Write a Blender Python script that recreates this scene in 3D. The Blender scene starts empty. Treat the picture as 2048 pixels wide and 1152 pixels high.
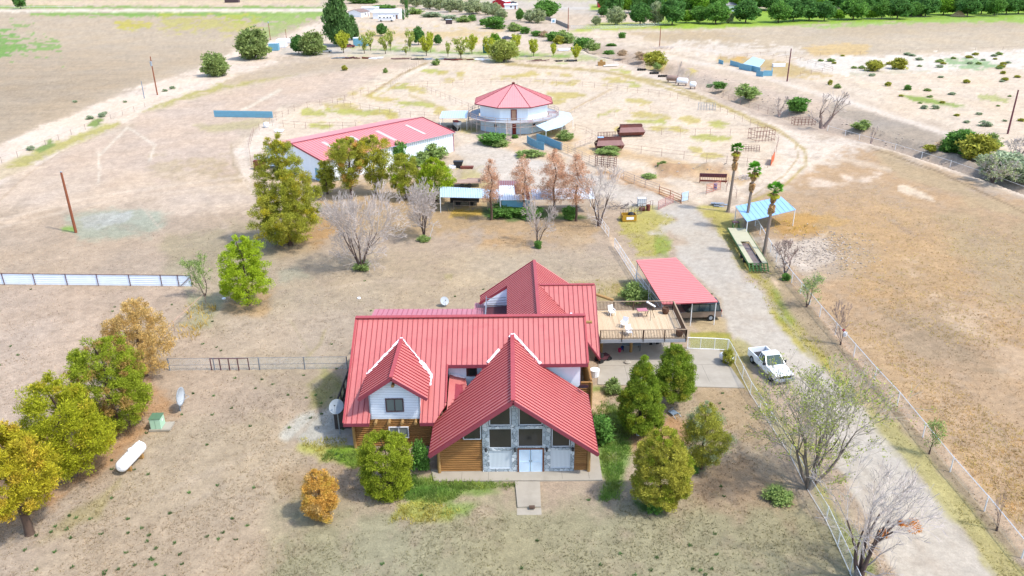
import bpy, math, random
import numpy as np
from mathutils import Vector, Matrix
random.seed(7); rng=np.random.default_rng(11)
SC=bpy.context.scene; COL=SC.collection
# ---------------------------------------------------------------- camera geometry (also used to survey positions on the ground)
FPX=1560.0; TH=math.radians(23.7); HC=36.4; RO=math.radians(0.58)
c_,s_=math.cos(TH),math.sin(TH); cr_,sr_=math.cos(RO),math.sin(RO)
def ray(px,py):
    u=(px-1024)/FPX; v=(py-576)/FPX
    u,v=u*cr_-v*sr_, u*sr_+v*cr_
    return (u, c_-v*s_, -(s_+v*c_))
def G(px,py,z=0.0):
    d=ray(px,py); t=(z-HC)/d[2]
    return Vector((d[0]*t,d[1]*t,z))
def HZ(px,py,Y):
    d=ray(px,py); return HC+d[2]*Y/d[1]
def PPM(py): return c_*(py-576+FPX*math.tan(TH))/HC     # pixels per metre at ground row py
def rz2(x,y,a): return (x*math.cos(a)-y*math.sin(a), x*math.sin(a)+y*math.cos(a))

# ---------------------------------------------------------------- colours: display target -> surface albedo
KX=1.98; EXPO=1.3
def lin(v):
    v/=255.0
    return v/12.92 if v<=.04045 else ((v+.055)/1.055)**2.4
def S(r,g,b,k=None):
    k=KX if k is None else k
    return (min(lin(r)/k,.9),min(lin(g)/k,.9),min(lin(b)/k,.9))
MATS={}
def mat(name,col,rough=.7,metal=0,var=.12,vscale=1.5,bump=0,bscale=8,spec=.3,stretch=None,island=0,trans=0,dirt=None,dscale=.4,damt=.5):
    if name in MATS: return MATS[name]
    m=bpy.data.materials.new(name); m.use_nodes=True; nt=m.node_tree; N=nt.nodes; L=nt.links
    b=N['Principled BSDF']; b.inputs['Roughness'].default_value=rough; b.inputs['Metallic'].default_value=metal
    b.inputs['Specular IOR Level'].default_value=spec
    tc=N.new('ShaderNodeTexCoord'); vec=tc.outputs['Object']
    if stretch:
        mp=N.new('ShaderNodeMapping'); mp.inputs['Scale'].default_value=stretch; L.new(vec,mp.inputs['Vector']); vec=mp.outputs['Vector']
    nz=N.new('ShaderNodeTexNoise'); nz.inputs['Scale'].default_value=vscale; nz.inputs['Detail'].default_value=6; nz.inputs['Roughness'].default_value=.65
    L.new(vec,nz.inputs['Vector'])
    mr=N.new('ShaderNodeMapRange'); mr.inputs['From Min'].default_value=.25; mr.inputs['From Max'].default_value=.75
    mr.inputs['To Min'].default_value=1-var; mr.inputs['To Max'].default_value=1+var; L.new(nz.outputs['Fac'],mr.inputs['Value'])
    fac=mr.outputs['Result']
    if island:
        g=N.new('ShaderNodeNewGeometry'); mi=N.new('ShaderNodeMapRange'); mi.inputs['To Min'].default_value=1-island; mi.inputs['To Max'].default_value=1+island
        L.new(g.outputs['Random Per Island'],mi.inputs['Value'])
        mm=N.new('ShaderNodeMath'); mm.operation='MULTIPLY'; L.new(fac,mm.inputs[0]); L.new(mi.outputs['Result'],mm.inputs[1]); fac=mm.outputs[0]
    mx=N.new('ShaderNodeVectorMath'); mx.operation='SCALE'; mx.inputs[0].default_value=col[:3]; L.new(fac,mx.inputs['Scale'])
    out=mx.outputs[0]
    if dirt:
        n2=N.new('ShaderNodeTexNoise'); n2.inputs['Scale'].default_value=dscale; n2.inputs['Detail'].default_value=5; n2.inputs['Roughness'].default_value=.7
        L.new(vec,n2.inputs['Vector'])
        r2=N.new('ShaderNodeMapRange'); r2.inputs['From Min'].default_value=.5; r2.inputs['From Max'].default_value=.68; r2.inputs['To Max'].default_value=damt
        L.new(n2.outputs['Fac'],r2.inputs['Value'])
        mc=N.new('ShaderNodeMix'); mc.data_type='RGBA'; L.new(r2.outputs['Result'],mc.inputs['Factor']); L.new(out,mc.inputs['A']); mc.inputs['B'].default_value=(*dirt[:3],1)
        out=mc.outputs['Result']
    L.new(out,b.inputs['Base Color'])
    if bump:
        n3=N.new('ShaderNodeTexNoise'); n3.inputs['Scale'].default_value=bscale; n3.inputs['Detail'].default_value=4; L.new(vec,n3.inputs['Vector'])
        bp=N.new('ShaderNodeBump'); bp.inputs['Strength'].default_value=bump; bp.inputs['Distance'].default_value=.05
        L.new(n3.outputs['Fac'],bp.inputs['Height']); L.new(bp.outputs['Normal'],b.inputs['Normal'])
    if trans:
        tr=N.new('ShaderNodeBsdfTranslucent'); L.new(out,tr.inputs['Color']); ms=N.new('ShaderNodeMixShader'); ms.inputs['Fac'].default_value=trans
        L.new(b.outputs[0],ms.inputs[1]); L.new(tr.outputs[0],ms.inputs[2]); L.new(ms.outputs[0],N['Material Output'].inputs['Surface'])
    MATS[name]=m; return m

# ---------------------------------------------------------------- mesh building
class MB:
    def __init__(s): s.v=[]; s.f=[]; s.mi=[]
    def add(s,vs,fs,mi=0):
        o=len(s.v); s.v+= [tuple(p) for p in vs]; s.f+=[tuple(o+i for i in f) for f in fs]; s.mi+=[mi]*len(fs)
    def box(s,x0,x1,y0,y1,z0,z1,mi=0):
        s.add([(x0,y0,z0),(x1,y0,z0),(x1,y1,z0),(x0,y1,z0),(x0,y0,z1),(x1,y0,z1),(x1,y1,z1),(x0,y1,z1)],
              [(0,3,2,1),(4,5,6,7),(0,1,5,4),(1,2,6,5),(2,3,7,6),(3,0,4,7)],mi); return s
    def bar(s,a,b,w,h,up=(0,0,1),mi=0):
        a=Vector(a); b=Vector(b); d=(b-a).normalized(); u=Vector(up); sd=d.cross(u)
        if sd.length<1e-4: sd=d.cross(Vector((1,0,0)))
        sd.normalize(); u=sd.cross(d); sd*=w/2; u=u*h/2
        vs=[a-sd-u,a+sd-u,a+sd+u,a-sd+u,b-sd-u,b+sd-u,b+sd+u,b-sd+u]
        s.add(vs,[(0,1,2,3),(5,4,7,6),(1,0,4,5),(2,1,5,6),(3,2,6,7),(0,3,7,4)],mi); return s
    def tube(s,a,b,r0,r1=None,n=8,cap=True,mi=0):
        r1=r0 if r1 is None else r1; a=Vector(a); b=Vector(b); d=(b-a).normalized()
        e=Vector((0,0,1)) if abs(d.z)<.9 else Vector((1,0,0)); p=d.cross(e).normalized(); q=d.cross(p)
        vs=[];
        for c,r in ((a,r0),(b,r1)):
            for k in range(n):
                t=2*math.pi*k/n; vs.append(c+p*math.cos(t)*r+q*math.sin(t)*r)
        fs=[(k,(k+1)%n,n+(k+1)%n,n+k) for k in range(n)]
        if cap: fs+=[tuple(range(n))[::-1],tuple(range(n,2*n))]
        s.add(vs,fs,mi); return s
    def path(s,pts,r,n=6,mi=0):
        for a,b in zip(pts[:-1],pts[1:]): s.tube(a,b,r,r,n,True,mi)
        return s
    def prism(s,poly,ax,h0,h1,mi=0):   # polygon of 2-tuples extruded along axis ax ('x','y','z')
        def m(p,h):
            return {'x':(h,p[0],p[1]),'y':(p[0],h,p[1]),'z':(p[0],p[1],h)}[ax]
        n=len(poly); vs=[m(p,h0) for p in poly]+[m(p,h1) for p in poly]
        s.add(vs,[tuple(range(n))[::-1],tuple(range(n,2*n))]+[(k,(k+1)%n,n+(k+1)%n,n+k) for k in range(n)],mi); return s
    def slab(s,poly,t,mi=0,mi_side=None):   # planar polygon (3D), thickness t below along its normal
        P=[Vector(p) for p in poly]; nrm=Vector((0,0,0))
        for i in range(len(P)): nrm+=P[i].cross(P[(i+1)%len(P)])
        nrm.normalize()
        if nrm.z<0: P=P[::-1]; nrm=-nrm
        n=len(P); vs=P+[p-nrm*t for p in P]; ms=mi if mi_side is None else mi_side
        s.add(vs,[tuple(range(n))],mi); s.add(vs,[tuple(range(n,2*n))[::-1]]+[(k,n+k,n+(k+1)%n,(k+1)%n) for k in range(n)],ms); return s
    def lathe(s,prof,n=16,cx=0,cy=0,cz=0,mi=0,ax='z'):
        vs=[];fs=[]
        for r,z in prof:
            for k in range(n):
                t=2*math.pi*k/n; a,b=r*math.cos(t),r*math.sin(t)
                vs.append({'z':(cx+a,cy+b,cz+z),'x':(cx+z,cy+a,cz+b),'y':(cx+a,cy+z,cz+b)}[ax])
        for i in range(len(prof)-1):
            for k in range(n): fs.append((i*n+k,i*n+(k+1)%n,(i+1)*n+(k+1)%n,(i+1)*n+k))
        s.add(vs,fs,mi); return s
    def ribs(s,poly,dirv,sp,w,h,off=0,mi=0):   # raised seams running along dirv across a planar polygon
        P=[Vector(p) for p in poly]; nrm=Vector((0,0,0))
        for i in range(len(P)): nrm+=P[i].cross(P[(i+1)%len(P)])
        nrm.normalize()
        if nrm.z<0: nrm=-nrm
        v=Vector(dirv).normalized(); v=(v-nrm*v.dot(nrm)).normalized(); u=v.cross(nrm).normalized(); o=P[0]
        q=[((p-o).dot(u),(p-o).dot(v)) for p in P]
        lo=min(a for a,b in q); hi=max(a for a,b in q); k=math.ceil((lo-off)/sp)
        while off+k*sp<hi-w:
            x=off+k*sp; k+=1
            if x<lo+w: continue
            hits=[]
            for i in range(len(q)):
                (a,b),(c,d)=q[i],q[(i+1)%len(q)]
                if (a<=x)!=(c<=x): hits.append(b+(d-b)*(x-a)/(c-a))
            hits.sort()
            for a,b in zip(hits[::2],hits[1::2]):
                if b-a<.08: continue
                A=o+u*x+v*a+nrm*h/2; B=o+u*x+v*b+nrm*h/2
                s.bar(A,B,w,h,nrm,mi)
        return s
    def build(s,name,mats,parent=None,smooth=False):
        me=bpy.data.meshes.new(name); 
        V=s.v
        if parent is not None and parent in FR:
            (lx,ly,lz),a=FR[parent]
            if getattr(s,'world',False):
                ca,sa=math.cos(-a),math.sin(-a)
                V=[((x-lx)*ca-(y-ly)*sa,(x-lx)*sa+(y-ly)*ca,z-lz) for x,y,z in V]
        me.from_pydata(V,[],s.f)
        if not isinstance(mats,(list,tuple)): mats=[mats]
        for m in mats: me.materials.append(m)
        if len(mats)>1: me.polygons.foreach_set('material_index',s.mi)
        if smooth: me.polygons.foreach_set('use_smooth',[True]*len(me.polygons))
        me.update()
        return link(name,me,parent)
FR={}
def W(): m=MB(); m.world=True; return m
def link(name,me,parent=None):
    o=bpy.data.objects.new(name,me); COL.objects.link(o)
    if parent is not None:
        o.parent=parent
        if parent in FR: FR[o]=FR[parent]
    return o
def tag(o,label=None,cat=None,group=None,kind=None):
    if label: o['label']=label
    if cat: o['category']=cat
    if group: o['group']=group
    if kind: o['kind']=kind
    return o
def thing(name,label,cat,loc=(0,0,0),rot=0,group=None):
    o=bpy.data.objects.new(name,None); COL.objects.link(o); o.location=loc; o.rotation_euler=(0,0,rot); o.empty_display_size=.3
    FR[o]=(tuple(loc),rot); return tag(o,label,cat,group)
def single(name,mb,mats,label,cat,loc=(0,0,0),rot=0,group=None,smooth=False):   # one-mesh thing, local coordinates
    o=mb.build(name,mats,None,smooth); o.location=loc; o.rotation_euler=(0,0,rot); return tag(o,label,cat,group)
def copytree(r,loc,rot=None,scale=None,label=None,group=None):
    c=r.copy(); COL.objects.link(c); c.location=loc
    if rot is not None: c.rotation_euler=(0,0,rot)
    if scale is not None: c.scale=scale if hasattr(scale,'__len__') else (scale,)*3
    if label: c['label']=label
    if group: c['group']=group
    for ch in r.children:
        d=ch.copy(); COL.objects.link(d); d.parent=c
        for g in ch.children:
            e=g.copy(); COL.objects.link(e); e.parent=d
    return c
def quadmesh(name,V,mats,mi=None,k=4):   # V: (n*k,3) numpy; fast polygon soup
    n=len(V)//k; me=bpy.data.meshes.new(name)
    me.vertices.add(n*k); me.loops.add(n*k); me.polygons.add(n)
    me.vertices.foreach_set('co',np.ascontiguousarray(V,dtype=np.float32).ravel())
    me.loops.foreach_set('vertex_index',np.arange(n*k,dtype=np.int32))
    me.polygons.foreach_set('loop_start',np.arange(0,n*k,k,dtype=np.int32))
    me.polygons.foreach_set('loop_total',np.full(n,k,dtype=np.int32))
    if not isinstance(mats,(list,tuple)): mats=[mats]
    for m in mats: me.materials.append(m)
    if mi is not None: me.polygons.foreach_set('material_index',np.ascontiguousarray(mi,dtype=np.int32))
    me.update(calc_edges=True); me.validate(); return me
# ---------------------------------------------------------------- world noise
def vnoise(x,y,seed=0):
    xi=np.floor(x).astype(np.int64); yi=np.floor(y).astype(np.int64); fx=x-xi; fy=y-yi
    fx=fx*fx*(3-2*fx); fy=fy*fy*(3-2*fy)
    def h(a,b):
        n=(a*374761393+b*668265263+seed*974711)&0xffffffff
        n=((n^(n>>13))*1274126177)&0xffffffff
        return ((n^(n>>16))&0xffff)/65535.0
    return (h(xi,yi)*(1-fx)+h(xi+1,yi)*fx)*(1-fy)+(h(xi,yi+1)*(1-fx)+h(xi+1,yi+1)*fx)*fy
def fbm(x,y,o=4,seed=0):
    t=0;a=.5;n=0
    for i in range(o):
        t=t+a*vnoise(x*2**i,y*2**i,seed+i*7); n+=a; a*=.55
    return t/n
def Gnp(px,py):
    u=(px-1024)/FPX; v=(py-576)/FPX
    u,v=u*cr_-v*sr_, u*sr_+v*cr_
    t=HC/(s_+v*c_); return u*t,(c_-v*s_)*t
def Pnp(X,Y,Z=0.0):
    z=Z-HC; fz=Y*c_-z*s_; v=(-z*c_-Y*s_)/fz; u=X/fz
    u,v=u*cr_+v*sr_,-u*sr_+v*cr_
    return 1024+u*FPX,576+v*FPX
def sdist(px,py,poly):     # signed distance in survey pixels, + inside
    P=np.array(poly,float); ins=np.zeros(px.shape,bool); d=np.full(px.shape,1e9)
    for i in range(len(P)):
        a=P[i]; b=P[(i+1)%len(P)]; e=b-a; L2=max((e**2).sum(),1e-9)
        t=np.clip(((px-a[0])*e[0]+(py-a[1])*e[1])/L2,0,1)
        d=np.minimum(d,np.hypot(px-a[0]-t*e[0],py-a[1]-t*e[1]))
        cnd=(a[1]>py)!=(b[1]>py)
        if abs(e[1])>1e-9: ins^=cnd&(px<e[0]*(py-a[1])/e[1]+a[0])
    return np.where(ins,d,-d)
def ldist(px,py,pts):      # distance to polyline
    d=np.full(px.shape,1e9)
    for a,b in zip(pts[:-1],pts[1:]):
        a=np.array(a,float); b=np.array(b,float); e=b-a; L2=max((e**2).sum(),1e-9)
        t=np.clip(((px-a[0])*e[0]+(py-a[1])*e[1])/L2,0,1)
        d=np.minimum(d,np.hypot(px-a[0]-t*e[0],py-a[1]-t*e[1]))
    return d
# ---------------------------------------------------------------- GROUND: colour zones, surveyed; later entries lie over earlier ones
# (outline, colour, edge softness, edge raggedness, strength)
Zs=[
([(-1600,-200),(3700,-200),(3700,420),(-1600,420)],(232,212,190),40,20,1),
([(-1600,380),(3700,380),(3700,1600),(-1600,1600)],(208,187,165),60,25,1),
# top-left field
([(-400,20),(650,24),(640,45),(560,72),(480,98),(396,136),(255,181),(127,235),(0,286),(-400,400)],(216,197,172),6,4,1),
([(-400,115),(120,120),(300,150),(250,180),(127,233),(0,285),(-400,400)],(204,184,158),25,14,.9),
([(0,90),(300,100),(420,105),(330,150),(120,160),(0,150)],(208,188,162),18,16,.6),
([(60,24),(650,22),(646,31),(300,33),(60,31)],(150,190,95),2,3,1),
([(430,20),(650,20),(625,40),(560,50),(470,42)],(168,196,106),4,14,.95),
([(560,40),(620,40),(540,78),(500,80)],(180,196,120),6,8,.8),
([(-50,62),(30,68),(52,95),(20,112),(-50,110)],(140,184,96),4,20,.95),
([(60,82),(110,88),(120,110),(70,100)],(150,186,104),3,18,.9),
([(25,48),(60,50),(50,60),(30,58)],(150,186,104),3,12,.8),
([(230,43),(300,46),(300,58),(240,56)],(210,200,80),4,7,.8),
([(320,28),(520,38),(510,62),(330,58)],(205,200,85),6,16,.6),
([(-400,-60),(640,-60),(640,10),(-400,12)],(240,216,186),4,2,1),
([(-400,9),(646,14),(646,19),(-400,18)],(150,185,95),2,3,.9),
([(-400,19),(646,18),(646,24),(-400,25)],(252,238,220),1.5,1,1),
# dirt road, left diagonal
([(-400,460),(0,290),(127,237),(255,183),(396,138),(481,98),(560,76),(640,42),(700,18),(720,22),(650,60),(600,88),(580,110),(400,190),(285,226),(250,247),(122,304),(60,342),(-20,384),(-400,560)],(251,231,212),4,5,1),
([(-50,352),(0,332),(60,305),(160,268),(238,242),(243,250),(130,295),(50,338),(-50,380)],(208,198,128),4,5,1),
([(283,224),(340,200),(450,165),(600,146),(600,150),(450,178),(330,216)],(205,195,130),3,4,1),
([(70,300),(100,282),(108,290),(80,306)],(150,170,100),3,5,1),
([(175,250),(205,230),(208,240),(190,252)],(150,170,100),3,5,1),
# reddish paddock left of the corral
([(250,262),(290,228),(400,196),(600,152),(830,118),(700,190),(640,206),(560,214),(545,240),(490,262),(462,290),(470,330),(520,370),(500,400),(0,410),(-60,400),(-20,386),(122,306)],(231,208,188),6,8,1),
([(480,150),(620,118),(800,112),(840,118),(600,150),(450,168)],(216,196,170),5,6,1),
([(300,330),(500,330),(500,380),(320,372)],(206,186,152),12,26,.8),
([(390,250),(540,240),(500,262),(400,262)],(208,196,150),5,5,.8),
([(0,330),(460,360),(500,410),(300,420),(0,440)],(232,210,188),18,26,.8),
# central corral, pale
([(545,250),(560,216),(660,204),(760,150),(860,124),(1000,118),(1130,124),(1260,132),(1400,190),(1500,228),(1560,262),(1592,310),(1560,350),(1500,372),(1400,408),(1330,398),(1180,338),(930,290),(910,262),(840,236),(600,282),(540,272)],(247,227,204),6,6,1),
([(520,255),(545,240),(560,250),(520,300),(500,320),(505,380),(480,350),(470,300)],(250,232,214),4,4,1),
# fields beyond the corral
([(640,45),(830,20),(1100,80),(1260,130),(1130,124),(1000,118),(860,122),(640,112)],(243,224,202),6,4,1),
([(700,58),(1000,60),(960,76),(720,78)],(228,202,150),5,12,.8),
([(700,92),(1240,108),(1260,124),(700,110)],(196,205,130),4,8,.8),
([(740,96),(1140,112),(1150,116),(740,104)],(150,182,95),3,4,.8),
([(640,98),(760,100),(980,112),(1000,117),(640,108)],(236,224,208),2,2,.9),
([(560,94),(660,88),(700,100),(660,112),(560,108)],(226,216,204),4,4,1),
# rutted dirt around corral
([(1420,185),(1600,262),(1600,330),(1560,360),(1460,420),(1500,380),(1588,320),(1580,285),(1540,255)],(247,227,206),6,8,1),
([(1560,250),(1700,275),(1760,310),(1700,345),(1620,370),(1560,380)],(251,234,217),14,14,1),
# right field
([(1700,300),(1790,300),(2048,395),(3700,800),(3700,1500),(2500,1500),(2150,1200),(1900,900),(1700,690),(1560,560),(1520,480),(1490,445),(1500,400),(1600,362)],(209,178,143),14,18,1),
([(1380,440),(1470,445),(1560,530),(1600,600),(1560,600),(1470,500)],(190,172,130),10,12,.8),
([(1620,370),(1760,350),(1720,366),(1640,376)],(245,226,208),6,12,.8),
([(1560,500),(1640,470),(1760,500),(1720,560),(1600,560)],(205,190,172),14,18,.7),
([(1640,470),(1800,400),(1980,520),(1900,640),(1700,600)],(212,178,134),30,40,.6),
([(1900,430),(2100,460),(2100,640),(1960,560)],(188,172,140),25,35,.5),
([(1740,620),(1900,600),(2000,760),(1850,720)],(178,158,132),25,35,.7),
([(1640,640),(1760,700),(1900,900),(2000,1000),(2100,900),(2050,1100),(1900,960),(1760,780)],(210,178,136),25,35,.6),
([(1820,540),(2060,700),(2060,760),(1880,640)],(226,200,172),20,30,.7),
([(1580,420),(1700,440),(1600,470)],(210,172,112),10,16,.7),
([(1760,290),(1900,350),(2048,420),(2060,450),(1880,380),(1760,330)],(205,184,150),8,10,.8),
([(1800,372),(1860,392),(1870,404),(1800,380)],(246,228,206),3,6,.8),
([(1530,440),(1620,430),(1640,470),(1560,478)],(212,168,104),9,16,.85),
([(1520,478),(1640,478),(1680,520),(1560,540)],(232,218,204),8,18,.7),
# ditch, canal road and far right ground
([(1140,60),(1330,105),(1600,150),(1850,235),(2100,340),(2450,480),(2450,100),(1300,40)],(246,226,203),5,4,1),
([(780,20),(1000,45),(1200,115),(1400,200),(1560,258),(1780,300),(2048,396),(2450,560),(2450,480),(2060,355),(1900,300),(1620,225),(1350,130),(1150,70),(980,30),(850,10)],(247,229,211),4,4,1),
([(860,26),(1000,52),(1180,100),(1300,140),(1480,222),(1620,268),(1760,288),(1900,330),(2060,380),(2060,345),(1930,305),(1800,268),(1640,200),(1500,170),(1330,120),(1180,84),(1000,36)],(216,196,178),5,6,1),
([(1660,208),(1800,240),(1960,290),(2100,350),(2100,375),(1980,345),(1880,310),(1760,270),(1660,225)],(192,178,162),4,5,1),
([(1300,110),(1460,158),(1660,205),(1640,228),(1460,188),(1290,128)],(232,210,190),4,7,.8),
([(1210,44),(1340,50),(1330,58),(1140,62)],(195,205,100),3,3,1),
([(1310,38),(1700,40),(1700,46),(1600,52),(1420,58),(1320,60)],(178,208,80),3,3,1),
([(1240,62),(1440,60),(1640,46),(2100,32),(2450,20),(2450,95),(2048,98),(1900,104),(1700,114),(1560,112),(1380,96)],(221,203,178),4,5,1),
([(1260,66),(1440,62),(1500,80),(1330,86)],(212,188,150),8,8,.7),
([(1600,78),(1900,60),(2450,50),(2450,36),(1700,46)],(206,188,160),10,8,.7),
([(1360,84),(1600,96),(1640,112),(1480,112),(1330,100)],(250,236,222),4,10,.7),
([(1605,96),(1700,86),(1740,92),(1730,112),(1630,116)],(232,202,150),4,7,1),
([(1580,116),(1750,112),(1900,106),(2100,99),(2450,90),(2450,120),(2100,132),(1860,142),(1700,150),(1600,140)],(251,240,227),3,6,1),
([(1890,116),(1950,120),(2010,134),(1960,138),(1900,128)],(150,190,130),2,8,.8),
([(1700,146),(1860,141),(1700,152)],(225,215,190),2,3,1),
([(1800,190),(1840,193),(1920,210),(1930,212),(1900,214),(1830,204)],(165,185,100),2,3,1),
([(1960,190),(2030,195),(2010,206),(1960,202)],(190,195,120),2,5,.8),
([(1440,112),(1560,120),(1660,150),(1560,150),(1440,124)],(214,188,132),4,8,.9),
([(1440,112),(1500,112),(1480,120)],(230,190,120),3,4,1),
([(960,0),(1420,0),(1420,18),(1180,30),(1100,20),(960,14)],(226,214,200),4,3,1),
([(1180,8),(1330,9),(1330,20),(1180,21)],(185,210,95),1.5,2,1),
([(-400,-105),(2450,-105),(2450,2),(-400,0)],(205,205,150),3,3,.7),
([(1330,18),(2450,12),(2450,40),(1700,46),(1560,50),(1330,46)],(165,202,78),4,4,1),
([(1600,52),(1900,38),(2100,34),(2100,37),(1900,44),(1640,56)],(175,205,110),2,3,.8),
# corral olive patches
]
OL=(214,196,118); OG=(196,196,100)
def ell(x,y,a,b,n=12,rot=0):
    return [(x+a*math.cos(2*math.pi*k/n)*math.cos(rot)-b*math.sin(2*math.pi*k/n)*math.sin(rot), y+a*math.cos(2*math.pi*k/n)*math.sin(rot)+b*math.sin(2*math.pi*k/n)*math.cos(rot)) for k in range(n)]
for x,y,a,b,r in [(628,227,26,6,.02),(690,215,50,6,.16),(720,225,70,6,.05),(770,228,28,5,.1),(645,252,24,3.5,0),(735,245,20,3,0),(760,198,40,4,.18),(830,208,40,6,.1),(880,222,10,8,0),(895,160,14,4,0),(800,172,20,6,-.5),(770,180,36,5,-.4),(835,180,20,4,.1),(865,143,20,3,0),(900,145,22,4,0),(920,150,8,6,0),(1040,152,36,6,-.2),(1075,163,16,4,.05),(1005,155,24,3,-.1),(1120,150,26,4,.1),(1145,161,12,3,0),(1120,165,30,3,0),(1235,162,32,5,.15),(1270,170,16,5,.15),(1215,170,18,3,0),(1135,190,40,6,.04),(1115,203,16,5,0),(1300,232,44,7,.03),(1380,238,20,4,.1),(1440,246,24,6,.08),(1290,243,40,4,.02),(1320,260,40,4,.02),(1425,276,40,5,.04),(1215,225,22,4,-.25),(1290,203,36,3,.08),(1360,262,16,3,0),(1430,312,26,6,.05),(1390,300,14,5,0),(700,190,30,4,-.5),(1000,200,10,2,0),(1240,258,10,3,0),(930,260,24,5,.1),(1100,268,22,5,0),(1310,128,20,3,.1),(1240,140,20,2.5,.1),(1380,142,14,3,.1)]:
    Zs.append((ell(x,y,a*1.0,b*1.0,12,r),OL if (x*7+y)%3 else OG,2.2,5,.85))
for x,y,a,b,r in [(1070,305,70,10,.28),(1370,348,60,14,.1),(1300,362,70,10,.25)]:
    Zs.append((ell(x,y,a,b,12,r),(226,190,150),8,8,.7))
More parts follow.
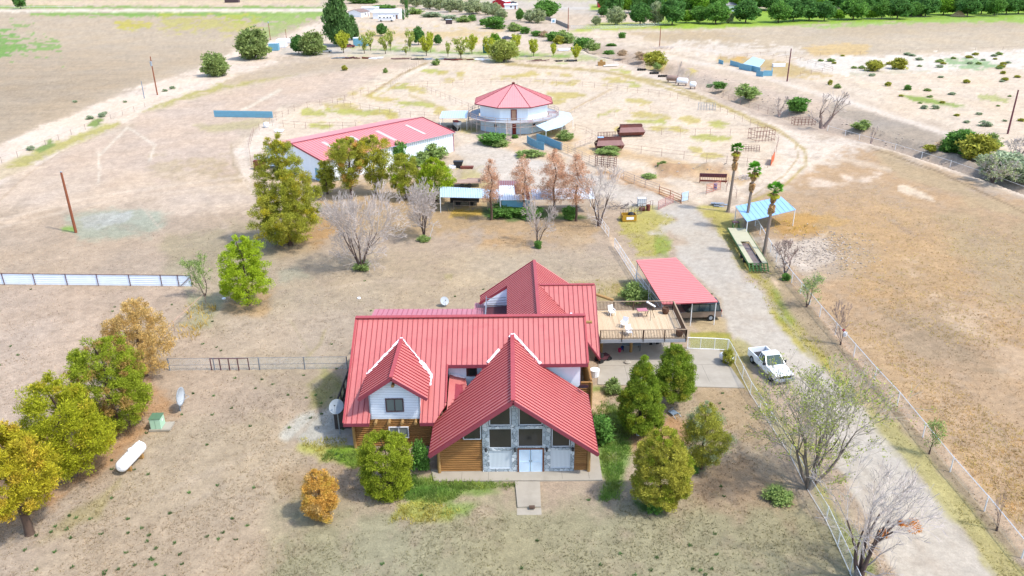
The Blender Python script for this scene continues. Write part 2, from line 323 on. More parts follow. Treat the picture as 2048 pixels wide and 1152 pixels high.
Zs+=[
([(1180,292),(1330,312),(1500,360),(1480,372),(1320,330),(1180,306)],(232,198,152),4,4,.8),
([(1200,340),(1300,372),(1370,405),(1340,408),(1280,385),(1190,350)],(214,172,128),4,5,.9),
([(1310,330),(1370,332),(1390,345),(1330,352)],(196,160,125),6,8,.8),
([(1400,335),(1470,330),(1480,350),(1410,350)],(196,160,125),6,8,.8),
([(1100,262),(1160,278),(1140,300),(1100,290)],(232,196,150),6,8,.8),
([(1120,280),(1200,300),(1180,312),(1110,296)],(238,205,160),6,8,.8),
# barnyard gravel
([(905,300),(960,285),(1010,300),(1060,318),(1130,330),(1230,365),(1330,398),(1340,420),(1280,425),(1180,385),(1100,390),(1000,372),(940,350)],(233,221,208),5,6,1),
([(905,330),(970,330),(980,380),(1000,400),(905,420)],(214,200,140),8,12,.8),
([(640,400),(900,400),(1180,430),(1210,470),(640,470)],(200,172,132),10,14,.9),
([(620,360),(900,350),(960,400),(640,420)],(216,184,142),10,16,.8),
([(600,430),(720,440),(640,500),(560,520),(540,500)],(205,165,115),14,12,.9),
([(880,470),(1160,430),(1200,450),(1180,500),(1000,500)],(208,178,140),14,14,.8),
([(960,470),(1060,470),(1060,500),(960,492)],(222,180,128),10,12,.7),
([(900,415),(965,418),(965,432),(900,432)],(226,190,100),4,5,1),
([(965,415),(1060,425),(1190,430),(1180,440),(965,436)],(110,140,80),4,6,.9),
([(1240,430),(1330,425),(1350,440),(1322,470),(1350,500),(1330,512),(1275,515),(1230,460)],(200,190,112),7,18,.95),
([(1310,470),(1345,480),(1340,520),(1310,510)],(160,180,85),6,8,.8),
([(1210,455),(1228,470),(1272,545),(1262,548),(1222,490)],(248,220,190),3,4,1),
([(1135,552),(1270,552),(1270,562),(1130,562)],(244,222,196),2.5,3,1),
([(1130,562),(1270,562),(1330,600),(1200,600),(1130,590)],(196,176,105),5,7,1),
([(1240,560),(1290,570),(1330,604),(1270,604)],(110,145,70),6,6,1),
([(885,560),(930,545),(970,548),(1010,562),(950,572),(890,570)],(246,220,186),3,5,1),
([(885,546),(910,545),(905,560),(888,560)],(196,188,115),3,3,1),
([(560,576),(630,570),(640,578),(580,582)],(240,216,184),3,5,.8),
([(712,584),(752,582),(748,596),(716,596)],(238,214,186),3,5,.9),
# gravel drive
([(1335,402),(1385,412),(1420,440),(1455,480),(1480,530),(1530,580),(1560,640),(1620,710),(1690,790),(1760,860),(1840,955),(1920,1050),(1990,1150),(2200,1500),(1800,1500),(1790,1152),(1720,1020),(1660,900),(1600,790),(1500,760),(1500,705),(1460,660),(1440,600),(1400,560),(1352,515),(1345,490),(1368,478),(1340,462),(1300,470),(1360,440),(1318,420)],(219,209,196),7,10,1),
([(1270,515),(1352,515),(1440,602),(1440,665),(1385,665),(1340,640),(1300,580)],(210,190,165),6,8,1),
([(1390,640),(1450,640),(1450,665),(1400,670)],(214,192,150),6,8,.8),
([(1395,415),(1440,418),(1475,445),(1480,500),(1545,555),(1570,620),(1650,690),(1700,770),(1740,800),(1715,802),(1640,730),(1555,650),(1528,585),(1478,540),(1450,475),(1420,445)],(204,190,112),6,8,1),
([(1530,560),(1560,580),(1600,650),(1560,640)],(150,170,75),8,9,.7),
([(1535,548),(1550,556),(1580,592),(1570,590),(1545,568)],(246,218,188),3,4,.9),
([(1560,560),(1620,600),(1700,700),(1790,800),(1900,930),(2050,1110),(2020,1110),(1880,960),(1760,830),(1640,700),(1560,600)],(190,170,140),7,9,.9),
([(1600,590),(1630,600),(1700,690),(1800,800),(1920,930),(2060,1090),(2050,1110),(1900,930),(1780,800),(1690,700)],(228,196,164),4,5,1),
([(1740,820),(1790,850),(1860,930),(1960,1050),(2060,1160),(1990,1150),(1920,1050),(1830,940),(1760,860)],(198,188,128),8,10,.9),
([(1475,680),(1500,700),(1520,760),(1600,880),(1660,980),(1740,1152),(1700,1152),(1620,980),(1500,780),(1462,690)],(190,180,125),6,8,.9),
([(1640,1000),(1720,1060),(1760,1152),(1720,1152)],(150,175,90),8,10,.7),
# yard around the house
([(520,440),(640,500),(1200,500),(1260,560),(1200,600),(700,640),(690,780),(300,860),(200,1000),(0,1200),(-200,1500),(1750,1500),(1620,1000),(1480,780),(1200,780),(1180,1000),(700,1000),(600,900),(400,640),(420,560)],(203,185,158),30,20,.8),
([(470,640),(690,620),(690,700),(420,706)],(208,189,168),16,14,.7),
([(-60,560),(380,580),(330,640),(230,660),(150,760),(60,840),(-60,900)],(212,190,170),12,12,.9),
([(-60,640),(200,640),(130,760),(-60,860)],(218,196,176),16,20,.7),
([(120,425),(280,420),(340,440),(300,470),(160,480)],(188,192,172),8,10,.9),
([(160,432),(260,430),(240,450),(170,452)],(206,205,198),5,10,.7),
([(120,455),(150,450),(150,462),(125,463)],(150,185,95),3,4,.9),
([(330,470),(520,440),(560,520),(440,560),(330,540)],(190,176,146),16,16,.8),
([(380,590),(440,600),(420,650),(350,660),(380,620)],(190,186,150),8,12,.8),
([(560,540),(600,530),(640,560),(560,562)],(192,186,162),8,10,.8),
# pine litter
([(300,740),(340,780),(350,830),(290,860),(210,960),(110,1020),(-50,1100),(-50,900),(120,860)],(208,166,124),16,16,.9),
([(150,1010),(240,960),(200,1040),(60,1100),(100,1060)],(188,176,120),10,10,.7),
([(480,570),(560,580),(530,630),(450,620)],(206,172,128),8,8,.8),
([(1210,850),(1350,820),(1400,860),(1370,900),(1250,900)],(208,165,122),14,12,.9),
([(1370,960),(1480,900),(1560,960),(1640,1060),(1660,1160),(1500,1080),(1380,1040)],(190,162,132),24,20,.8),
([(1380,780),(1490,778),(1560,900),(1500,900),(1400,820)],(196,172,138),10,10,.8),
([(560,960),(720,900),(720,990),(600,1060)],(190,164,132),16,14,.7),
# bottom
([(600,1000),(1700,1010),(1750,1500),(300,1500)],(176,172,140),40,30,.85),
([(0,1060),(500,1000),(600,1500),(0,1500)],(203,182,158),40,30,.6),
# green growth by the house
([(780,962),(800,945),(850,955),(960,962),(1030,966),(1030,975),(930,985),(890,1010),(830,1010),(785,1000)],(140,172,84),9,14,.85),
([(790,1000),(870,1000),(930,1020),(860,1050),(780,1040)],(196,200,100),9,10,.8),
([(890,1000),(960,1010),(930,1032),(880,1030)],(150,180,95),9,10,.7),
([(600,890),(700,880),(728,930),(640,925)],(200,200,105),10,10,.9),
([(650,900),(730,895),(730,925),(680,930)],(140,180,60),7,8,.9),
([(615,770),(650,740),(690,745),(690,830),(620,810)],(172,170,105),8,8,.8),
([(1175,830),(1215,800),(1262,820),(1270,860),(1240,960),(1240,1000),(1200,1000),(1208,960),(1190,880)],(132,168,78),10,14,.85),
([(1180,770),(1240,765),(1250,785),(1200,800),(1170,792)],(160,180,90),6,7,.9),
([(1168,780),(1210,780),(1220,830),(1180,835)],(236,206,170),6,7,.9),
([(1265,1000),(1320,1010),(1330,1030),(1280,1025)],(110,150,70),5,6,.9),
([(1530,965),(1590,970),(1600,1000),(1560,1010),(1530,990)],(128,160,84),8,14,.7),
([(1385,920),(1410,925),(1410,945),(1380,940)],(110,150,75),4,5,.9),
([(570,870),(600,840),(680,810),(700,850),(700,880),(640,890),(600,880)],(216,212,200),8,9,1),
([(1380,665),(1460,668),(1465,700),(1380,698)],(184,178,92),3,4,1),
([(1440,700),(1480,700),(1510,790),(1495,780),(1450,745)],(190,176,110),4,5,.9),
]
RUTS=[ # narrow tracks (polyline, colour, half width px, strength)
([(855,125),(800,150),(760,175),(735,190)],(190,165,110),2.0,.7),([(865,127),(815,150),(775,175),(750,190)],(254,240,222),3,.8),
([(1010,128),(1200,142),(1330,165),(1420,200),(1560,262),(1610,300),(1612,330),(1570,370),(1480,415)],(200,180,110),3,.8),
([(1545,258),(1590,285),(1597,315),(1570,350),(1500,395)],(196,172,120),1.6,.7),
([(1240,150),(1330,175),(1450,215),(1530,255)],(202,182,112),3,.8),
([(1140,222),(1220,180)],(214,188,140),2,.7),([(1480,415),(1400,420)],(230,205,170),2,.5),
([(820,190),(880,215),(935,245)],(212,190,130),3,.6),
([(195,300),(200,340),(195,370)],(250,234,214),2.5,.9),([(255,255),(200,310)],(250,234,214),2.5,.9),([(255,255),(310,290),(300,320)],(250,234,214),2.5,.9),
([(462,290),(466,330),(500,370),(530,400)],(200,180,150),2.4,.6),
([(560,180),(460,235)],(250,236,216),3,.9),([(200,300),(290,420),(330,470)],(236,214,194),2,.5),([(0,440),(180,395),(330,372),(500,352)],(240,220,200),3,.6),([(0,455),(190,408),(340,384),(500,366)],(240,220,200),3,.5),([(400,380),(470,480),(440,560)],(222,202,182),5,.5),([(640,580),(760,560),(900,566)],(224,204,180),3,.5),([(580,640),(640,740)],(190,176,140),2.5,.5),([(300,1000),(520,900),(640,760)],(212,194,172),6,.4),([(330,1030),(545,925),(670,790)],(212,194,172),5,.4),([(1600,330),(1700,320),(1780,340)],(246,228,208),5,.5),([(1640,380),(1900,500),(2060,600)],(196,166,136),2,.5),([(1720,700),(1880,640),(2060,650)],(222,192,160),4,.5),
([(0,400),(60,345),(122,305),(250,248)],(212,188,160),1.6,.6),([(1290,330),(1440,380)],(214,180,130),1.2,.5),
([(1540,600),(1640,730),(1760,870),(1880,1010),(1990,1150)],(200,190,174),5,.5),([(1500,640),(1600,760),(1700,880),(1820,1040),(1900,1152)],(232,222,208),5,.4),([(1420,520),(1480,620),(1580,750),(1700,900),(1850,1120)],(205,194,180),5,.4),
([(1740,295),(1880,345),(2060,430)],(160,138,112),1.6,.8),
([(1640,610),(1720,720),(1850,870),(2050,1110)],(186,150,118),1.5,.5),
([(640,480),(560,500),(520,470)],(190,170,140),3,.5),([(610,720),(640,690),(650,660)],(190,176,120),3,.4),
([(1130,556),(1270,556)],(205,180,150),1,.6),
([(1300,108),(1480,140),(1700,205),(1900,270),(2048,330)],(252,238,224),5,.7),
([(1260,92),(1340,106),(1460,135)],(214,196,170),1.5,.5),([(850,20),(1000,52),(1100,84),(1200,118)],(214,204,196),2,.6),
([(1330,440),(1300,470)],(240,222,195),2,.4),
]
def ground_color(px,py,X,Y):
    n1=fbm(X*.22,Y*.16,4,3)-.5; n2=fbm(X*.9,Y*.7,3,9)-.5; far=np.clip((420-py)/300,0,1)
    C=np.zeros(px.shape+(3,)); C[...]=np.array(S(214,194,172))
    sc=np.clip((py+110)/700,.25,1.6)
    for poly,col,soft,rag,k in Zs:
        P=np.array(poly); x0,y0=P.min(0)-60; x1,y1=P.max(0)+60
        m=(px>x0)&(px<x1)&(py>y0)&(py<y1)
        if not m.any(): continue
        d=sdist(px[m],py[m],poly)+(n1[m]*2.2+n2[m]*1.1)*rag*1.6
        a=np.clip(.5+d/(2*soft),0,1); a=a*a*(3-2*a)*k
        # ragged, broken-up interior
        a*=np.clip(1.05+(n2[m]*1.3+n1[m]*.6)*min(rag/12,1.2)*.9,0,1)
        C[m]=C[m]*(1-a[:,None])+np.array(S(*col))*a[:,None]
    for pts,col,hw,k in RUTS:
        P=np.array(pts); x0,y0=P.min(0)-30; x1,y1=P.max(0)+30
        m=(px>x0)&(px<x1)&(py>y0)&(py<y1)
        if not m.any(): continue
        d=ldist(px[m],py[m],pts)+n2[m]*hw*1.6
        a=np.clip(1.4-d/hw,0,1)*k
        C[m]=C[m]*(1-a[:,None])+np.array(S(*col))*a[:,None]
    # plough lines, top-left field
    fl=np.clip(sdist(px,py,[(-400,70),(400,75),(420,120),(255,181),(127,233),(0,285),(-400,400)])/20,0,1)
    fur=np.sin(Y*2*math.pi/2.6+X*.05+n1*3)*.5+.5
    C*=(1-.12*fl*fur*np.clip((py-60)/120,0,1))[...,None]
    dr=np.clip(sdist(px,py,[(1335,402),(1385,412),(1455,480),(1530,580),(1690,790),(1990,1150),(2200,1500),(1800,1500),(1790,1152),(1600,790),(1500,705),(1400,560),(1345,490),(1300,470)])/6,0,1)*.75
    v=1+(n1*.22+n2*.20)*(1-dr)+(fbm(X*3.1,Y*2.6,2,21)-.5)*.22
    C*=v[...,None]
    hue=(fbm(X*.12+40,Y*.1,3,31)-.5)
    C[...,0]*=1+hue*.07; C[...,2]*=1-hue*.12
    C*=np.array([1.03,1.01,.95])
    return C
ROUGH=[([(1290,128),(1500,185),(1640,225),(1800,285),(1900,322),(1980,345),(1900,300),(1760,262),(1620,220),(1470,165),(1330,118)],1.3),
       ([(1310,330),(1400,325),(1480,335),(1480,352),(1400,352),(1320,352)],1.4),([(1230,350),(1330,392),(1320,400),(1220,365)],.5)]
def ground_z(px,py,X,Y):
    z=(fbm(X*.35,Y*.35,3,51)-.5)*.10+(fbm(X*.06,Y*.06,2,52)-.5)*.15
    for poly,h in ROUGH:
        d=np.clip(sdist(px,py,poly)/6,0,1)
        z=z+d*h*np.clip(fbm(X*.28,Y*.28,4,61)*1.8-.45,0,1.2)
    # dry ditch
    d=np.clip(1-ldist(px,py,[(1180,98),(1330,138),(1500,205),(1640,248),(1800,292),(2000,358),(2300,470)])/12,0,1)
    z=z-d*1.6
    flat=sdist(px,py,[(560,500),(1700,500),(1760,1152),(560,1152)])
    return z*np.where(flat>0,.35,1)
# fine spaced sheet: rows and columns follow sight lines only for density
pxs=np.concatenate([np.arange(-1180,-420,40),np.arange(-420,2470,4.2),np.arange(2480,3200,40)]); pys=np.concatenate([np.array([-76,-70,-60,-50,-40,-32,-25,-18,-12,-7,-3]),np.arange(0,1400,3.1)])
GX,GY=np.meshgrid(pxs,pys); wx,wy=Gnp(GX,GY)
gcol=ground_color(GX,GY,wx,wy); gz=ground_z(GX,GY,wx,wy)
R_,C_n=GX.shape
# one far row behind the viewer closes the sheet
wx=np.vstack([wx,wx[-1:]*6]); wy=np.vstack([wy,np.full((1,C_n),-120.)]); gz=np.vstack([gz,gz[-1:]*0]); gcol=np.concatenate([gcol,gcol[-1:]],0)
def sheet(name,wx,wy,gz,gcol,mask=None,dz=0,matr=None):
    R,Cn=wx.shape; idx=np.arange(R*Cn).reshape(R,Cn)
    q=np.stack([idx[1:,:-1],idx[1:,1:],idx[:-1,1:],idx[:-1,:-1]],-1).reshape(-1,4)
    if mask is not None: q=q[mask.reshape(-1)]
    used,inv=np.unique(q,return_inverse=True); q=inv.reshape(-1,4)
    V=np.stack([wx.ravel()[used],wy.ravel()[used],gz.ravel()[used]+dz],-1)
    me=bpy.data.meshes.new(name); me.vertices.add(len(V)); me.loops.add(q.size); me.polygons.add(len(q))
    me.vertices.foreach_set('co',V.astype(np.float32).ravel()); me.loops.foreach_set('vertex_index',q.astype(np.int32).ravel())
    me.polygons.foreach_set('loop_start',np.arange(0,q.size,4,dtype=np.int32)); me.polygons.foreach_set('loop_total',np.full(len(q),4,dtype=np.int32))
    me.polygons.foreach_set('use_smooth',np.ones(len(q),dtype=bool))
    at=me.color_attributes.new('Col','FLOAT_COLOR','POINT')
    cc=np.ones((len(V),4),np.float32); cc[:,:3]=gcol.reshape(-1,3)[used]; at.data.foreach_set('color',cc.ravel())
    me.materials.append(matr); me.update(calc_edges=True)
    return tag(link(name,me),kind='structure')
def ground_mat(name,speck=.5,bump=.35):
    m=bpy.data.materials.new(name); m.use_nodes=True; nt=m.node_tree; N=nt.nodes; L=nt.links; b=N['Principled BSDF']
    b.inputs['Roughness'].default_value=.95; b.inputs['Specular IOR Level'].default_value=.1
    at=N.new('ShaderNodeAttribute'); at.attribute_name='Col'; tc=N.new('ShaderNodeTexCoord')
    def nz(sc,det,lo,hi,a,bb,dist=0):
        n=N.new('ShaderNodeTexNoise'); n.inputs['Scale'].default_value=sc; n.inputs['Detail'].default_value=det; n.inputs['Roughness'].default_value=.7; n.inputs['Distortion'].default_value=dist
        L.new(tc.outputs['Object'],n.inputs['Vector']); r=N.new('ShaderNodeMapRange'); r.inputs['From Min'].default_value=lo; r.inputs['From Max'].default_value=hi
        r.inputs['To Min'].default_value=a; r.inputs['To Max'].default_value=bb; L.new(n.outputs['Fac'],r.inputs['Value']); return n,r.outputs['Result']
    n1,a=nz(1.6,8,.3,.7,1-.16,1+.16,.6); n2,bb=nz(7,5,.28,.72,1-.24*speck-.04,1+.20*speck+.04,.3); n3,c=nz(3.2,6,.50,.70,1,1-.20*speck,.4)
    def mul(p,q):
        mm=N.new('ShaderNodeMath'); mm.operation='MULTIPLY'; L.new(p,mm.inputs[0]); L.new(q,mm.inputs[1]); return mm.outputs[0]
    n4,dd=nz(.42,9,.3,.7,1-.17*speck,1+.15*speck,.8); f=mul(mul(mul(a,bb),c),dd); sc=N.new('ShaderNodeVectorMath'); sc.operation='SCALE'; L.new(at.outputs['Color'],sc.inputs[0]); L.new(f,sc.inputs['Scale'])
    L.new(sc.outputs[0],b.inputs['Base Color'])
    bp=N.new('ShaderNodeBump'); bp.inputs['Strength'].default_value=bump; bp.inputs['Distance'].default_value=.12; L.new(n2.outputs['Fac'],bp.inputs['Height']); L.new(bp.outputs['Normal'],b.inputs['Normal'])
    return m
GM=ground_mat('soil_and_dry_grass',.8,.4); RM=ground_mat('packed_dirt',.25,.2)
sheet('ground',wx,wy,gz,gcol,None,0,GM)
cx=(GX[1:,1:]+GX[:-1,:-1])/2; cy=(GY[1:,1:]+GY[:-1,:-1])/2
cwx,cwy=Gnp(cx,cy); rn=(fbm(cwx*.9,cwy*.7,3,9)-.5)*14
def rmask(poly):
    m=sdist(cx,cy,poly)+rn>0
    return np.vstack([m,np.zeros((1,C_n-1),bool)])
DRIVE=[(1335,402),(1385,412),(1420,440),(1455,480),(1480,530),(1530,580),(1560,640),(1620,710),(1690,790),(1760,860),(1840,955),(1920,1050),(1990,1150),(2150,1395),(1830,1395),(1790,1152),(1720,1020),(1660,900),(1600,790),(1500,760),(1500,705),(1460,660),(1440,600),(1400,560),(1352,515),(1345,490),(1368,478),(1340,462),(1300,470),(1360,440),(1318,420)]
sheet('driveway',wx,wy,gz,gcol,rmask(DRIVE),.006,ground_mat('gravel',.3,.25))
sheet('dirt_road',wx,wy,gz,gcol,rmask([(-400,460),(0,290),(127,237),(255,183),(396,138),(481,98),(560,76),(640,42),(650,60),(600,88),(480,120),(396,165),(250,225),(122,282),(0,335),(-400,510)]),.006,RM)
sheet('canal_road',wx,wy,gz,gcol,rmask([(1140,62),(1330,104),(1600,150),(1850,235),(2100,345),(2300,430),(2300,470),(2100,372),(1850,262),(1600,178),(1330,120)]),.006,RM)
# ---------------------------------------------------------------- materials
RED=mat('red_standing_seam',S(246,146,140),.42,.0,.05,.5,spec=.45,dirt=S(234,124,124),dscale=.7,damt=.6)
REDT=mat('red_metal_trim',S(196,84,98),.45,0,.05,2,spec=.4)
RIBM=mat('shadow_toned_red_rib',S(188,66,74),.5,0,.05,2,spec=.3)  # darker than the panels: seam shadow lines are put into the rib colour
PINK=mat('faded_red_roof',S(240,156,170),.5,0,.05,.5,spec=.4)
PINKR=mat('shadow_toned_faded_rib',S(214,120,140),.5,0,.05,.5)  # porch ribs likewise, shadow beside each seam painted as a darker rib
SHINE=mat('coral_roof',(.62,.21,.21),.45,0,.05,.5,spec=.4,stretch=(1,.1,1))
WHITE=mat('white_painted_siding',(.78,.85,.92),.6,0,.04,1,bump=.1,bscale=3)
WHT=mat('white_paint',(.78,.79,.81),.5,0,.05,2)
CAULK=mat('white_sealant',(.8,.76,.8),.8,0,.05,5)
LOG=mat('varnished_log',S(196,142,80),.55,0,.28,2.2,stretch=(.35,.35,5),bump=.3,bscale=10,dirt=S(150,98,52),dscale=.7,damt=.7)
LOGD=mat('weathered_log_end',S(206,164,104),.7,0,.2,4)
WOOD=mat('weathered_deck_board',S(240,214,178,1.6),.8,0,.14,1.5,stretch=(7,.25,1),dirt=S(214,178,136),dscale=.5,damt=.6,bump=.2)
WOODD=mat('brown_stained_wood',S(120,96,80),.8,0,.2,3)
DARKM=mat('dark_maroon_trim',S(112,62,72),.6,0,.1,3)
CONC=mat('pale_concrete',S(214,204,186),.9,0,.08,.6,bump=.15,bscale=6,dirt=S(192,182,164),dscale=.35,damt=.7)
GALV=mat('galvanised_steel',S(196,208,220),.45,.3,.08,2)
GALR=mat('pale_sheet_metal',(.45,.59,.70),.5,.1,.10,.8,stretch=(3,.6,1))
BLUE=mat('blue_sheet_metal',(.14,.34,.46),.55,.0,.10,1,stretch=(1,1,4),dirt=S(150,190,205),dscale=.8,damt=.5)
SKYB=mat('sky_blue_roof',(.24,.42,.72),.5,0,.05,.6)
BLACK=mat('black_plastic',(.02,.02,.022),.5,0,.1,5)
RUBBER=mat('rubber',(.018,.018,.018),.85,0,.1,8)
RUST=mat('rusty_steel',S(150,84,70),.8,.1,.25,2,dirt=S(110,60,56),dscale=1,damt=.8)
PIPE=mat('rusty_pipe',S(168,132,120),.7,.1,.2,2)
WPIPE=mat('white_pipe',(.74,.75,.76),.5,0,.05,2)
BARK=mat('bark',S(120,98,84),.95,0,.25,3,stretch=(1,1,.3),bump=.4)
GREYB=mat('grey_dry_twigs',S(208,196,188,1.35),.9,0,.15,3)
def glass_mat(name,col,rough=.08):
    m=bpy.data.materials.new(name); m.use_nodes=True; b=m.node_tree.nodes['Principled BSDF']; b.inputs['Base Color'].default_value=(*col,1)
    b.inputs['Roughness'].default_value=rough; b.inputs['Specular IOR Level'].default_value=.6; return m
GLASS=glass_mat('dark_window_glass',(.028,.03,.028)); GLASSL=glass_mat('pale_window_glass',(.16,.19,.18),.15)
def voronoi_stone():
    m=bpy.data.materials.new('river_stone_facing'); m.use_nodes=True; nt=m.node_tree; N=nt.nodes; L=nt.links; b=N['Principled BSDF']; b.inputs['Roughness'].default_value=.8
    tc=N.new('ShaderNodeTexCoord'); v=N.new('ShaderNodeTexVoronoi'); v.inputs['Scale'].default_value=3.2; v.feature='DISTANCE_TO_EDGE'; L.new(tc.outputs['Object'],v.inputs['Vector'])
    v2=N.new('ShaderNodeTexVoronoi'); v2.inputs['Scale'].default_value=3.2; L.new(tc.outputs['Object'],v2.inputs['Vector'])
    r=N.new('ShaderNodeValToRGB'); r.color_ramp.elements[0].color=(.15,.17,.18,1); r.color_ramp.elements[1].position=.06; r.color_ramp.elements[1].color=(1,1,1,1); L.new(v.outputs['Distance'],r.inputs[0])
    r2=N.new('ShaderNodeValToRGB'); e=r2.color_ramp.elements; e[0].color=(*S(176,190,198),1); e[1].color=(.56,.60,.62,1); e.new(.5).color=(.36,.42,.46,1)
    sp=N.new('ShaderNodeSeparateColor'); L.new(v2.outputs['Color'],sp.inputs[0]); L.new(sp.outputs[0],r2.inputs[0])
    mx=N.new('ShaderNodeMix'); mx.data_type='RGBA'; mx.blend_type='MULTIPLY'; mx.inputs['Factor'].default_value=1; L.new(r2.outputs[0],mx.inputs['A']); L.new(r.outputs[0],mx.inputs['B']); L.new(mx.outputs['Result'],b.inputs['Base Color'])
    bp=N.new('ShaderNodeBump'); bp.inputs['Strength'].default_value=.6; bp.inputs['Distance'].default_value=.05; L.new(v.outputs['Distance'],bp.inputs['Height']); L.new(bp.outputs['Normal'],b.inputs['Normal']); return m
STONE=voronoi_stone()
def curtain_mat():
    m=bpy.data.materials.new('white_vertical_blinds'); m.use_nodes=True; nt=m.node_tree; N=nt.nodes; L=nt.links; b=N['Principled BSDF']; b.inputs['Roughness'].default_value=.3; b.inputs['Specular IOR Level'].default_value=.6
    tc=N.new('ShaderNodeTexCoord'); w=N.new('ShaderNodeTexWave'); w.inputs['Scale'].default_value=3.2; w.inputs['Distortion'].default_value=.6; L.new(tc.outputs['Object'],w.inputs['Vector'])
    r=N.new('ShaderNodeValToRGB'); r.color_ramp.elements[0].color=(.36,.42,.47,1); r.color_ramp.elements[1].color=(.60,.66,.70,1); L.new(w.outputs['Fac'],r.inputs[0]); L.new(r.outputs[0],b.inputs['Base Color']); return m
BLIND=curtain_mat()

# ---------------------------------------------------------------- THE LOG HOUSE
house=thing('log_house','large log house with red standing seam roof, stone gable front and white upper storey','house',(-2,56,0))
def H(): m=MB(); m.world=True; return m
FY=48.4          # front gable wall
def log_wall_y(mb,x0,x1,y,z0,z1,r=.105):      # courses of logs along X at plane y (front face toward -Y)
    z=z0+r
    while z+r*.6<z1: mb.tube((x0,y,z),(x1,y,z),r,r,8); z+=r*1.85
def log_wall_x(mb,y0,y1,x,z0,z1,r=.105):
    z=z0+r
    while z+r*.6<z1: mb.tube((x,y0,z),(x,y1,z),r,r,8); z+=r*1.85
SL=.734; AZ=6.62   # front gable: slope, top of wall under the ridge
def agz(x): return AZ-SL*abs(x)
# --- walls (parts)
lw=H()
# front gable logs, left and right of the stone
log_wall_y(lw,-5.5,-2.32,FY+.06,.05,2.9); log_wall_y(lw,4.52,5.5,FY+.06,.05,agz(5.0)-.2)
log_wall_x(lw,FY,56,-5.5,.05,2.45); log_wall_x(lw,FY,56,5.5,.05,2.45)
lw.box(-5.45,-2.3,FY+.08,FY+.3,0,2.9); lw.box(4.5,5.45,FY+.08,FY+.3,0,2.6)
# left block
log_wall_y(lw,-12.5,-5.6,51.86,.05,2.65); log_wall_x(lw,51.8,66.3,-12.5,.05,2.7); lw.box(-12.45,-5.6,51.9,52.1,0,2.62)
[lw.tube((-12.5,51.9+(z-2.0)/.62,z),(-12.5,66.2-(z-2.0)/.62,z),.105,.105,8) for z in [2.75+k*.195 for k in range(20)]]
# right block and rear wing
log_wall_y(lw,5.6,6.55,57.2,.05,2.7); log_wall_x(lw,57.2,73,6.6,.05,2.9); log_wall_x(lw,63,73.5,7.0,2.9,3.2); log_wall_y(lw,-12.5,6.6,66.4,.05,2.7); log_wall_y(lw,-2.6,6.6,73.2,.05,3)
lw.build('log_wall',LOG,house)
for (x,y,h) in ((-5.6,48.25,2.35),(5.62,48.25,2.35),(-12.55,51.65,2.5),(6.62,57.05,2.6)): p=H(); p.tube((x,y,0),(x,y,h),.13,.12,8); p.build('corner_log',LOGD,house)
def wallpart(fn):
    w_=H(); fn(w_); return w_.build('white_wall',WHITE,house)
DX=-9.18; DH=1.92; DZ=6.25; dy=51.75
wallpart(lambda u:(u.prism([(-5.3,2.8),(5.55,2.8),(5.55,5.2),(-5.3,5.2)],'y',56.0,56.2),u.box(5.35,5.55,56.2,66,2.7,5.2)))
wallw=wallpart(lambda u:(u.prism([(DX-DH,2.62),(DX+DH,2.62),(DX+DH,4.82),(DX,DZ),(DX-DH,4.82)],'y',dy,dy+.18),u.box(DX-DH,DX-DH+.1,dy+.18,56.5,3,4.82),u.box(DX+DH-.1,DX+DH,dy+.18,56.5,3,4.82)))
wallpart(lambda u:(u.prism([(-2.9,2.9),(-.5,2.9),(-.5,4.75),(-2.75,3.15)],'y',72.0,72.15),u.box(-.5,-.38,63.5,72.15,2.9,4.8)))
sd_=H()   # lap siding courses
z=2.75
while z<DZ-.15:
    hw=DH if z<4.82 else DH*(DZ-z)/(DZ-4.82)
    if hw>.15: sd_.box(DX-hw+.02,DX+hw-.02,dy-.018,dy-.003,z,z+.012)
    z+=.15
for x in (DX-DH,DX+DH): sd_.box(x-.05,x+.05,dy-.05,dy-.02,2.62,4.75)
sd_.build('siding_lap',mat('siding_edge',S(196,208,220),.7),wallw)
# stone facing of the gable
st=H(); y0,y1=FY-.12,FY+.1
XL=[-2.3,-1.78,.1,.42+.0,2.0]; 
cols=[(-2.32,-1.82),(-.14,.34),(2.18,2.75),(4.24,4.52)]
for i,(a,b) in enumerate(cols):
    top=[(a,0),(b,0),(b,agz(b)-.02)]+([(0,AZ-.02)] if a<0<b else [])+[(a,agz(a)-.02)]
    st.prism(top,'y',y0,y1)
for a,b,z0,z1 in [(-1.82,-.14,0,.32),(-1.82,-.14,1.98,2.2),(-1.82,-.14,3.92,4.12),(.34,2.18,2.16,2.3),(.34,2.18,3.92,4.12),(2.75,4.24,0,.32),(2.75,4.24,1.98,2.2)]:
    st.box(a+.002,b-.002,y0+.01,y1,z0,z1)
# shift of the stone pattern: columns as built at the place measured
st.build('stone_facing',STONE,house)
def window(x0,x1,z0,z1,y,name='window',glass=GLASS,frame=None,fw=.04,mull=0,poly=None,parent=None,sill=True):
    frame=frame or mat('pale_grey_frame',(.5,.55,.6),.5)
    f=H()
    if poly is None:
        for a,b,c,d in ((x0-fw,x1+fw,z0-fw,z0),(x0-fw,x1+fw,z1,z1+fw),(x0-fw,x0,z0,z1),(x1,x1+fw,z0,z1)): f.box(a,b,y-.07,y,c,d)
        if mull:
            xm=(x0+x1)/2; f.box(xm-.03,xm+.03,y-.06,y-.005,z0,z1)
    else:
        n=len(poly)
        for k in range(n):
            a=poly[k]; b=poly[(k+1)%n]; f.bar((a[0],y-.035,a[1]),(b[0],y-.035,b[1]),.07,fw*1.2,(0,1,0))
    fo=f.build(name,frame,parent or house)
    g=H(); g.prism(poly or [(x0,z0),(x1,z0),(x1,z1),(x0,z1)],'y',y-.02,y+.03); g.build('pane',glass,fo); return fo
wy_=FY-.02
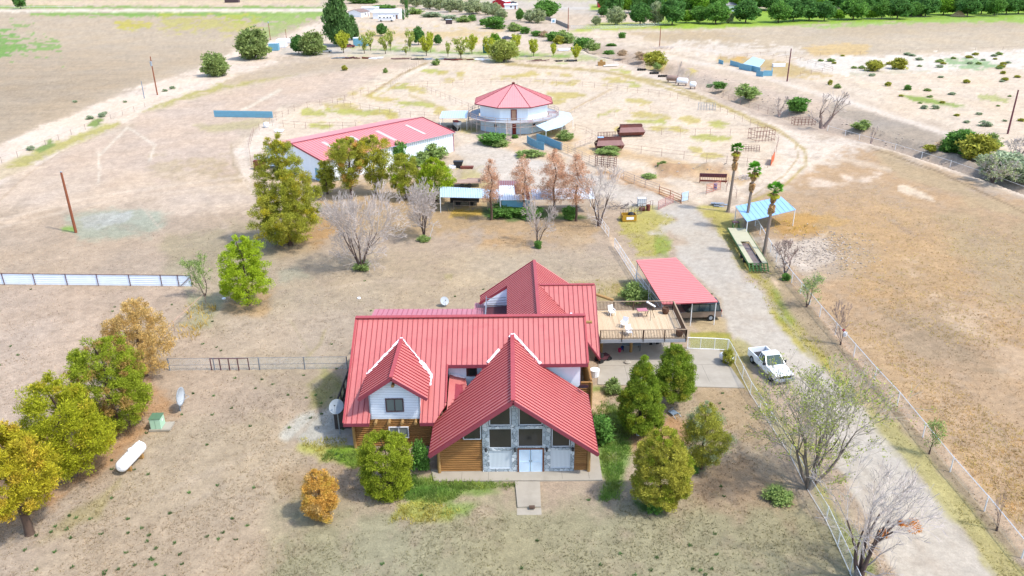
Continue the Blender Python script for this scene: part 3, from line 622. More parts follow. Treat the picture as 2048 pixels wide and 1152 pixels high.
window(-1.78,-.18,.38,1.94,wy_,glass=BLIND); window(2.79,4.2,.38,1.94,wy_,glass=BLIND)
window(-1.78,-.18,2.25,3.88,wy_); window(.38,2.14,2.35,3.88,wy_)
window(0,0,0,0,wy_,poly=[(2.85,2.3),(4.16,2.3),(4.16,agz(4.16)-.1),(2.85,agz(2.85)-.1)])
window(0,0,0,0,wy_,poly=[(-1.74,4.22),(-.22,4.22),(-.22,agz(.22)-.12),(-1.74,agz(1.74)-.12)])
window(0,0,0,0,wy_,poly=[(.42,4.22),(2.1,4.22),(2.1,agz(2.1)-.12),(.42,agz(.42)-.12)])
window(0,0,0,0,wy_,poly=[(-3.7,3.0),(-2.42,3.0),(-2.42,agz(2.42)-.12),(-3.7,agz(3.7)-.12)])
br=H()
for sx in (-1,1): br.bar((.3 if sx>0 else -.1,FY+.25,4.3),(sx*1.9+.1,FY+.25,5.1),.14,.16)
# door
df=H()
for a,b,c,d in ((.28,.38,0,2.1),(2.16,2.26,0,2.1),(.28,2.26,2.1,2.2)): df.box(a,b,FY-.18,FY-.05,c,d)
dfo=df.build('door_frame',mat('red_brown_door_frame',S(150,92,60),.6),house)
for a,b in ((.4,1.25),(1.29,2.14)):
    d=H(); d.box(a,b,FY-.13,FY-.08,.03,2.08); 
    for z in (.03,.95,2.0): d.box(a,b,FY-.15,FY-.13,z,z+.08)
    for x in (a,b-.07): d.box(x,x+.07,FY-.152,FY-.13,.11,2.0)
    do=d.build('door',mat('white_storm_door',(.54,.70,.84),.5),house)
    bars=H()
    x=a+.12
    while x<b-.1: bars.box(x,x+.015,FY-.145,FY-.13,.12,1.98); x+=.07
    bars.build('grille',WHT,do)
    k=H(); xx=b-.06 if a<1 else a+.06; k.tube((xx,FY-.2,1),(xx,FY-.2,1.16),.02,.02,6); k.build('handle',BLACK,do)
for x in (-2.05,.1,2.45,4.38):
    l=H(); l.tube((x,FY-.26,2.0),(x,FY-.26,2.2),.07,.09,6); l.tube((x,FY-.26,2.2),(x,FY-.26,2.38),.13,.01,6); l.bar((x,FY-.26,2.25),(x,FY-.1,2.25),.03,.03); l.build('wall_lantern',BLACK,house)
# upper and left windows
MAR=mat('maroon_window_frame',S(110,76,80),.6)
window(DX-.62,DX+.62,3.38,4.42,dy-.01,frame=MAR,mull=1,glass=GLASSL,fw=.08)
window(-9.72,-8.3,.95,1.85,51.72,frame=WHT,mull=1,glass=GLASSL,fw=.07)
window(-3.72,-3.05,4.05,4.72,55.98,frame=MAR,fw=.1)
o=H(); o.lathe([(.0,-.12),(.3,-.12),(.34,-.05),(.3,.0)],16,-5.95,51.72,1.75,ax='y'); o.build('round_window',BLACK,house)
# vigas under the dormer and at gables
for q_ in [((x,51.25,2.48),(x,52,2.48),.13) for x in (DX-1.55,DX-.5,DX+.52,DX+1.58)]+[((DX+.03,51.3,5.82),(DX+.03,51.9,5.82),.13),((5.2,59.3,7.15),(6.75,59.3,7.15),.13),((7.2,72.2,4.4),(10.2,71.4,3.6),.15),((-6.1,48.6,2.0),(-5.3,48.6,2.0),.1),((5.6,48.3,2.15),(5.95,48.2,2.15),.1)]:
    v=H(); v.tube(q_[0],q_[1],q_[2],q_[2],10); v.build('projecting_beam',LOGD,house)
# --- roofs
FA=REDT
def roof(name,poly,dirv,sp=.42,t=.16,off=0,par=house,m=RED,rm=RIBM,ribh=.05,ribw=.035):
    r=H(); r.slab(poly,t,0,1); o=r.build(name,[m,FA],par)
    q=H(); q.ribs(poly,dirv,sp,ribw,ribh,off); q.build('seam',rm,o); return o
# main: front plane through (y=51.0,z=2.72) .. ridge (59.1,7.85)
MS=(7.85-2.72)/(59.1-51.0)
def mz(y): return 7.85-MS*abs(59.1-y)
ML,MR=-13.15,6.12; XC=-5.25; YE=55.25; OV=51.0
RZ=6.86     # front gable ridge height
A_l=-6.2; A_r=6.2; AY=47.4
yv=59.1-(7.85-RZ)/MS                 # where the gable ridge meets the main plane
def azr(x): return RZ-SL*abs(x)
xv=(RZ-mz(YE))/SL                    # half width of the gable at the cut eave
front=[(ML,OV,mz(OV)),(DX-2.05,OV,mz(OV))]
ycut=53.0
# left strip, right strip and the field above (dormer hole left open)
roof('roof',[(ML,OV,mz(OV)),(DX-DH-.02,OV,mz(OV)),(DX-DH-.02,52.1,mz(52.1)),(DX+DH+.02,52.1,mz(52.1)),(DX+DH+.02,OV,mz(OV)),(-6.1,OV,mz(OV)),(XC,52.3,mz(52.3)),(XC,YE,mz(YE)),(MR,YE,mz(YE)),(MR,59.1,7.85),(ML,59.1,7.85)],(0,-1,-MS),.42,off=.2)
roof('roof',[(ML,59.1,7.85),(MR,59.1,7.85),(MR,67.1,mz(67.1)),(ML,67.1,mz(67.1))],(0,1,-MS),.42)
# lower roof in the notch behind the gable
roof('roof',[(XC+.04,51.4,2.78),(XC+1.75,53.2,3.35),(XC+1.35,55.95,3.75),(XC+.04,55.95,4.15)],(1,.12,-.3),.42)
# front gable
yl=59.1-(7.85-azr(A_l))/MS
for sx in (-1,1):
    e=sx*6.2; ze=azr(e)
    rear=[(sx*xv,YE,azr(xv)),(0,yv,RZ)]
    back_y=56.0 if sx>0 else 52.6
    poly=[(0,AY,RZ),(e,AY,ze),(e,51.5 if sx<0 else 55.6,ze),(sx*xv,YE+.3,azr(xv)),(0,yv+.05,RZ)]
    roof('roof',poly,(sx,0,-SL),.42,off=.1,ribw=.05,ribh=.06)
# dormer roof
DR=6.72; dyf=51.05; DSL=.70; dw=2.62
ydv=59.1-(7.85-DR)/MS
for sx in (-1,1):
    ze=DR-DSL*dw; ymeet=59.1-(7.85-ze)/MS
    roof('roof',[(DX,dyf,DR),(DX+sx*dw,dyf,ze),(DX+sx*dw,max(ymeet,dyf+.6),ze),(DX,ydv+.05,DR)],(sx,0,-DSL),.42,off=.1,ribw=.05,ribh=.06)
# ridge caps and barge boards
cap=H()
cap.bar((ML-.02,59.1,7.93),(MR+.02,59.1,7.93),.42,.07); cap.bar((0,AY-.02,RZ+.06),(0,yv,RZ+.06),.34,.07); cap.bar((DX,dyf-.02,DR+.06),(DX,ydv,DR+.06),.3,.06)
cap.bar((2.3,60.3,7.12),(2.3,73.7,7.12),.3,.07); cap.bar((2.5,67.95,6.9),(7.85,67.95,6.9),.3,.06)
cap.bar((ML+.03,OV,mz(OV)+.06),(ML+.03,59.1,7.91),.16,.05); cap.bar((MR-.03,YE,mz(YE)+.06),(MR-.03,59.1,7.91),.16,.05); cap.bar((XC-.03,52.4,mz(52.4)+.06),(XC-.03,YE,mz(YE)+.06),.12,.05)
cap.build('ridge_cap',mat('red_ridge_cap',S(216,98,102),.45),house)
FAM=mat('dark_red_fascia',S(176,84,100),.5)
def fbar(*q):
    f=H()
    for a_,b_,w_,h_ in q: f.bar(a_,b_,w_,h_)
    f.build('fascia',FAM,house)
fbar(*[((0,AY-.03,RZ-.13),(sx*6.22,AY-.03,azr(6.22)-.13),.05,.30) for sx in (-1,1)]+[((sx*6.22,AY,azr(6.2)-.12),(sx*6.22,51.4 if sx<0 else 55.6,azr(6.2)-.12),.05,.24) for sx in (-1,1)])
fbar(*[((DX,dyf-.03,DR-.12),(DX+sx*(dw+.01),dyf-.03,DR-DSL*dw-.12),.05,.26) for sx in (-1,1)])
for a_,b_ in ((ML,DX-DH-.03),(DX+DH+.03,-6.15)): fbar(((a_,OV-.03,mz(OV)-.14),(b_,OV-.03,mz(OV)-.14),.05,.26))
fbar(((XC,YE-.03,mz(YE)-.14),(MR,YE-.03,mz(YE)-.14),.05,.3))
soff=H(); soff.box(XC,MR-.1,YE+.02,55.98,mz(YE)-.2,mz(YE)-.16); soff.build('soffit',WHT,house)
# sealant smeared along the valleys
random.seed(3)
def smear(a,b,n,w0,w1):
    ck=H()
    a=Vector(a); b=Vector(b)
    for k in range(n):
        t0=k/n; t1=(k+1.25)/n; w=random.uniform(w0,w1); j=Vector((random.uniform(-.03,.03),random.uniform(-.03,.03),0))
        ck.bar(a.lerp(b,t0)+j,a.lerp(b,min(t1,1))+j,w,.05,(0,-.5,1))
    ck.build('valley_sealant',CAULK,house)
lz=DR-DSL*dw; ym=59.1-(7.85-lz)/MS
smear((DX,ydv+.08,DR+.1),(DX-dw+.1,ym+.15,lz+.13),9,.12,.24); smear((DX+.02,ydv+.08,DR+.1),(DX+1.7,ydv-1.7*DSL/MS*1+.12,DR-1.7*DSL+.12),12,.05,.09)
smear((DX+1.7,ydv-1.7*DSL/MS+.12,DR-1.7*DSL+.12),(DX+dw-.05,ym+.15,lz+.13),5,.2,.34); smear((DX+dw+.02,ym+.1,lz+.13),(DX+dw+.04,ym-1.1,lz-.2),5,.14,.22)
smear((.05,yv+.1,RZ+.1),(xv+.3,YE+.0,azr(xv+.3)+.25),13,.1,.24); smear((-xv+.9,yv-(xv-.9)*SL/MS+.1,azr(xv-.9)+.12),(-xv-.05,YE+.05,azr(xv)+.15),5,.16,.26); smear((-.02,yv+.1,RZ+.1),(-.25,yv-.2,RZ-.05),2,.12,.16)
smear((XC+.1,55.9,4.2),(XC+1.3,55.85,3.85),4,.08,.2)
fo_=H(); random.seed(5)
for k in range(46):
    t=k/45; fo_.bar((XC+1.75-t*2.1+random.uniform(-.06,.06),53.9-t*3.0,3.5-t*.95),(XC+1.75-t*2.1-.12,53.72-t*3.0,3.42-t*.95),random.uniform(.12,.28),.07)
fo_.build('sheathing_edge',mat('yellow_foam_edge',S(212,172,104),.9,0,.2,6),house)
# --- rear wing
RW=7.05; RS=.715
def rwz(x): return RW-RS*abs(x-2.3)
roof('roof',[(2.3,73.8,RW),(-3.3,73.8,rwz(-3.3)),(-3.3,72.4,rwz(-3.3)),(-.5,72.0,rwz(-.5)),(-.5,62.0,rwz(-.5)),(2.3,60.3,RW)],(-1,0,-RS),.42,ribw=.05)
roof('roof',[(2.3,73.8,RW),(6.0,73.8,rwz(6.0)),(6.0,66.9,rwz(6.0)),(5.5,62.5,rwz(5.5)),(2.3,60.3,RW)],(1,0,-RS),.42,ribw=.05)
gs=.605
roof('roof',[(2.62,67.9,6.82),(7.87,67.9,6.82),(7.72,61.0,2.65),(6.2,63.4,4.1),(4.3,62,3.25),(5.9,62,3.25)][:4]+[(5.6,64.5,4.76)],(0,-1,-gs),.45)
roof('roof',[(2.62,67.9,6.82),(7.87,67.9,6.82),(7.9,73.3,3.9),(2.62,73.3,3.9)],(0,1,-.55),.45)
for q_ in (((7.76,60.98,2.6),(6.1,63.5,4.1)),((7.9,67.9,6.72),(7.76,61.0,2.55)),((-3.32,73.9,3.0),(2.3,73.9,7.0)),((-3.32,72.3,2.95),(-.5,71.95,4.95))):
    rk=H(); rk.bar(*q_,.06,.25); rk.build('barge_board',REDT,house)
roof('porch_roof',[(-14.05,72.2,2.5),(-2.6,72.0,2.5),(-2.6,66.3,3.15),(-14.05,66.3,3.15)],(0,1,-.1),.5,.1,m=PINK,rm=PINKR)
roof('porch_roof',[(-3.9,74.6,2.0),(-2.5,74.4,2.0),(-2.5,71.9,2.5),(-3.9,71.9,2.5)],(0,1,-.15),.2,.06,m=PINK,rm=PINKR)
bf=H(); bf.box(-2.7,-.5,63.6,71.9,2.75,2.9); bf.build('balcony_floor',DARKM,house)
rl=H()
for z in (3.1,3.4,3.7,4.0): rl.bar((-2.6,63.8,z),(-2.6,71.8,z),.05,.05); rl.bar((-2.6,71.2,z),(-.6,71.5,z),.05,.05)
for y in (63.8,66.5,69,71.3): rl.bar((-2.6,y,2.9),(-2.6,y,4.1),.08,.08)
rl.build('balcony_railing',GALV,house)
bm_=H(); bm_.bar((-2.6,68.0,3.3),(-.5,68.3,3.5),.08,.2); bm_.build('orange_beam',mat('orange_plank',S(216,98,66),.6),house)
cc=H(); cc.box(-1.9,-.65,66.2,67.4,2.9,3.75); aco=cc.build('cooler',mat('pale_green_cooler',S(206,224,216),.5),house)
fnn=H(); fnn.lathe([(0,.0),(.34,.0),(.36,-.03)],16,-1.05,66.8,3.78); fnn.build('fan_grille',BLACK,aco)
# panel under the right eave and stucco bits
pp=H(); pp.box(5.56,5.62,56.1,57.2,2.6,4.9); pp.build('wall_trim',DARKM,house)
lt=H(); lt.tube((5.85,57.05,1.65),(5.85,57.1,1.65),.12,.12,8); lt.build('porch_lamp',GALV,house)
pr=H(); pr.box(-5.75,-5.5,51.5,51.85,.0,2.2); pr.build('corner_panel',LOGD,house)

# concrete around the house
cn=W()
def slabp(mb,pts,z0,z1): mb.prism([(G(*p).x,G(*p).y) for p in pts],'z',z0,z1)
c=MB(); slabp(c,[(868,964),(1205,962),(1196,905),(1180,905),(1176,940),(878,941),(862,941)],-.1,.10); o=c.build('front_walkway',CONC); tag(o,'pale concrete strip along the stone front of the house','walkway')
c=MB(); slabp(c,[(1030,965),(1080,965),(1082,1015),(1035,1016)],-.1,.11); c.box(G(1034,1024).x,G(1083,1024).x,G(1034,1030).y,G(1034,1016.5).y,-.2,.0); o=c.build('garden_path',CONC); tag(o,'short concrete path running from the double doors out into the yard','path')
c=MB(); slabp(c,[(1195,770),(1490,777),(1437,699),(1345,700),(1340,660),(1200,660)],-.1,.08); o=c.build('patio',CONC); tag(o,'wide concrete patio slab partly shaded by the raised deck','patio')
c=MB(); slabp(c,[(690,890),(712,892),(712,850),(700,820),(690,840)],-.1,.06); o=c.build('side_slab',CONC); tag(o,'narrow concrete strip beside the left log wall','slab')
jt=MB()
for x in (-3.9,-1.9,3.6,5.6): jt.box(x-.012,x+.012,47.35,48.25,.1,.104)
for x,y in ((10.5,0),(14.2,0),(17.8,0)): jt.box(x-.012,x+.012,61.2,64.3,.08,.084)
jt.box(8,20,64.3,64.33,.08,.084)
tag(jt.build('paving_joints',mat('dark_joint',S(150,142,130),.9)),kind='structure')
box1=MB(); box1.box(-.2,.2,-.12,.12,0,.12); a=G(1064,1018); single('doormat',box1,WOODD,'small dark mat on the last step of the garden path','mat',(a.x,a.y,.11))

# ---------------------------------------------------------------- DECK
deck=thing('raised_deck','raised timber deck with brown balustrade on the right side of the house','deck',(12,68,0))
DZ_=2.6; dx0,dx1,dyA,dyB=8.2,16.2,64.75,71.1
b=H(); x=dx0
while x<dx1-.05:
    b.box(x,min(x+.138,dx1),dyA,dyB,DZ_-.04,DZ_+random.uniform(-.002,.004)); x+=.146
b.build('deck_board',WOOD,deck)
b=H(); b.box(dx0,dx1,dyA-.05,dyA-.003,DZ_-.32,DZ_-.0); b.box(dx1+.003,dx1+.05,dyA,dyB,DZ_-.32,DZ_); b.box(dx0,dx1,dyB,dyB+.05,DZ_-.3,DZ_)
for k in range(9): b.box(dx0+.1,dx1-.1,dyA+.6*k+.3,dyA+.6*k+.36,DZ_-.28,DZ_-.05)
b.build('deck_frame',mat('grey_painted_beam',S(196,200,206),.7),deck)
for x,y in ((15.45,67.0),(11.5,67),(8.6,67),(15.9,70.9),(12,70.9)):
    b=H(); b.tube((x,y,0),(x,y,DZ_-.3),.15,.14,10); b.build('post',LOGD,deck)
TR=mat('tan_handrail',S(206,180,150),.8)
def rail(a,bb,n):
    a=Vector(a); bb=Vector(bb)
    r=H(); r.bar(a+Vector((0,0,1.0)),bb+Vector((0,0,1.0)),.12,.045); r.bar(a+Vector((0,0,.12)),bb+Vector((0,0,.12)),.05,.05); ro=r.build('handrail',TR if n!=99 else TR,deck)
    q=H(); L=(bb-a).length; k=int(L/.14)
    for i in range(1,k):
        pt=a.lerp(bb,i/k); q.box(pt.x-.02,pt.x+.02,pt.y-.02,pt.y+.02,DZ_+.1,DZ_+.98)
    q.build('baluster',WOODD,ro)
    m=max(2,int(L/1.9))
    for i in range(m+1):
        pt=a.lerp(bb,i/m); q=H(); q.box(pt.x-.05,pt.x+.05,pt.y-.05,pt.y+.05,DZ_-.25,DZ_+1.0); q.build('rail_post',WOODD,deck)
rail((dx0,dyA,DZ_),(dx1,dyA,DZ_),0); rail((dx1,dyA,DZ_),(dx1,dyB,DZ_),0); rail((dx0,dyB,DZ_),(dx1,dyB,DZ_),0)
# ---------------------------------------------------------------- TREES
def leafmat(name,c,isl=.4,tr=.35,var=.34,vs=1.3,**k): return mat(name,c,.75,0,var,vs,spec=.15,island=isl,trans=tr,**k)
def F(r,g,b): return S(r,g,b,KX*.56)
JUN=leafmat('juniper_foliage',F(152,166,50)); JUN2=leafmat('deep_green_pine_foliage',F(136,160,54)); PINEY=leafmat('yellow_green_pine_foliage',F(188,180,50),dirt=F(200,150,70),dscale=.35,damt=.35)
PINEG=leafmat('bright_pine_foliage',F(164,186,46)); PINED=leafmat('dull_pine_foliage',F(166,170,64),dirt=F(196,160,76),dscale=.3,damt=.35)
TAN=leafmat('tan_dead_foliage',F(208,176,110)); ORG=leafmat('orange_juniper_foliage',F(220,176,90),dirt=F(204,186,76),dscale=.8,damt=.9)
BRN=leafmat('rust_brown_foliage',F(216,174,142)); OLV=leafmat('olive_foliage',F(176,176,74)); GRN=leafmat('green_leaf',F(112,156,72)); DGN=leafmat('dark_green_leaf',F(98,142,72))
LGN=leafmat('light_green_leaf',F(152,174,100)); SAGE=leafmat('sage_leaf',F(172,186,150)); YGN=leafmat('yellow_green_leaf',F(190,196,70)); GRYL=leafmat('grey_green_leaf',F(172,182,136)); WILL=leafmat('willow_leaf',F(170,180,92))
BRANCH=mat('branch_bark',S(124,104,96),.95,0,.2,4); PALEB=mat('pale_bare_twigs',S(208,194,184,1.5),.9,0,.12,4); PINKB=mat('pinkish_bare_twigs',S(196,172,162),.9,0,.12,4)
def rdir(n):
    v=rng.normal(size=(n,3)); return v/np.linalg.norm(v,axis=1)[:,None]
def leaves(cent,rad,per,ln,wd,up=.25,flat=1.0):
    """rhombic leaf sprays filling clumps: returns (n*4,3)"""
    m=len(cent); n=m*per; ci=np.repeat(np.arange(m),per)
    d=rdir(n); rr=rng.random(n)**.45
    off=d*rr[:,None]*rad[ci][:,None]; off[:,2]*=flat
    c=cent[ci]+off
    ax=d*.9+rdir(n)*.7; ax[:,2]+=up; ax/=np.linalg.norm(ax,axis=1)[:,None]
    sd=np.cross(ax,rdir(n)); sd/=np.maximum(np.linalg.norm(sd,axis=1)[:,None],1e-6)
    l=(ln*(.6+.8*rng.random(n)))[:,None]; w=(wd*(.6+.8*rng.random(n)))[:,None]
    V=np.stack([c-ax*l/2,c+sd*w/2,c+ax*l/2,c-sd*w/2],1)
    return V.reshape(-1,3)
def shell(prof,h,n,lump=.22,inner=.5,seed=0):
    """clump centres near the surface of a crown of revolution; prof: [(t,r)]"""
    r0=np.random.default_rng(seed+99); T=np.array([p[0] for p in prof]); R=np.array([p[1] for p in prof])
    t=r0.random(n*4); w=np.interp(t,T,R); keep=r0.random(n*4)<w/R.max(); t=t[keep][:n]; n=len(t)
    a=r0.random(n)*2*math.pi; ph=r0.random(6)*6.28
    l=1+lump*(np.sin(a*2+ph[0]+t*5)+np.sin(a*3+ph[1]-t*9)+.7*np.sin(a*5+ph[2]+t*14))/2
    q=inner+(1-inner)*r0.random(n)**.5
    r=np.interp(t,T,R)*l*q
    return np.stack([r*np.cos(a),r*np.sin(a),t*h+r0.normal(size=n)*.05*h*.3],1),t
def trunkmesh(h,r,lean=0,n=9,branches=8,bl=1.2,z0=.25,z1=.95):
    mb=MB(); pts=[Vector((math.sin(k*1.3)*.04*h*k/n+lean*k/n,math.cos(k*1.7)*.03*h*k/n,h*k/n)) for k in range(n+1)]
    for k in range(n): mb.tube(pts[k],pts[k+1],r*(1-.85*k/n),r*(1-.85*(k+1)/n),8,False)
    for k in range(branches):
        t=z0+(z1-z0)*k/max(branches-1,1); p=pts[min(int(t*n),n-1)]; a=k*2.4; L=bl*(1.1-t*.8)
        mb.tube(p,p+Vector((math.cos(a)*L,math.sin(a)*L,.25*L)),r*.3*(1.1-t),r*.08,5,False)
    mb.tube((0,0,-.2),(0,0,.15),r*1.35,r*1.02,8,False); return mb
CONE=[(0,.1),(.06,.72),(.16,1),(.3,.93),(.5,.70),(.7,.45),(.86,.24),(.96,.09),(1,.02)]
EGG=[(0,.25),(.1,.75),(.25,.98),(.42,1),(.6,.92),(.78,.7),(.92,.4),(1,.1)]
BALL=[(0,.35),(.12,.8),(.3,1),(.5,1),(.7,.88),(.88,.58),(1,.12)]
PINEP=[(0,.2),(.08,.7),(.2,.95),(.35,.95),(.5,.85),(.65,.78),(.8,.6),(.92,.36),(1,.08)]
TALLP=[(0,.3),(.1,.8),(.2,1),(.35,.92),(.5,.8),(.7,.55),(.85,.35),(1,.06)]
def conifer(name,label,px,py,ptop,wpx,fm,prof=CONE,z0=.08,clumps=150,per=90,cr=.42,ln=.26,wd=.075,lump=.2,inner=.55,seed=1,trunk_r=.16,extra=None,cat='tree',group=None,dark=None,lean=0,flat=.8):
    g=G(px,py); H_=HZ(px,ptop,g.y); R_=wpx/PPM(py)/2
    t=thing(name,label,cat,(g.x,g.y,0),0,group)
    trunkmesh(H_*.93,trunk_r,lean).build('trunk',BARK,t,True)
    per=int(per*1.8); ln*=.74; wd*=.72
    c,tt=shell(prof,H_*(1-z0),int(clumps*1.2),lump,inner*.9,seed); c[:,0]*=R_/1.12; c[:,1]*=R_/1.12; c[:,2]+=H_*z0
    c[:,0]+=lean*tt
    rad=cr*(.65+.7*rng.random(len(c)))*np.interp(tt,[0,.8,1],[1,1,.6])
    V=leaves(c,rad,per,ln,wd,.35,flat)
    V[:,2]=np.maximum(V[:,2],.03)
    mats=[fm]; mi=None
    if dark is not None:
        mats=[fm,dark]; sel=(rng.random(len(c))<.16); mi=np.repeat(sel.astype(int),per)
    link('crown',quadmesh('crown',V,mats,mi),t)
    return t
conifer('pine_tree','yellow green pine leaning into the frame at the left edge, nearest the bottom',60,1068,850,168,PINEY,PINEP,.24,210,80,.5,.32,.08,.3,.35,1,.3,dark=leafmat('gold_pine_foliage',F(206,180,64)))
conifer('pine_tree','green pine in the left row just behind the white propane tank',148,952,752,186,leafmat('yellow_tinged_pine_foliage',F(168,172,44)),PINEP,.1,230,80,.55,.32,.08,.28,.35,2,.26,dark=PINEY)
conifer('juniper_tree','dense rounded green conifer with brown patches, third from the bottom in the left row',236,858,672,162,JUN,BALL,.06,260,100,.5,.26,.08,.2,.55,3,.26,dark=leafmat('brown_patch_foliage',F(178,146,84)))
conifer('dead_pine','tan dried pine at the far end of the left row',292,752,600,140,TAN,PINEP,.08,190,70,.5,.3,.07,.34,.3,4,.22)
conifer('pine_tree','bright lime green pine standing alone beside the white metal fence end',498,610,472,120,PINEG,PINEP,.1,200,80,.5,.3,.08,.3,.35,5,.24)
conifer('pine_tree','tall dull green pine at the left end of the tree row, largest in the picture',580,490,262,156,PINED,TALLP,.04,420,80,.58,.42,.09,.38,.2,6,.34,dark=PINEY)
conifer('pine_tree','thin pine against the long barn roof, left one of the pair',703,398,278,82,PINED,[(0,.15),(.2,.4),(.4,.55),(.6,.95),(.8,1),(.93,.7),(1,.2)],.18,130,75,.7,.45,.1,.3,.3,7,.24,dark=ORG)
conifer('pine_tree','thin pine against the long barn roof, right one of the pair',752,388,272,80,PINED,[(0,.2),(.2,.5),(.4,.7),(.6,1),(.8,1),(.93,.6),(1,.2)],.12,130,75,.7,.45,.1,.3,.3,8,.22,dark=PINEY)
conifer('pine_tree','low spreading pine in front of the white barn wall, right of the pair',812,398,306,66,PINED,BALL,.15,100,75,.65,.42,.1,.3,.35,9,.2,dark=PINEG)
conifer('pine_tree','bright rounded pine at the left end of the pale sheet metal sheds',872,402,318,76,PINEG,BALL,.12,130,85,.65,.42,.1,.25,.4,10,.2,dark=PINED)
conifer('pine_tree','small dark pine beside the tallest one, below the barn corner',655,388,320,40,PINED,EGG,.08,60,75,.6,.42,.1,.25,.4,11,.18)
conifer('juniper_bush','large round green juniper against the log wall left of the gable',775,980,868,112,mat('juniper_foliage',(0,0,0)),[(0,.6),(.1,.88),(.3,1),(.6,1),(.8,.85),(.93,.55),(1,.15)],.0,230,120,.34,.2,.06,.1,.7,12,.12,cat='bush')
conifer('juniper_bush','small orange and yellow juniper alone in the front yard',644,1036,940,72,ORG,EGG,.03,150,95,.28,.18,.055,.2,.6,13,.08,cat='bush',dark=TAN)
conifer('juniper_tree','dark green cone shaped conifer right of the gable, tallest of that group',1278,862,712,104,JUN2,CONE,.05,300,115,.36,.22,.065,.2,.6,14,.15,dark=JUN)
conifer('pine_tree','green pine with a bushy crown in front of the patio slab',1345,808,690,100,JUN2,[(0,.3),(.1,.9),(.22,1),(.4,.85),(.6,.66),(.8,.4),(.93,.2),(1,.05)],.16,230,95,.42,.24,.065,.24,.45,15,.14,dark=PINED)
conifer('juniper_tree','olive yellow egg shaped juniper nearest the front on the right of the house',1318,1012,858,116,leafmat('yellow_olive_juniper_foliage',F(182,178,74)),EGG,.03,320,120,.34,.2,.06,.16,.65,16,.14,dark=JUN)
conifer('pine_tree','soft open olive pine between the egg shaped juniper and the wire fence',1403,938,808,92,OLV,EGG,.12,190,70,.4,.26,.05,.22,.3,17,.12,dark=GRYL)
# dark interior fill so the crowns are not see-through comes from the inner clumps themselves

# --- bare and half bare trees
def baretree(name,label,px,py,ptop,wpx,bm,tm=None,stems=5,depth=5,seed=1,tr=.14,spread=.55,leaf=None,nleaf=0,lsize=.12,minr=.011,cat='tree',fork=3,group=None,z0=0,bare_r=None):
    rr=random.Random(seed); g=G(px,py); H_=HZ(px,ptop,g.y); R_=wpx/PPM(py)/2
    t=thing(name,label,cat,(g.x,g.y,0),0,group)
    trunk=MB(); tw=MB(); tips=[]
    segs=[]
    def grow(p,d,L,r,k):
        q=p
        for s in range(3):
            d=(d+Vector((rr.uniform(-.16,.16),rr.uniform(-.16,.16),rr.uniform(-.05,.10)))).normalized()
            nq=q+d*L/3; r2=max(r*.86,minr)
            (trunk if k>=depth-1 else tw).tube(q,nq,max(r,minr),r2,5 if k>=depth-1 else 3,False); q=nq; r=r2
            if k>=2 and s<2 and rr.random()<.85:
                a=rr.uniform(0,6.283); e=d.orthogonal().normalized(); e.rotate(Matrix.Rotation(a,3,d))
                grow(q,(d*.6+e*rr.uniform(.6,1.1)+Vector((0,0,.05))).normalized(),L*rr.uniform(.4,.62),r*.42,k-2)
        if k<=0: tips.append((q,d)); return
        if k<=2: tips.append((q,d))
        nb=fork-1+(1 if rr.random()<.6 else 0)
        for i in range(nb):
            a=rr.uniform(0,6.283); sp=spread*rr.uniform(.5,1.3)
            e=d.orthogonal().normalized(); e.rotate(Matrix.Rotation(a,3,d)); nd=(d+e*sp+Vector((0,0,.04))).normalized()
            grow(q,nd,L*rr.uniform(.62,.84),r*.68,k-1)
    for s in range(stems):
        a=s*6.283/stems+rr.uniform(-.3,.3); tilt=spread*rr.uniform(.35,.95) if stems>1 else .08
        d=Vector((math.cos(a)*tilt,math.sin(a)*tilt,1)).normalized()
        grow(Vector((math.cos(a)*tr*.6,math.sin(a)*tr*.6,z0)),d,H_*.26,tr,depth)
    # fit to the measured size
    allv=np.array(trunk.v+tw.v); mx=np.percentile(allv[:,2],99.7); rad=np.percentile(np.hypot(allv[:,0],allv[:,1]),97)
    sz=H_/mx; sr=R_/rad
    for m in (trunk,tw): m.v=[(x*sr,y*sr,z*sz) for x,y,z in m.v]
    trunk.tube((0,0,-.1),(0,0,.35),tr*1.5*(1 if stems==1 else 1.4),tr*1.1,7,False)
    trunk.build('trunk',tm or BRANCH,t,True)
    if tw.f: tw.build('twigs',bm,t)
    if leaf is not None:
        T=np.array([[p.x*sr,p.y*sr,p.z*sz] for p,d in tips]); idx=rng.integers(0,len(T),nleaf//8)
        V=leaves(T[idx],np.full(len(idx),.34),8,lsize,lsize*.6,.1); link('leaves',quadmesh('leaves',V,[leaf]),t)
    return t
baretree('bare_tree','large bare grey tree with many stems in the middle of the back yard',722,540,372,160,GREYB,BRANCH,7,6,21,.14,.5,minr=.014)
baretree('bare_tree','bare grey tree right of the largest one, a white pole leaning beside it',848,474,364,100,GREYB,BRANCH,5,6,22,.12,.5,minr=.016)
baretree('bare_tree','small bare tree with a green tuft at its foot in the back yard',1075,490,402,78,PALEB,BRANCH,3,5,23,.10,.6,minr=.018)
baretree('bare_tree','bare dark tree beside the fence end near the yellow bin',1198,452,340,106,GREYB,BRANCH,3,5,24,.14,.5,minr=.016)
baretree('half_bare_tree','big half leafless tree growing through the wire fence beside the gravel drive',1618,978,738,280,mat('grey_brown_twigs',S(196,186,170,1.7),.9,0,.15,3),mat('grey_bark',S(160,146,134),.95,0,.2,4),7,5,25,.12,.52,leaf=leafmat('sparse_leaf',F(160,172,84)),nleaf=7000,lsize=.15,minr=.012)
baretree('bare_tree','bare tree with orange mistletoe clumps at the bottom edge beside the drive',1718,1158,930,250,GREYB,BRANCH,4,5,26,.2,.55,minr=.012)
m=MB()
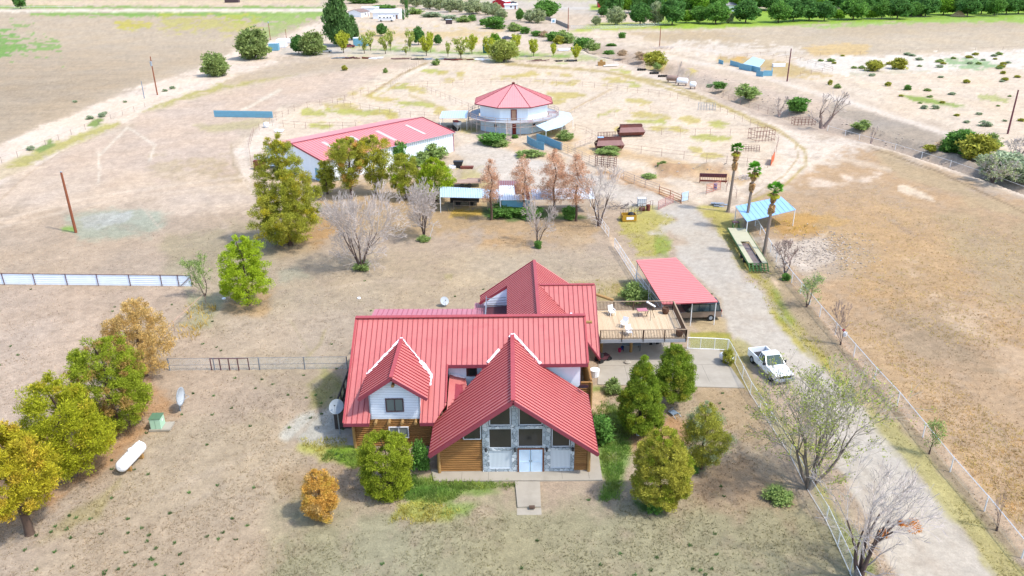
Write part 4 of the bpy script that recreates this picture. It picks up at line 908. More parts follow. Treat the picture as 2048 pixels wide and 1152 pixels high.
for q,r in (((1828,1052),.45),((1765,1068),.3),((1800,1045),.2)):
    pass
g0=G(1718,1158)
for (qx,qy,r) in ((1828,1052,.5),(1766,1066,.34),(1802,1046,.2)):
    Y=g0.y+.4; d=ray(qx,qy); tt=Y/d[1]; c=np.array([[d[0]*tt,Y,HC+d[2]*tt]]); V=leaves(c-c,np.array([r]),260,.16,.05)
    o=link('mistletoe_clump',quadmesh('mistletoe_clump',V,[leafmat('orange_mistletoe',F(222,140,30))])); o.location=c[0]
    tag(o,{.5:'large orange mistletoe clump caught in the right limb of the bare tree',.34:'smaller orange mistletoe clump near the trunk of the bare tree',.2:'tiny orange tuft between the two mistletoe clumps'}[r],'mistletoe')
baretree('sapling','wispy green sapling just behind the end of the white metal fence',410,592,508,62,LGN,BRANCH,2,4,27,.05,.35,leaf=LGN,nleaf=1800,lsize=.14,minr=.014)
baretree('sapling','pinkish bare sapling by the rail fence nearest the long flatbed trailer',1570,548,478,66,PINKB,BRANCH,2,5,28,.07,.4,minr=.014)
baretree('sapling','green leafed sapling along the rail fence, halfway down the drive',1613,614,546,62,SAGE,BRANCH,2,4,29,.06,.45,leaf=LGN,nleaf=1100,lsize=.14,minr=.014)
baretree('sapling','pinkish bare sapling with a white bucket hanging on it',1681,690,606,46,PINKB,BRANCH,2,5,30,.05,.35,minr=.013)
baretree('sapling','small leafy sapling by the rail fence near the right edge',1858,908,842,34,BRANCH,BRANCH,1,3,31,.05,.35,leaf=LGN,nleaf=900,lsize=.12)
baretree('sapling','last bare sapling by the rail fence in the lower right corner',1993,1062,985,30,PINKB,BRANCH,2,4,32,.05,.35,minr=.012)
baretree('bare_tree','bare tree at the fork of the canal bank, with thick pale limbs',1645,256,182,86,PALEB,PINKB,2,4,33,.3,.5,minr=.035)
baretree('bare_tree','slim bare tree left of the forked one on the canal bank',1558,232,192,26,PALEB,PINKB,2,4,34,.14,.35,minr=.03)
baretree('bare_tree','thin leafless pair of stems on the bank right of the forked tree',1742,286,250,22,PALEB,PINKB,2,3,35,.1,.35,minr=.03)
baretree('bare_tree','leafless tree standing over the two white tanks',1352,168,122,18,PALEB,PINKB,1,4,36,.14,.4,minr=.035)
baretree('bare_tree','dark leaning bare tree at the right edge above the canal bushes',2032,335,272,72,GREYB,BRANCH,2,5,37,.2,.5,minr=.025)
baretree('bare_tree','twisted leafless tree beneath the right edge bushes',1985,365,312,80,GREYB,BRANCH,3,5,38,.14,.6,minr=.025,leaf=GRYL,nleaf=1500,lsize=.3)
# rust brown bald conifers along the shed row
def browntree(label,px,py,ptop,w,seed,dens,zl=.28):
    t=conifer('brown_conifer',label,px,py,ptop,w,BRN,[(0,.5),(.15,.9),(.35,1),(.6,.85),(.8,.6),(.93,.3),(1,.05)],zl,int(110*dens),36,.6,.34,.07,.35,.12,seed,.2,group='rust brown conifers in front of the sheet metal sheds')
    return t
browntree('thin grey brown conifer, leftmost of the four in front of the sheds',983,440,320,44,41,.8,.34)
browntree('small orange brown conifer before the white and rust roofed shed',1048,432,310,52,42,.9,.3)
browntree('fullest orange brown conifer, third from the left by the sheds',1108,428,298,64,43,1.5,.2)
browntree('greyish brown conifer, rightmost of the four, beside the shed end',1152,442,308,56,44,1.2,.3)

# --- palms
def palm(label,px,py,ptop,seed):
    rr=random.Random(seed); g=G(px,py); H_=HZ(px+20,ptop,g.y)-.6
    t=thing('fan_palm',label,'palm tree',(g.x,g.y,0),0,'fan palms beside the gravel drive')
    m=MB(); n=16; lean=.35
    for k in range(n):
        m.tube((lean*k/n,0,H_*k/n),(lean*(k+1)/n,0,H_*(k+1)/n),.24*(1-.35*k/n),.235*(1-.35*k/n),9,False)
    m.tube((0,0,0),(0,0,.4),.36,.25,9,False); m.build('trunk',mat('palm_bark',S(176,158,142),.9,0,.2,4,stretch=(1,1,6),bump=.5,bscale=6),t)
    Vs=[];
    def frond(top,a,el,L,hang,wid):
        out=[]; d=Vector((math.cos(a)*math.cos(el),math.sin(a)*math.cos(el),math.sin(el))); sdv=d.cross(Vector((0,0,1))).normalized(); c=top+d*L*.55
        for j in range(15):
            th=(j-7)/7*1.35; dd=(d*math.cos(th)+sdv*math.sin(th)).normalized(); tip=c+dd*L*.55+Vector((0,0,-hang*abs(th)*.4-hang*.2)); nn=sdv*math.cos(th)-d*math.sin(th)
            out+= [c-nn*.01,c+dd*L*.25+nn*wid,tip,c+dd*L*.25-nn*wid]
        sd2=sdv*.02; out+=[top-sd2,top+sd2,c+sd2,c-sd2]
        return out
    top=Vector((lean,0,H_))
    for k in range(34): Vs+=frond(top+Vector((0,0,rr.uniform(-.1,.2))),rr.uniform(0,6.28),rr.uniform(-.35,1.35),rr.uniform(.85,1.15),.25,.05)
    link('fronds',quadmesh('fronds',np.array([tuple(v) for v in Vs]),[leafmat('palm_frond',F(96,160,44))]),t)
    Vs=[]
    for k in range(12): Vs+=frond(top+Vector((0,0,-.25)),rr.uniform(0,6.28),rr.uniform(-.9,-.3),1.0,.2,.05)
    link('yellowing_fronds',quadmesh('yellowing_fronds',np.array([tuple(v) for v in Vs]),[leafmat('yellow_palm_frond',F(196,190,70))]),t)
    Vs=[]
    for k in range(60):
        z=rr.choice([rr.uniform(-1.5,-.3),rr.uniform(-2.9,-1.9)]); a=rr.uniform(0,6.28); Vs+=frond(top+Vector((-lean*(-z)/H_,0,z+.5)),a,rr.uniform(-1.45,-1.15),rr.uniform(.7,.95),.05,.06)
    link('dead_frond_skirt',quadmesh('dead_frond_skirt',np.array([tuple(v) for v in Vs]),[leafmat('dead_palm_frond',F(196,160,112))]),t)
palm('fan palm farthest up the drive, standing by the corral corner',1456,424,290,1); palm('middle fan palm, in front of the left end of the blue roof',1490,460,330,2); palm('nearest fan palm, in front of the middle of the blue roof',1527,512,370,3)

# --- leafy trees and bushes
PROTO={}
def leafy_proto(key,leaf,prof,clumps,per,cr,ln,wd,z0,seed,trunk=True,lump=.25,inner=.35,br=5):
    """unit tree: height 1, crown radius .5 -> meshes reused at each tree's own size"""
    tm=MB()
    if trunk:
        tm.tube((0,0,-.02),(0,0,z0+.12),.030,.022,7,False)
        for k in range(br):
            a=k*6.283/br+.4; tm.tube((0,0,z0*.8),(math.cos(a)*.24,math.sin(a)*.24,z0+.30),.016,.006,5,False)
        tm.tube((0,0,z0),(0,0,.8),.02,.005,5,False)
    c,tt=shell(prof,1-z0,clumps,lump,inner,seed); c[:,:2]*=.44; c[:,2]+=z0
    V=leaves(c,cr*(.6+.8*rng.random(len(c))),per,ln,wd,.1,.8); V[:,2]=np.maximum(V[:,2],.004)
    cm=quadmesh('crown_mesh',V,[leaf])
    tmm=None
    if trunk:
        o=tm.build('t',BRANCH,None,True); tmm=o.data; bpy.data.objects.remove(o)
    PROTO[key]=(tmm,cm)
def leafy(name,label,px,py,ptop,wpx,key,cat='tree',group=None,rot=None):
    g=G(px,py); H_=max(HZ(px,ptop,g.y),.3); W_=wpx/PPM(py)
    tmm,cm=PROTO[key]; t=thing(name,label,cat,(g.x,g.y,0),rng.random()*6.28 if rot is None else rot,group)
    t.scale=(W_,W_,H_)
    if tmm: link('trunk',tmm,t)
    link('crown',cm,t); return t
leafy_proto('pecan1',GRN,BALL,120,40,.15,.10,.06,.2,1); leafy_proto('pecan2',DGN,BALL,120,40,.15,.10,.06,.2,2,lump=.32); leafy_proto('pecan3',leafmat('fresh_green_leaf',F(128,170,56)),EGG,110,40,.15,.10,.06,.22,3)
leafy_proto('vase',YGN,[(0,.15),(.25,.5),(.5,.85),(.75,1),(.9,.8),(1,.3)],60,34,.13,.09,.05,.25,4,lump=.35); leafy_proto('sparse',WILL,[(0,.15),(.25,.5),(.5,.9),(.8,1),(1,.4)],34,30,.12,.09,.05,.25,5,lump=.45,inner=.2,br=8)
leafy_proto('willow',WILL,BALL,130,50,.14,.10,.035,.12,6,lump=.2); leafy_proto('sage',SAGE,BALL,90,44,.15,.10,.05,.06,7); leafy_proto('shade',leafmat('shade_tree_leaf',F(146,164,96)),BALL,150,44,.15,.09,.04,.08,18,lump=.25); leafy_proto('olive',GRYL,BALL,110,40,.15,.10,.05,.14,8,lump=.3)
leafy_proto('bushg',LGN,BALL,60,40,.18,.14,.06,0,9,False); leafy_proto('bushd',GRN,BALL,60,40,.18,.14,.06,0,10,False); leafy_proto('bushy',OLV,BALL,60,40,.18,.14,.06,0,11,False); leafy_proto('bushs',SAGE,BALL,60,40,.18,.14,.06,0,12,False)
leafy_proto('scrub',leafmat('dry_scrub',F(196,172,140)),BALL,60,36,.18,.16,.03,0,13,False); leafy_proto('cypress',DGN,[(0,.8),(.3,1),(.7,.9),(.9,.6),(1,.2)],80,40,.12,.08,.04,.02,14,False,.1,.5)
leafy_proto('pineT',leafmat('far_pine_foliage',F(98,132,72)),TALLP,140,50,.14,.09,.04,.12,15)
L_=leafy
L_('shade_tree','broad grey green shade tree beside the small blue container',510,118,58,68,'shade')
L_('shade_tree','round grey green bush tree at the bend of the left dirt road',431,152,107,54,'shade')
L_('shade_tree','small dark tree in front of the white tank at the blue container',598,108,72,30,'pecan2')
L_('shade_tree','grey green shade tree right of the small dark tree',627,110,64,52,'shade')
L_('tall_pine','tall dark pine in the far yard, tallest in the distance',680,92,-18,62,'pineT'); L_('tall_pine','narrow pine crown just right of the tall distant pine',707,80,32,26,'pineT')
L_('round_tree','bright round green tree under the tall distant pine',687,106,66,34,'vase')
fo=[(729,107,70,26,'sparse'),(741,101,62,24,'sparse'),(771,108,70,26,'sparse'),(781,101,60,20,'sparse'),(764,72,48,20,'pecan2'),(820,103,60,24,'sparse'),(837,90,55,24,'pecan2'),(853,112,74,28,'vase'),(861,105,66,18,'vase'),(876,90,70,16,'pecan2'),(812,110,92,14,'sparse'),(896,114,84,14,'sparse'),(922,118,76,36,'sparse'),(944,108,72,26,'vase'),(978,116,76,26,'vase'),(1032,100,70,26,'vase'),(990,96,68,22,'pecan3')]
names={'sparse':'thin','pecan2':'dark green','vase':'yellow green','pecan3':'green'}
where=['just right of the tall distant pine','second right of the tall distant pine','in front of the motorhome','behind the thin one before the motorhome','tucked below the motorhome','left of the dark tree at the orchard middle','at the middle of the small orchard','right of the dark tree in the small orchard','crowding behind its yellow neighbour','standing back from the orchard row','lowest one in the orchard row','left of the widest thin tree','widest thin one in the orchard row','behind the widest thin tree','beside the green bin','behind the willow','behind the green bin']
for (x,y,t0,w_,k),wh in zip(fo,where): L_('orchard_tree',f'{names[k]} young orchard tree {wh}',x,y,t0,w_,k,group='young trees in the small far orchard')
L_('willow_tree','rounded weeping willow at the corral edge beyond the round building',1008,124,80,58,'willow')
for x,y,t0,w_,lb in ((1067,113,80,24,'first vase shaped tree right of the willow'),(1107,113,88,15,'slimmest vase shaped tree right of the willow'),(1152,121,92,23,'last vase shaped tree at the end of the orchard row')): L_('vase_tree',lb,x,y,t0,w_,'vase')
L_('cypress_tree','tall slim dark cypress beside the far white house',814,36,-12,7,'cypress'); L_('cypress_tree','short slim dark cypress at the corner of the far white house',807,40,18,6,'cypress')
L_('shrub','small green shrub on the corral edge left of the willow',872,130,118,17,'bushg',cat='shrub'); L_('shrub','pale shrub on the dirt track above the corral',689,141,131,12,'bushy',cat='shrub'); L_('shrub','green shrub where two tracks meet above the corral',771,146,136,9,'bushg',cat='shrub')
# olive row and canal scrub
for i,(x,y,t0,w_) in enumerate([(812,12,-14,22),(834,14,-14,26),(860,18,-8,28),(880,20,-6,28),(902,24,-4,30),(922,24,0,22),(946,28,0,40),(975,30,4,22),(990,34,6,26),(1004,38,18,24),(1076,46,18,30),(1060,44,20,22)]):
    L_('olive_tree','grey green olive tree in the row along the far track',x,y,t0,w_,'olive',group='olive trees in a row along the far track')
L_('young_tree','slim green tree left of the gap in the olive row',1040,42,18,16,'pecan1'); L_('bushy_tree','large bright green bushy tree behind the low grey wall',1092,37,2,46,'pecan1')
for i,(x,y,t0,w_,k) in enumerate([(830,28,16,28,'bushg'),(864,34,24,34,'bushs'),(900,40,30,30,'bushs'),(926,44,32,26,'bushg'),(944,42,30,17,'bushd'),(968,50,38,18,'bushd'),(990,57,34,38,'bushd'),(1030,62,46,28,'bushg'),(1050,67,54,18,'bushd'),(1074,72,62,22,'bushd'),(1088,74,62,16,'scrub'),(1108,82,64,30,'bushd'),(1130,86,62,34,'bushg'),(1118,88,72,18,'bushy'),(1165,97,76,34,'bushd'),(1185,101,82,24,'bushg'),(1218,109,101,20,'bushd'),(1222,92,87,18,'bushd'),(1245,112,100,20,'scrub'),(1280,120,104,26,'scrub'),(1308,134,104,38,'bushy'),(1314,138,126,14,'bushg'),(1244,76,65,14,'bushd'),(770,22,10,40,'bushd'),(730,6,-6,60,'bushd')]):
    pass
    L_('canal_bush',{'bushg':'light green bush growing along the canal bank','bushd':'dark green bush growing along the canal bank','bushs':'sage grey bush growing along the canal bank','scrub':'dry brown scrub on the canal bank','bushy':'olive bush on the canal bank'}[k],x,y,t0,w_*1.15,k,cat='bush',group='bushes along the canal bank, '+{'bushg':'light','bushd':'dark','bushs':'sage','scrub':'dry','bushy':'olive'}[k])
for x,y,t0,w_,k,lb in [(1438,177,164,28,'bushd','green bush below the rubble bank, left of two'),(1419,175,168,14,'bushs','small sage bush beside the rubble bank'),(1493,195,170,44,'bushg','wide green bush in the rubble bank, below the leaning blue sheet roof'),(1595,222,196,44,'bushd','green bush in the rubble bank left of the forked bare tree'),(1722,258,241,34,'bushg','bright green bush on the bank right of the forked bare tree'),(1922,306,262,60,'bushd','big dark green oleander on the right canal bank'),(1952,318,272,66,'bushy','big yellow olive bush at the right canal bank'),(1894,304,276,34,'bushd','green bush left of the big oleander'),(1975,300,268,40,'bushg','leafy bush behind the yellow olive one'),(1858,302,290,24,'bushy','low olive shrub by the right bank'),(2000,350,305,90,'bushs','pale grey green thicket at the right edge'),(2040,360,320,60,'bushs','grey thicket cut by the right edge'),(1900,296,280,50,'scrub','grey dry thicket beside the oleander'),(1748,142,122,32,'bushy','round desert bush on the salt flat, left of two'),(1797,138,117,30,'bushy','round desert bush on the salt flat, right of two'),(1814,180,170,14,'bushd','dark green shrub alone on the pale flat'),(1776,172,164,12,'bushy','yellow green shrub on the pale flat'),(1932,166,159,13,'bushy','yellow green shrub near the right utility pole'),(2006,148,142,10,'bushy','upper of two small yellow shrubs by the right edge'),(2010,161,155,11,'bushy','lower of two small yellow shrubs by the right edge'),(1660,170,160,9,'bushy','small yellow shrub on the roadside'),(1674,176,168,14,'bushg','low green shrub on the roadside'),(1848,218,210,12,'bushs','left of the two pale green shrubs on the flat'),(1870,218,210,14,'bushs','right of the two pale green shrubs on the flat'),(1970,252,242,22,'bushs','pale green shrub left of the right utility pole')]:
    L_('shrub',lb,x,y,t0,w_,k,cat='shrub')
# orchard rows, top right
xs=[(1207,34,12,20,'pecan2'),(1280,50,8,40,'pecan2'),(1230,50,14,32,'olive'),(1193,50,32,16,'olive'),(1310,49,4,30,'olive'),(1344,50,0,44,'pecan2'),(1372,46,22,26,'pecan3'),(1398,46,14,34,'pecan1'),(1431,48,6,46,'pecan1'),(1457,46,24,18,'olive'),(1491,46,2,46,'pecan2'),(1556,45,4,40,'pecan1'),(1586,43,2,38,'pecan2'),(1618,41,2,44,'pecan2'),(1648,42,4,34,'pecan2'),(1676,40,20,22,'pecan3'),(1706,39,-2,46,'pecan1'),(1740,38,20,22,'pecan3'),(1762,38,2,34,'pecan1'),(1794,38,-2,44,'pecan2'),(1828,34,6,26,'pecan1'),(1850,33,-4,42,'pecan2'),(1886,30,-4,38,'pecan3'),(1912,30,-6,34,'pecan2'),(1934,33,-4,38,'pecan2'),(1962,28,-6,34,'pecan2'),(1988,32,-6,30,'pecan1'),(2012,29,-8,34,'pecan2'),(2036,28,-8,34,'pecan2'),(2060,28,-8,34,'pecan1')]
for x,y,t0,w_,k in xs: L_('orchard_tree','round green tree in the front row along the far lawn',x,y,t0,w_*1.05,k,group='front row of round trees along the far lawn')
for i in range(46):
    x=1210+i*19+rng.uniform(-6,6); L_('orchard_tree','round green tree behind the front row of the far lawn',x,24-(x-1400)*.012+rng.uniform(-5,4),-16+rng.uniform(-6,6),32+rng.uniform(-4,6),['pecan1','pecan2','pecan3','pecan2'][i%4],group='rear rows of round trees behind the far lawn')
L_('roadside_tree','bushy tree at the top left edge beyond the first field',42,18,-14,24,'pecan2')
# weeds near buildings
for x,y,t0,w_,k,lb in [(870,316,290,46,'bushg','bright green weeds along the white barn wall, right clump'),(838,330,305,40,'bushg','bright green weeds along the white barn wall, middle clump'),(800,330,285,30,'bushd','dark green shrub at the white barn wall'),(985,288,268,60,'bushd','weedy bushes at the foot of the round building'),(1030,276,270,14,'bushd','small weeds beside the wooden stairs'),(1000,292,278,34,'bushg','low weeds left of the wooden stairs'),(1060,312,300,50,'bushg','low bushes in front of the blue curved panels'),(1130,280,262,30,'bushg','bush under the curved sheet awning'),(1216,306,294,50,'bushg','weeds around the nearer rusty feeder'),(1325,334,322,20,'bushg','round bush in the middle corral'),(1298,355,348,30,'bushg','low green plants by the corral rail'),(1010,430,412,70,'bushd','tall green weeds in front of the blue shed wall, left'),(1060,434,416,56,'bushd','tall green weeds in front of the blue shed wall, right'),(1140,438,414,30,'bushd','dark green weeds under the right brown conifers'),(1200,880,840,60,'bushd','dark green weeds beside the right gable eave'),(840,940,885,36,'bushd','dark green shrub between the round juniper and the gable'),(1225,785,760,34,'bushg','small green shrubs at the patio corner'),(1268,604,570,50,'bushg','tall green grass clump beside the carport fence'),(724,538,522,34,'bushg','green tuft at the foot of the large bare tree'),(848,482,472,24,'bushg','green tuft at the foot of the second bare tree'),(1076,496,482,16,'bushd','green tuft at the foot of the small bare tree'),(1556,1000,980,50,'bushg','green shrub left of the half bare tree'),(1454,730,700,22,'bushy','dry weeds around the white tank by the patio'),(1310,1024,996,30,'bushd','dark plants under the egg shaped juniper'),(1384,945,925,24,'bushd','dark plants under the open olive pine'),(1572,560,548,18,'bushd','green tuft at the foot of the bare sapling by the trailer'),(1340,128,118,1,'bushy','x')][:-1]:
    L_('weed_clump',lb,x,y,t0,w_,k,cat='weeds')

# ---------------------------------------------------------------- grass and small weeds (uncountable)
def tufts(name,n,box,hgt,blades,w,colf,seed,dens=None,matn=None):
    r0=np.random.default_rng(seed); x0,x1,y0,y1=box
    px=r0.uniform(x0,x1,n*3); py=y0+(y1-y0)*r0.random(n*3)**.8
    X,Y=Gnp(px,py)
    k=dens(px,py,X,Y) if dens else np.ones(len(px)); keep=r0.random(len(px))<k; px,py,X,Y=[a[keep][:n] for a in (px,py,X,Y)]
    n=len(px)
    base=colf(px,py,X,Y)
    z=ground_z(px,py,X,Y)
    i=np.repeat(np.arange(n),blades); m=len(i)
    a=r0.random(m)*6.283; rr=r0.random(m)*hgt*.8; h=hgt*(.5+r0.random(m)); bx=X[i]+np.cos(a)*rr; by=Y[i]+np.sin(a)*rr
    tx=bx+np.cos(a)*h*.6; ty=by+np.sin(a)*h*.6; b=r0.random(m)*6.283; ww=w*(.6+.8*r0.random(m))
    V=np.stack([np.stack([bx-np.cos(b)*ww,by-np.sin(b)*ww,z[i]-.02],1),np.stack([bx+np.cos(b)*ww,by+np.sin(b)*ww,z[i]-.02],1),np.stack([tx,ty,z[i]+h],1)],1).reshape(-1,3)
    me=quadmesh(name,V,[matn],None,3)
    at=me.color_attributes.new('Col','FLOAT_COLOR','POINT'); cc=np.ones((m*3,4),np.float32); v=(.75+.5*r0.random(n))[i][:,None]; cc[:,:3]=np.repeat(base[i]*v,3,0); at.data.foreach_set('color',cc.ravel())
    return tag(link(name,me),kind='stuff')
def attr_mat(name):
    m=bpy.data.materials.new(name); m.use_nodes=True; nt=m.node_tree; b=nt.nodes['Principled BSDF']; b.inputs['Roughness'].default_value=.9; b.inputs['Specular IOR Level'].default_value=.1
    at=nt.nodes.new('ShaderNodeAttribute'); at.attribute_name='Col'; nt.links.new(at.outputs['Color'],b.inputs['Base Color'])
    tr=nt.nodes.new('ShaderNodeBsdfTranslucent'); nt.links.new(at.outputs['Color'],tr.inputs['Color']); ms=nt.nodes.new('ShaderNodeMixShader'); ms.inputs['Fac'].default_value=.5
    nt.links.new(b.outputs[0],ms.inputs[1]); nt.links.new(tr.outputs[0],ms.inputs[2]); nt.links.new(ms.outputs[0],nt.nodes['Material Output'].inputs['Surface']); return m
GA=attr_mat('grass_blades')
KEEPOUT=[DRIVE,[(690,640),(1200,570),(1440,600),(1490,778),(1200,780),(1205,964),(1085,1030),(1030,1030),(868,964),(690,900)]]
def dens_all(px,py,X,Y):
    k=np.clip(fbm(X*.35,Y*.3,4,77)*2.6-.75,0.02,1)
    for p in KEEPOUT: k=np.where(sdist(px,py,p)>-3,0,k)
    return k
def col_dry(px,py,X,Y):
    c=ground_color(px,py,X,Y); hh=vnoise(X*2.3,Y*2.3,5)[:,None]; return c*(1.22+.45*hh)
tufts('dry_grass',42000,(-160,2210,420,1390),.10,3,.03,col_dry,1,dens_all,GA)
def col_dk(px,py,X,Y):
    c=ground_color(px,py,X,Y); return c*np.array([1.2,1.24,1.0])
tufts('dry_stubble',8000,(-160,2210,560,1390),.07,5,.025,col_dk,2,dens_all,GA)
def col_gr(px,py,X,Y):
    n=len(px); return np.array(F(110,140,84))[None,:]*(.7+.6*rng.random((n,1)))
def dens_gr(px,py,X,Y):
    k=np.clip(fbm(X*.16,Y*.14,3,91)*3-1.35,0,1)*.6
    for p in KEEPOUT: k=np.where(sdist(px,py,p)>-3,0,k)
    return k
tufts('green_weeds',450,(-20,1500,560,1170),.13,26,.04,col_gr,3,dens_gr,GA)
def patch(name,polys,n,h,colr,seed,w=.03,bl=4):
    def dens(px,py,X,Y):
        k=np.zeros(len(px)); e=(fbm(X*.9,Y*.9,3,17)-.5)*26
        for p in polys: k=np.maximum(k,np.clip((sdist(px,py,p)+e)/10,0,1))
        k=np.where(sdist(px,py,[(868,964),(1205,962),(1196,905),(862,905)])>0,0,k)
        return k
    P=np.concatenate([np.array(p) for p in polys]); x0,y0=P.min(0)-12; x1,y1=P.max(0)+12
    def cf(px,py,X,Y): 
        v=(.7+.6*vnoise(X*1.7,Y*1.7,8))[:,None]; t=vnoise(X*.8,Y*.8,14)[:,None]
        return (np.array(colr)*(1-t*.5)+np.array(F(190,186,96))*t*.5)*v
    return tufts(name,n,(x0,x1,y0,y1),h,bl,w,cf,seed,dens,GA)
patch('green_grass',[[(780,962),(800,945),(850,955),(960,962),(1030,966),(1030,975),(930,985),(890,1010),(830,1010),(785,1000)],[(640,900),(728,895),(728,935),(640,925)],[(1180,830),(1215,800),(1262,820),(1270,860),(1240,960),(1240,1000),(1200,1000),(1208,960),(1190,880)]],9000,.2,F(126,164,78),11)
patch('yellow_grass',[[(790,1000),(870,1000),(930,1020),(860,1055),(780,1045)],[(600,880),(690,870),(700,900),(640,925)],[(1240,440),(1330,425),(1350,440),(1322,470),(1350,500),(1330,512),(1275,515),(1230,460)],[(1130,562),(1270,562),(1320,600),(1200,600)],[(1400,415),(1440,418),(1480,500),(1545,555),(1570,620),(1650,690),(1700,770),(1640,730),(1555,650),(1478,540)]],9000,.22,F(196,182,92),12)
patch('straw_grass',[[(900,412),(966,414),(966,434),(900,434)],[(1530,440),(1620,430),(1640,470),(1560,478)],[(380,600),(440,610),(400,680),(350,680)]],2600,.45,F(216,176,90),13,.04)

patch('tall_dry_grass',[[(1640,470),(1800,400),(2100,480),(2100,700),(1900,700),(1700,600)],[(1640,640),(1760,700),(1900,900),(2060,1080),(2100,900),(1900,760),(1760,640)],[(1560,420),(1760,360),(1800,420),(1640,470)]],6000,.13,S(226,190,136,1.25),14,.03,4)
patch('orange_verge_grass',[[(60,1000),(200,930),(330,830),(300,780),(120,900)],[(1230,860),(1380,830),(1400,880),(1280,890)],[(560,480),(640,430),(700,440),(640,500)],[(940,470),(1180,440),(1190,480),(1000,500)]],3600,.1,S(206,156,100),15,.03,4)
for i in range(64):
    x=rng.uniform(1640,2060); y=rng.uniform(150,250) if i%2 else rng.uniform(108,138)
    if y>150+(x-1640)*.42-20: continue
    if i%2 and y>.42*(x-1640)+175: continue
    w_=rng.uniform(7,15); L_('desert_shrub','low pale desert shrub scattered over the far right flat',x,y,y-w_*.4,w_,['bushs','bushy','bushg'][i%3],cat='shrub',group='low shrubs scattered over the far right flat')
for x,y,w_ in ((180,238,14),(205,233,16),(150,205,9),(62,300,16),(210,228,10),(330,183,10),(345,178,12),(250,205,8)):
    L_('desert_shrub','low grey green shrub beside the left dirt road',x,y,y-w_*.5,w_,'bushs',cat='shrub',group='low shrubs beside the left dirt road')
rb=[];r0=np.random.default_rng(8)
for k in range(900):
    if k<640: x,y=r0.normal(1640,45),r0.normal(506,20)
    elif k<660: x,y=r0.uniform(1310,1490),r0.uniform(328,352)
    else:
        t_=r0.random(); x=1300+t_*620; y=128+t_*190+r0.normal()*8
    g=G(x,y); s_2=r0.uniform(.04,.13)*(1 if y>400 else 1.6); m_=MB() if k==0 else m_
    zz=float(ground_z(np.array([x]),np.array([y]),np.array([g.x]),np.array([g.y]))[0])
    a_=r0.uniform(0,3.1); d_=Vector((math.cos(a_),math.sin(a_),r0.uniform(-.2,.2)))*s_2
    m_.bar(g+Vector((0,0,zz+s_2*.3))-d_,g+Vector((0,0,zz+s_2*.3))+d_,s_2*1.3,s_2*.9)
tag(m_.build('rubble',mat('pale_rubble',S(222,204,186),.9,0,.2,2,island=.35)),kind='stuff')
# ---------------------------------------------------------------- helpers for surveyed objects
def gp(x,y,z=0): return G(x,y,z)
def frame2(a,b):   # local frame from ground point a towards b: origin a, x along a->b
    d=(b-a); return math.atan2(d.y,d.x), d.length
# ---------------------------------------------------------------- barn
A=gp(601,288,3.9); B=gp(838,236,3.9); C_=gp(906,265,3.7); D=gp(648,323,3.7)
ang=math.atan2(C_.y-D.y,C_.x-D.x); Lb=(C_-D).length
bx=Vector((math.cos(ang),math.sin(ang),0)); by=Vector((-math.sin(ang),math.cos(ang),0))
# near eave D-C, ridge further back
barn=thing('barn','long white metal barn with coral red roof and four pale skylights','barn',(D.x,D.y,0),ang)
ez=3.7
# solve depth of ridge from its picture row
def ridge_at(px,py,base):   # intersect sight line with vertical plane through the ridge direction; returns y' for given z
    best=None
    for k in range(400):
        z=ez+k*.01; p=gp(px,py,z); v=(p-base); yy=v.dot(by)
        if abs((z-ez)/max(yy,.1)-.178)<.004: return yy,z
    return 10,5.5
yy,rz=ridge_at(838,236,D); W_=yy
m=MB(); m.slab([(-.3,-.3,ez-.03),(Lb+.3,-.3,ez-.03),(Lb+.3,yy,rz),(-.3,yy,rz)],.12); ro=m.build('roof',SHINE,barn)
m=MB(); m.slab([(-.3,yy,rz),(Lb+.3,yy,rz),(Lb+.3,yy*2+.3,ez),(-.3,yy*2+.3,ez)],.12); m.build('roof',SHINE,barn)
m=MB(); m.ribs([(-.3,-.3,ez-.03),(Lb+.3,-.3,ez-.03),(Lb+.3,yy,rz),(-.3,yy,rz)],(0,1,.1),.62,.05,.035); m.build('seam',mat('shadow_toned_coral_rib',S(238,124,132),.5),ro)  # barn ribs carry the seam shadow in their darker colour
m=MB(); m.bar((-.3,yy,rz+.06),(Lb+.3,yy,rz+.06),.4,.06); m.bar((-.34,-.3,ez),(-.34,yy,rz),.08,.3); m.bar((Lb+.33,-.3,ez),(Lb+.33,yy,rz),.08,.3); m.build('ridge_cap',REDT,barn)
m=MB(); m.box(0,Lb,0,.12,0,ez-.15); m.box(0,Lb,yy*2-.12,yy*2,0,ez-.15)
for x in (0,Lb-.12): m.prism([(.12,0),(yy*2-.12,0),(yy*2-.12,ez-.2),(yy,rz-.2),(.12,ez-.2)],'x',x,x+.12)
wl=m.build('wall',mat('white_ribbed_wall',(.8,.86,.92),.5,0,.05,1),barn)
m=MB(); x=.2
while x<Lb: m.box(x,x+.05,-.03,-.002,.05,ez-.2); x+=.45
m.build('wall_rib',mat('white_rib',S(205,218,232),.5),wl)
m=MB(); m.bar((Lb+.02,-.03,.0),(Lb+.02,-.03,ez),.1,.1); m.build('corner_trim',REDT,barn)
m=MB(); m.bar((-.3,-.38,ez-.05),(Lb+.3,-.38,ez-.05),.12,.12); m.build('gutter',GALV,barn)
for f in (.155,.36,.56,.80):
    x=Lb*f; s0,s1=.22,.80
    def pt(xx,t,o=.02): return (xx,-.3+(yy+.3)*t,ez-.03+(rz-ez+.03)*t+o)
    m=MB(); m.slab([pt(x,s0,.05),pt(x+.7,s0,.05),pt(x+.7,s1,.05),pt(x,s1,.05)],.03); m.build('skylight',mat('translucent_panel',S(250,236,226),.3),barn)
# far gable windows, man door on the left end
m=MB(); m.box(-.03,0,2,3,0,2.1); m.build('door',BLUE,barn)
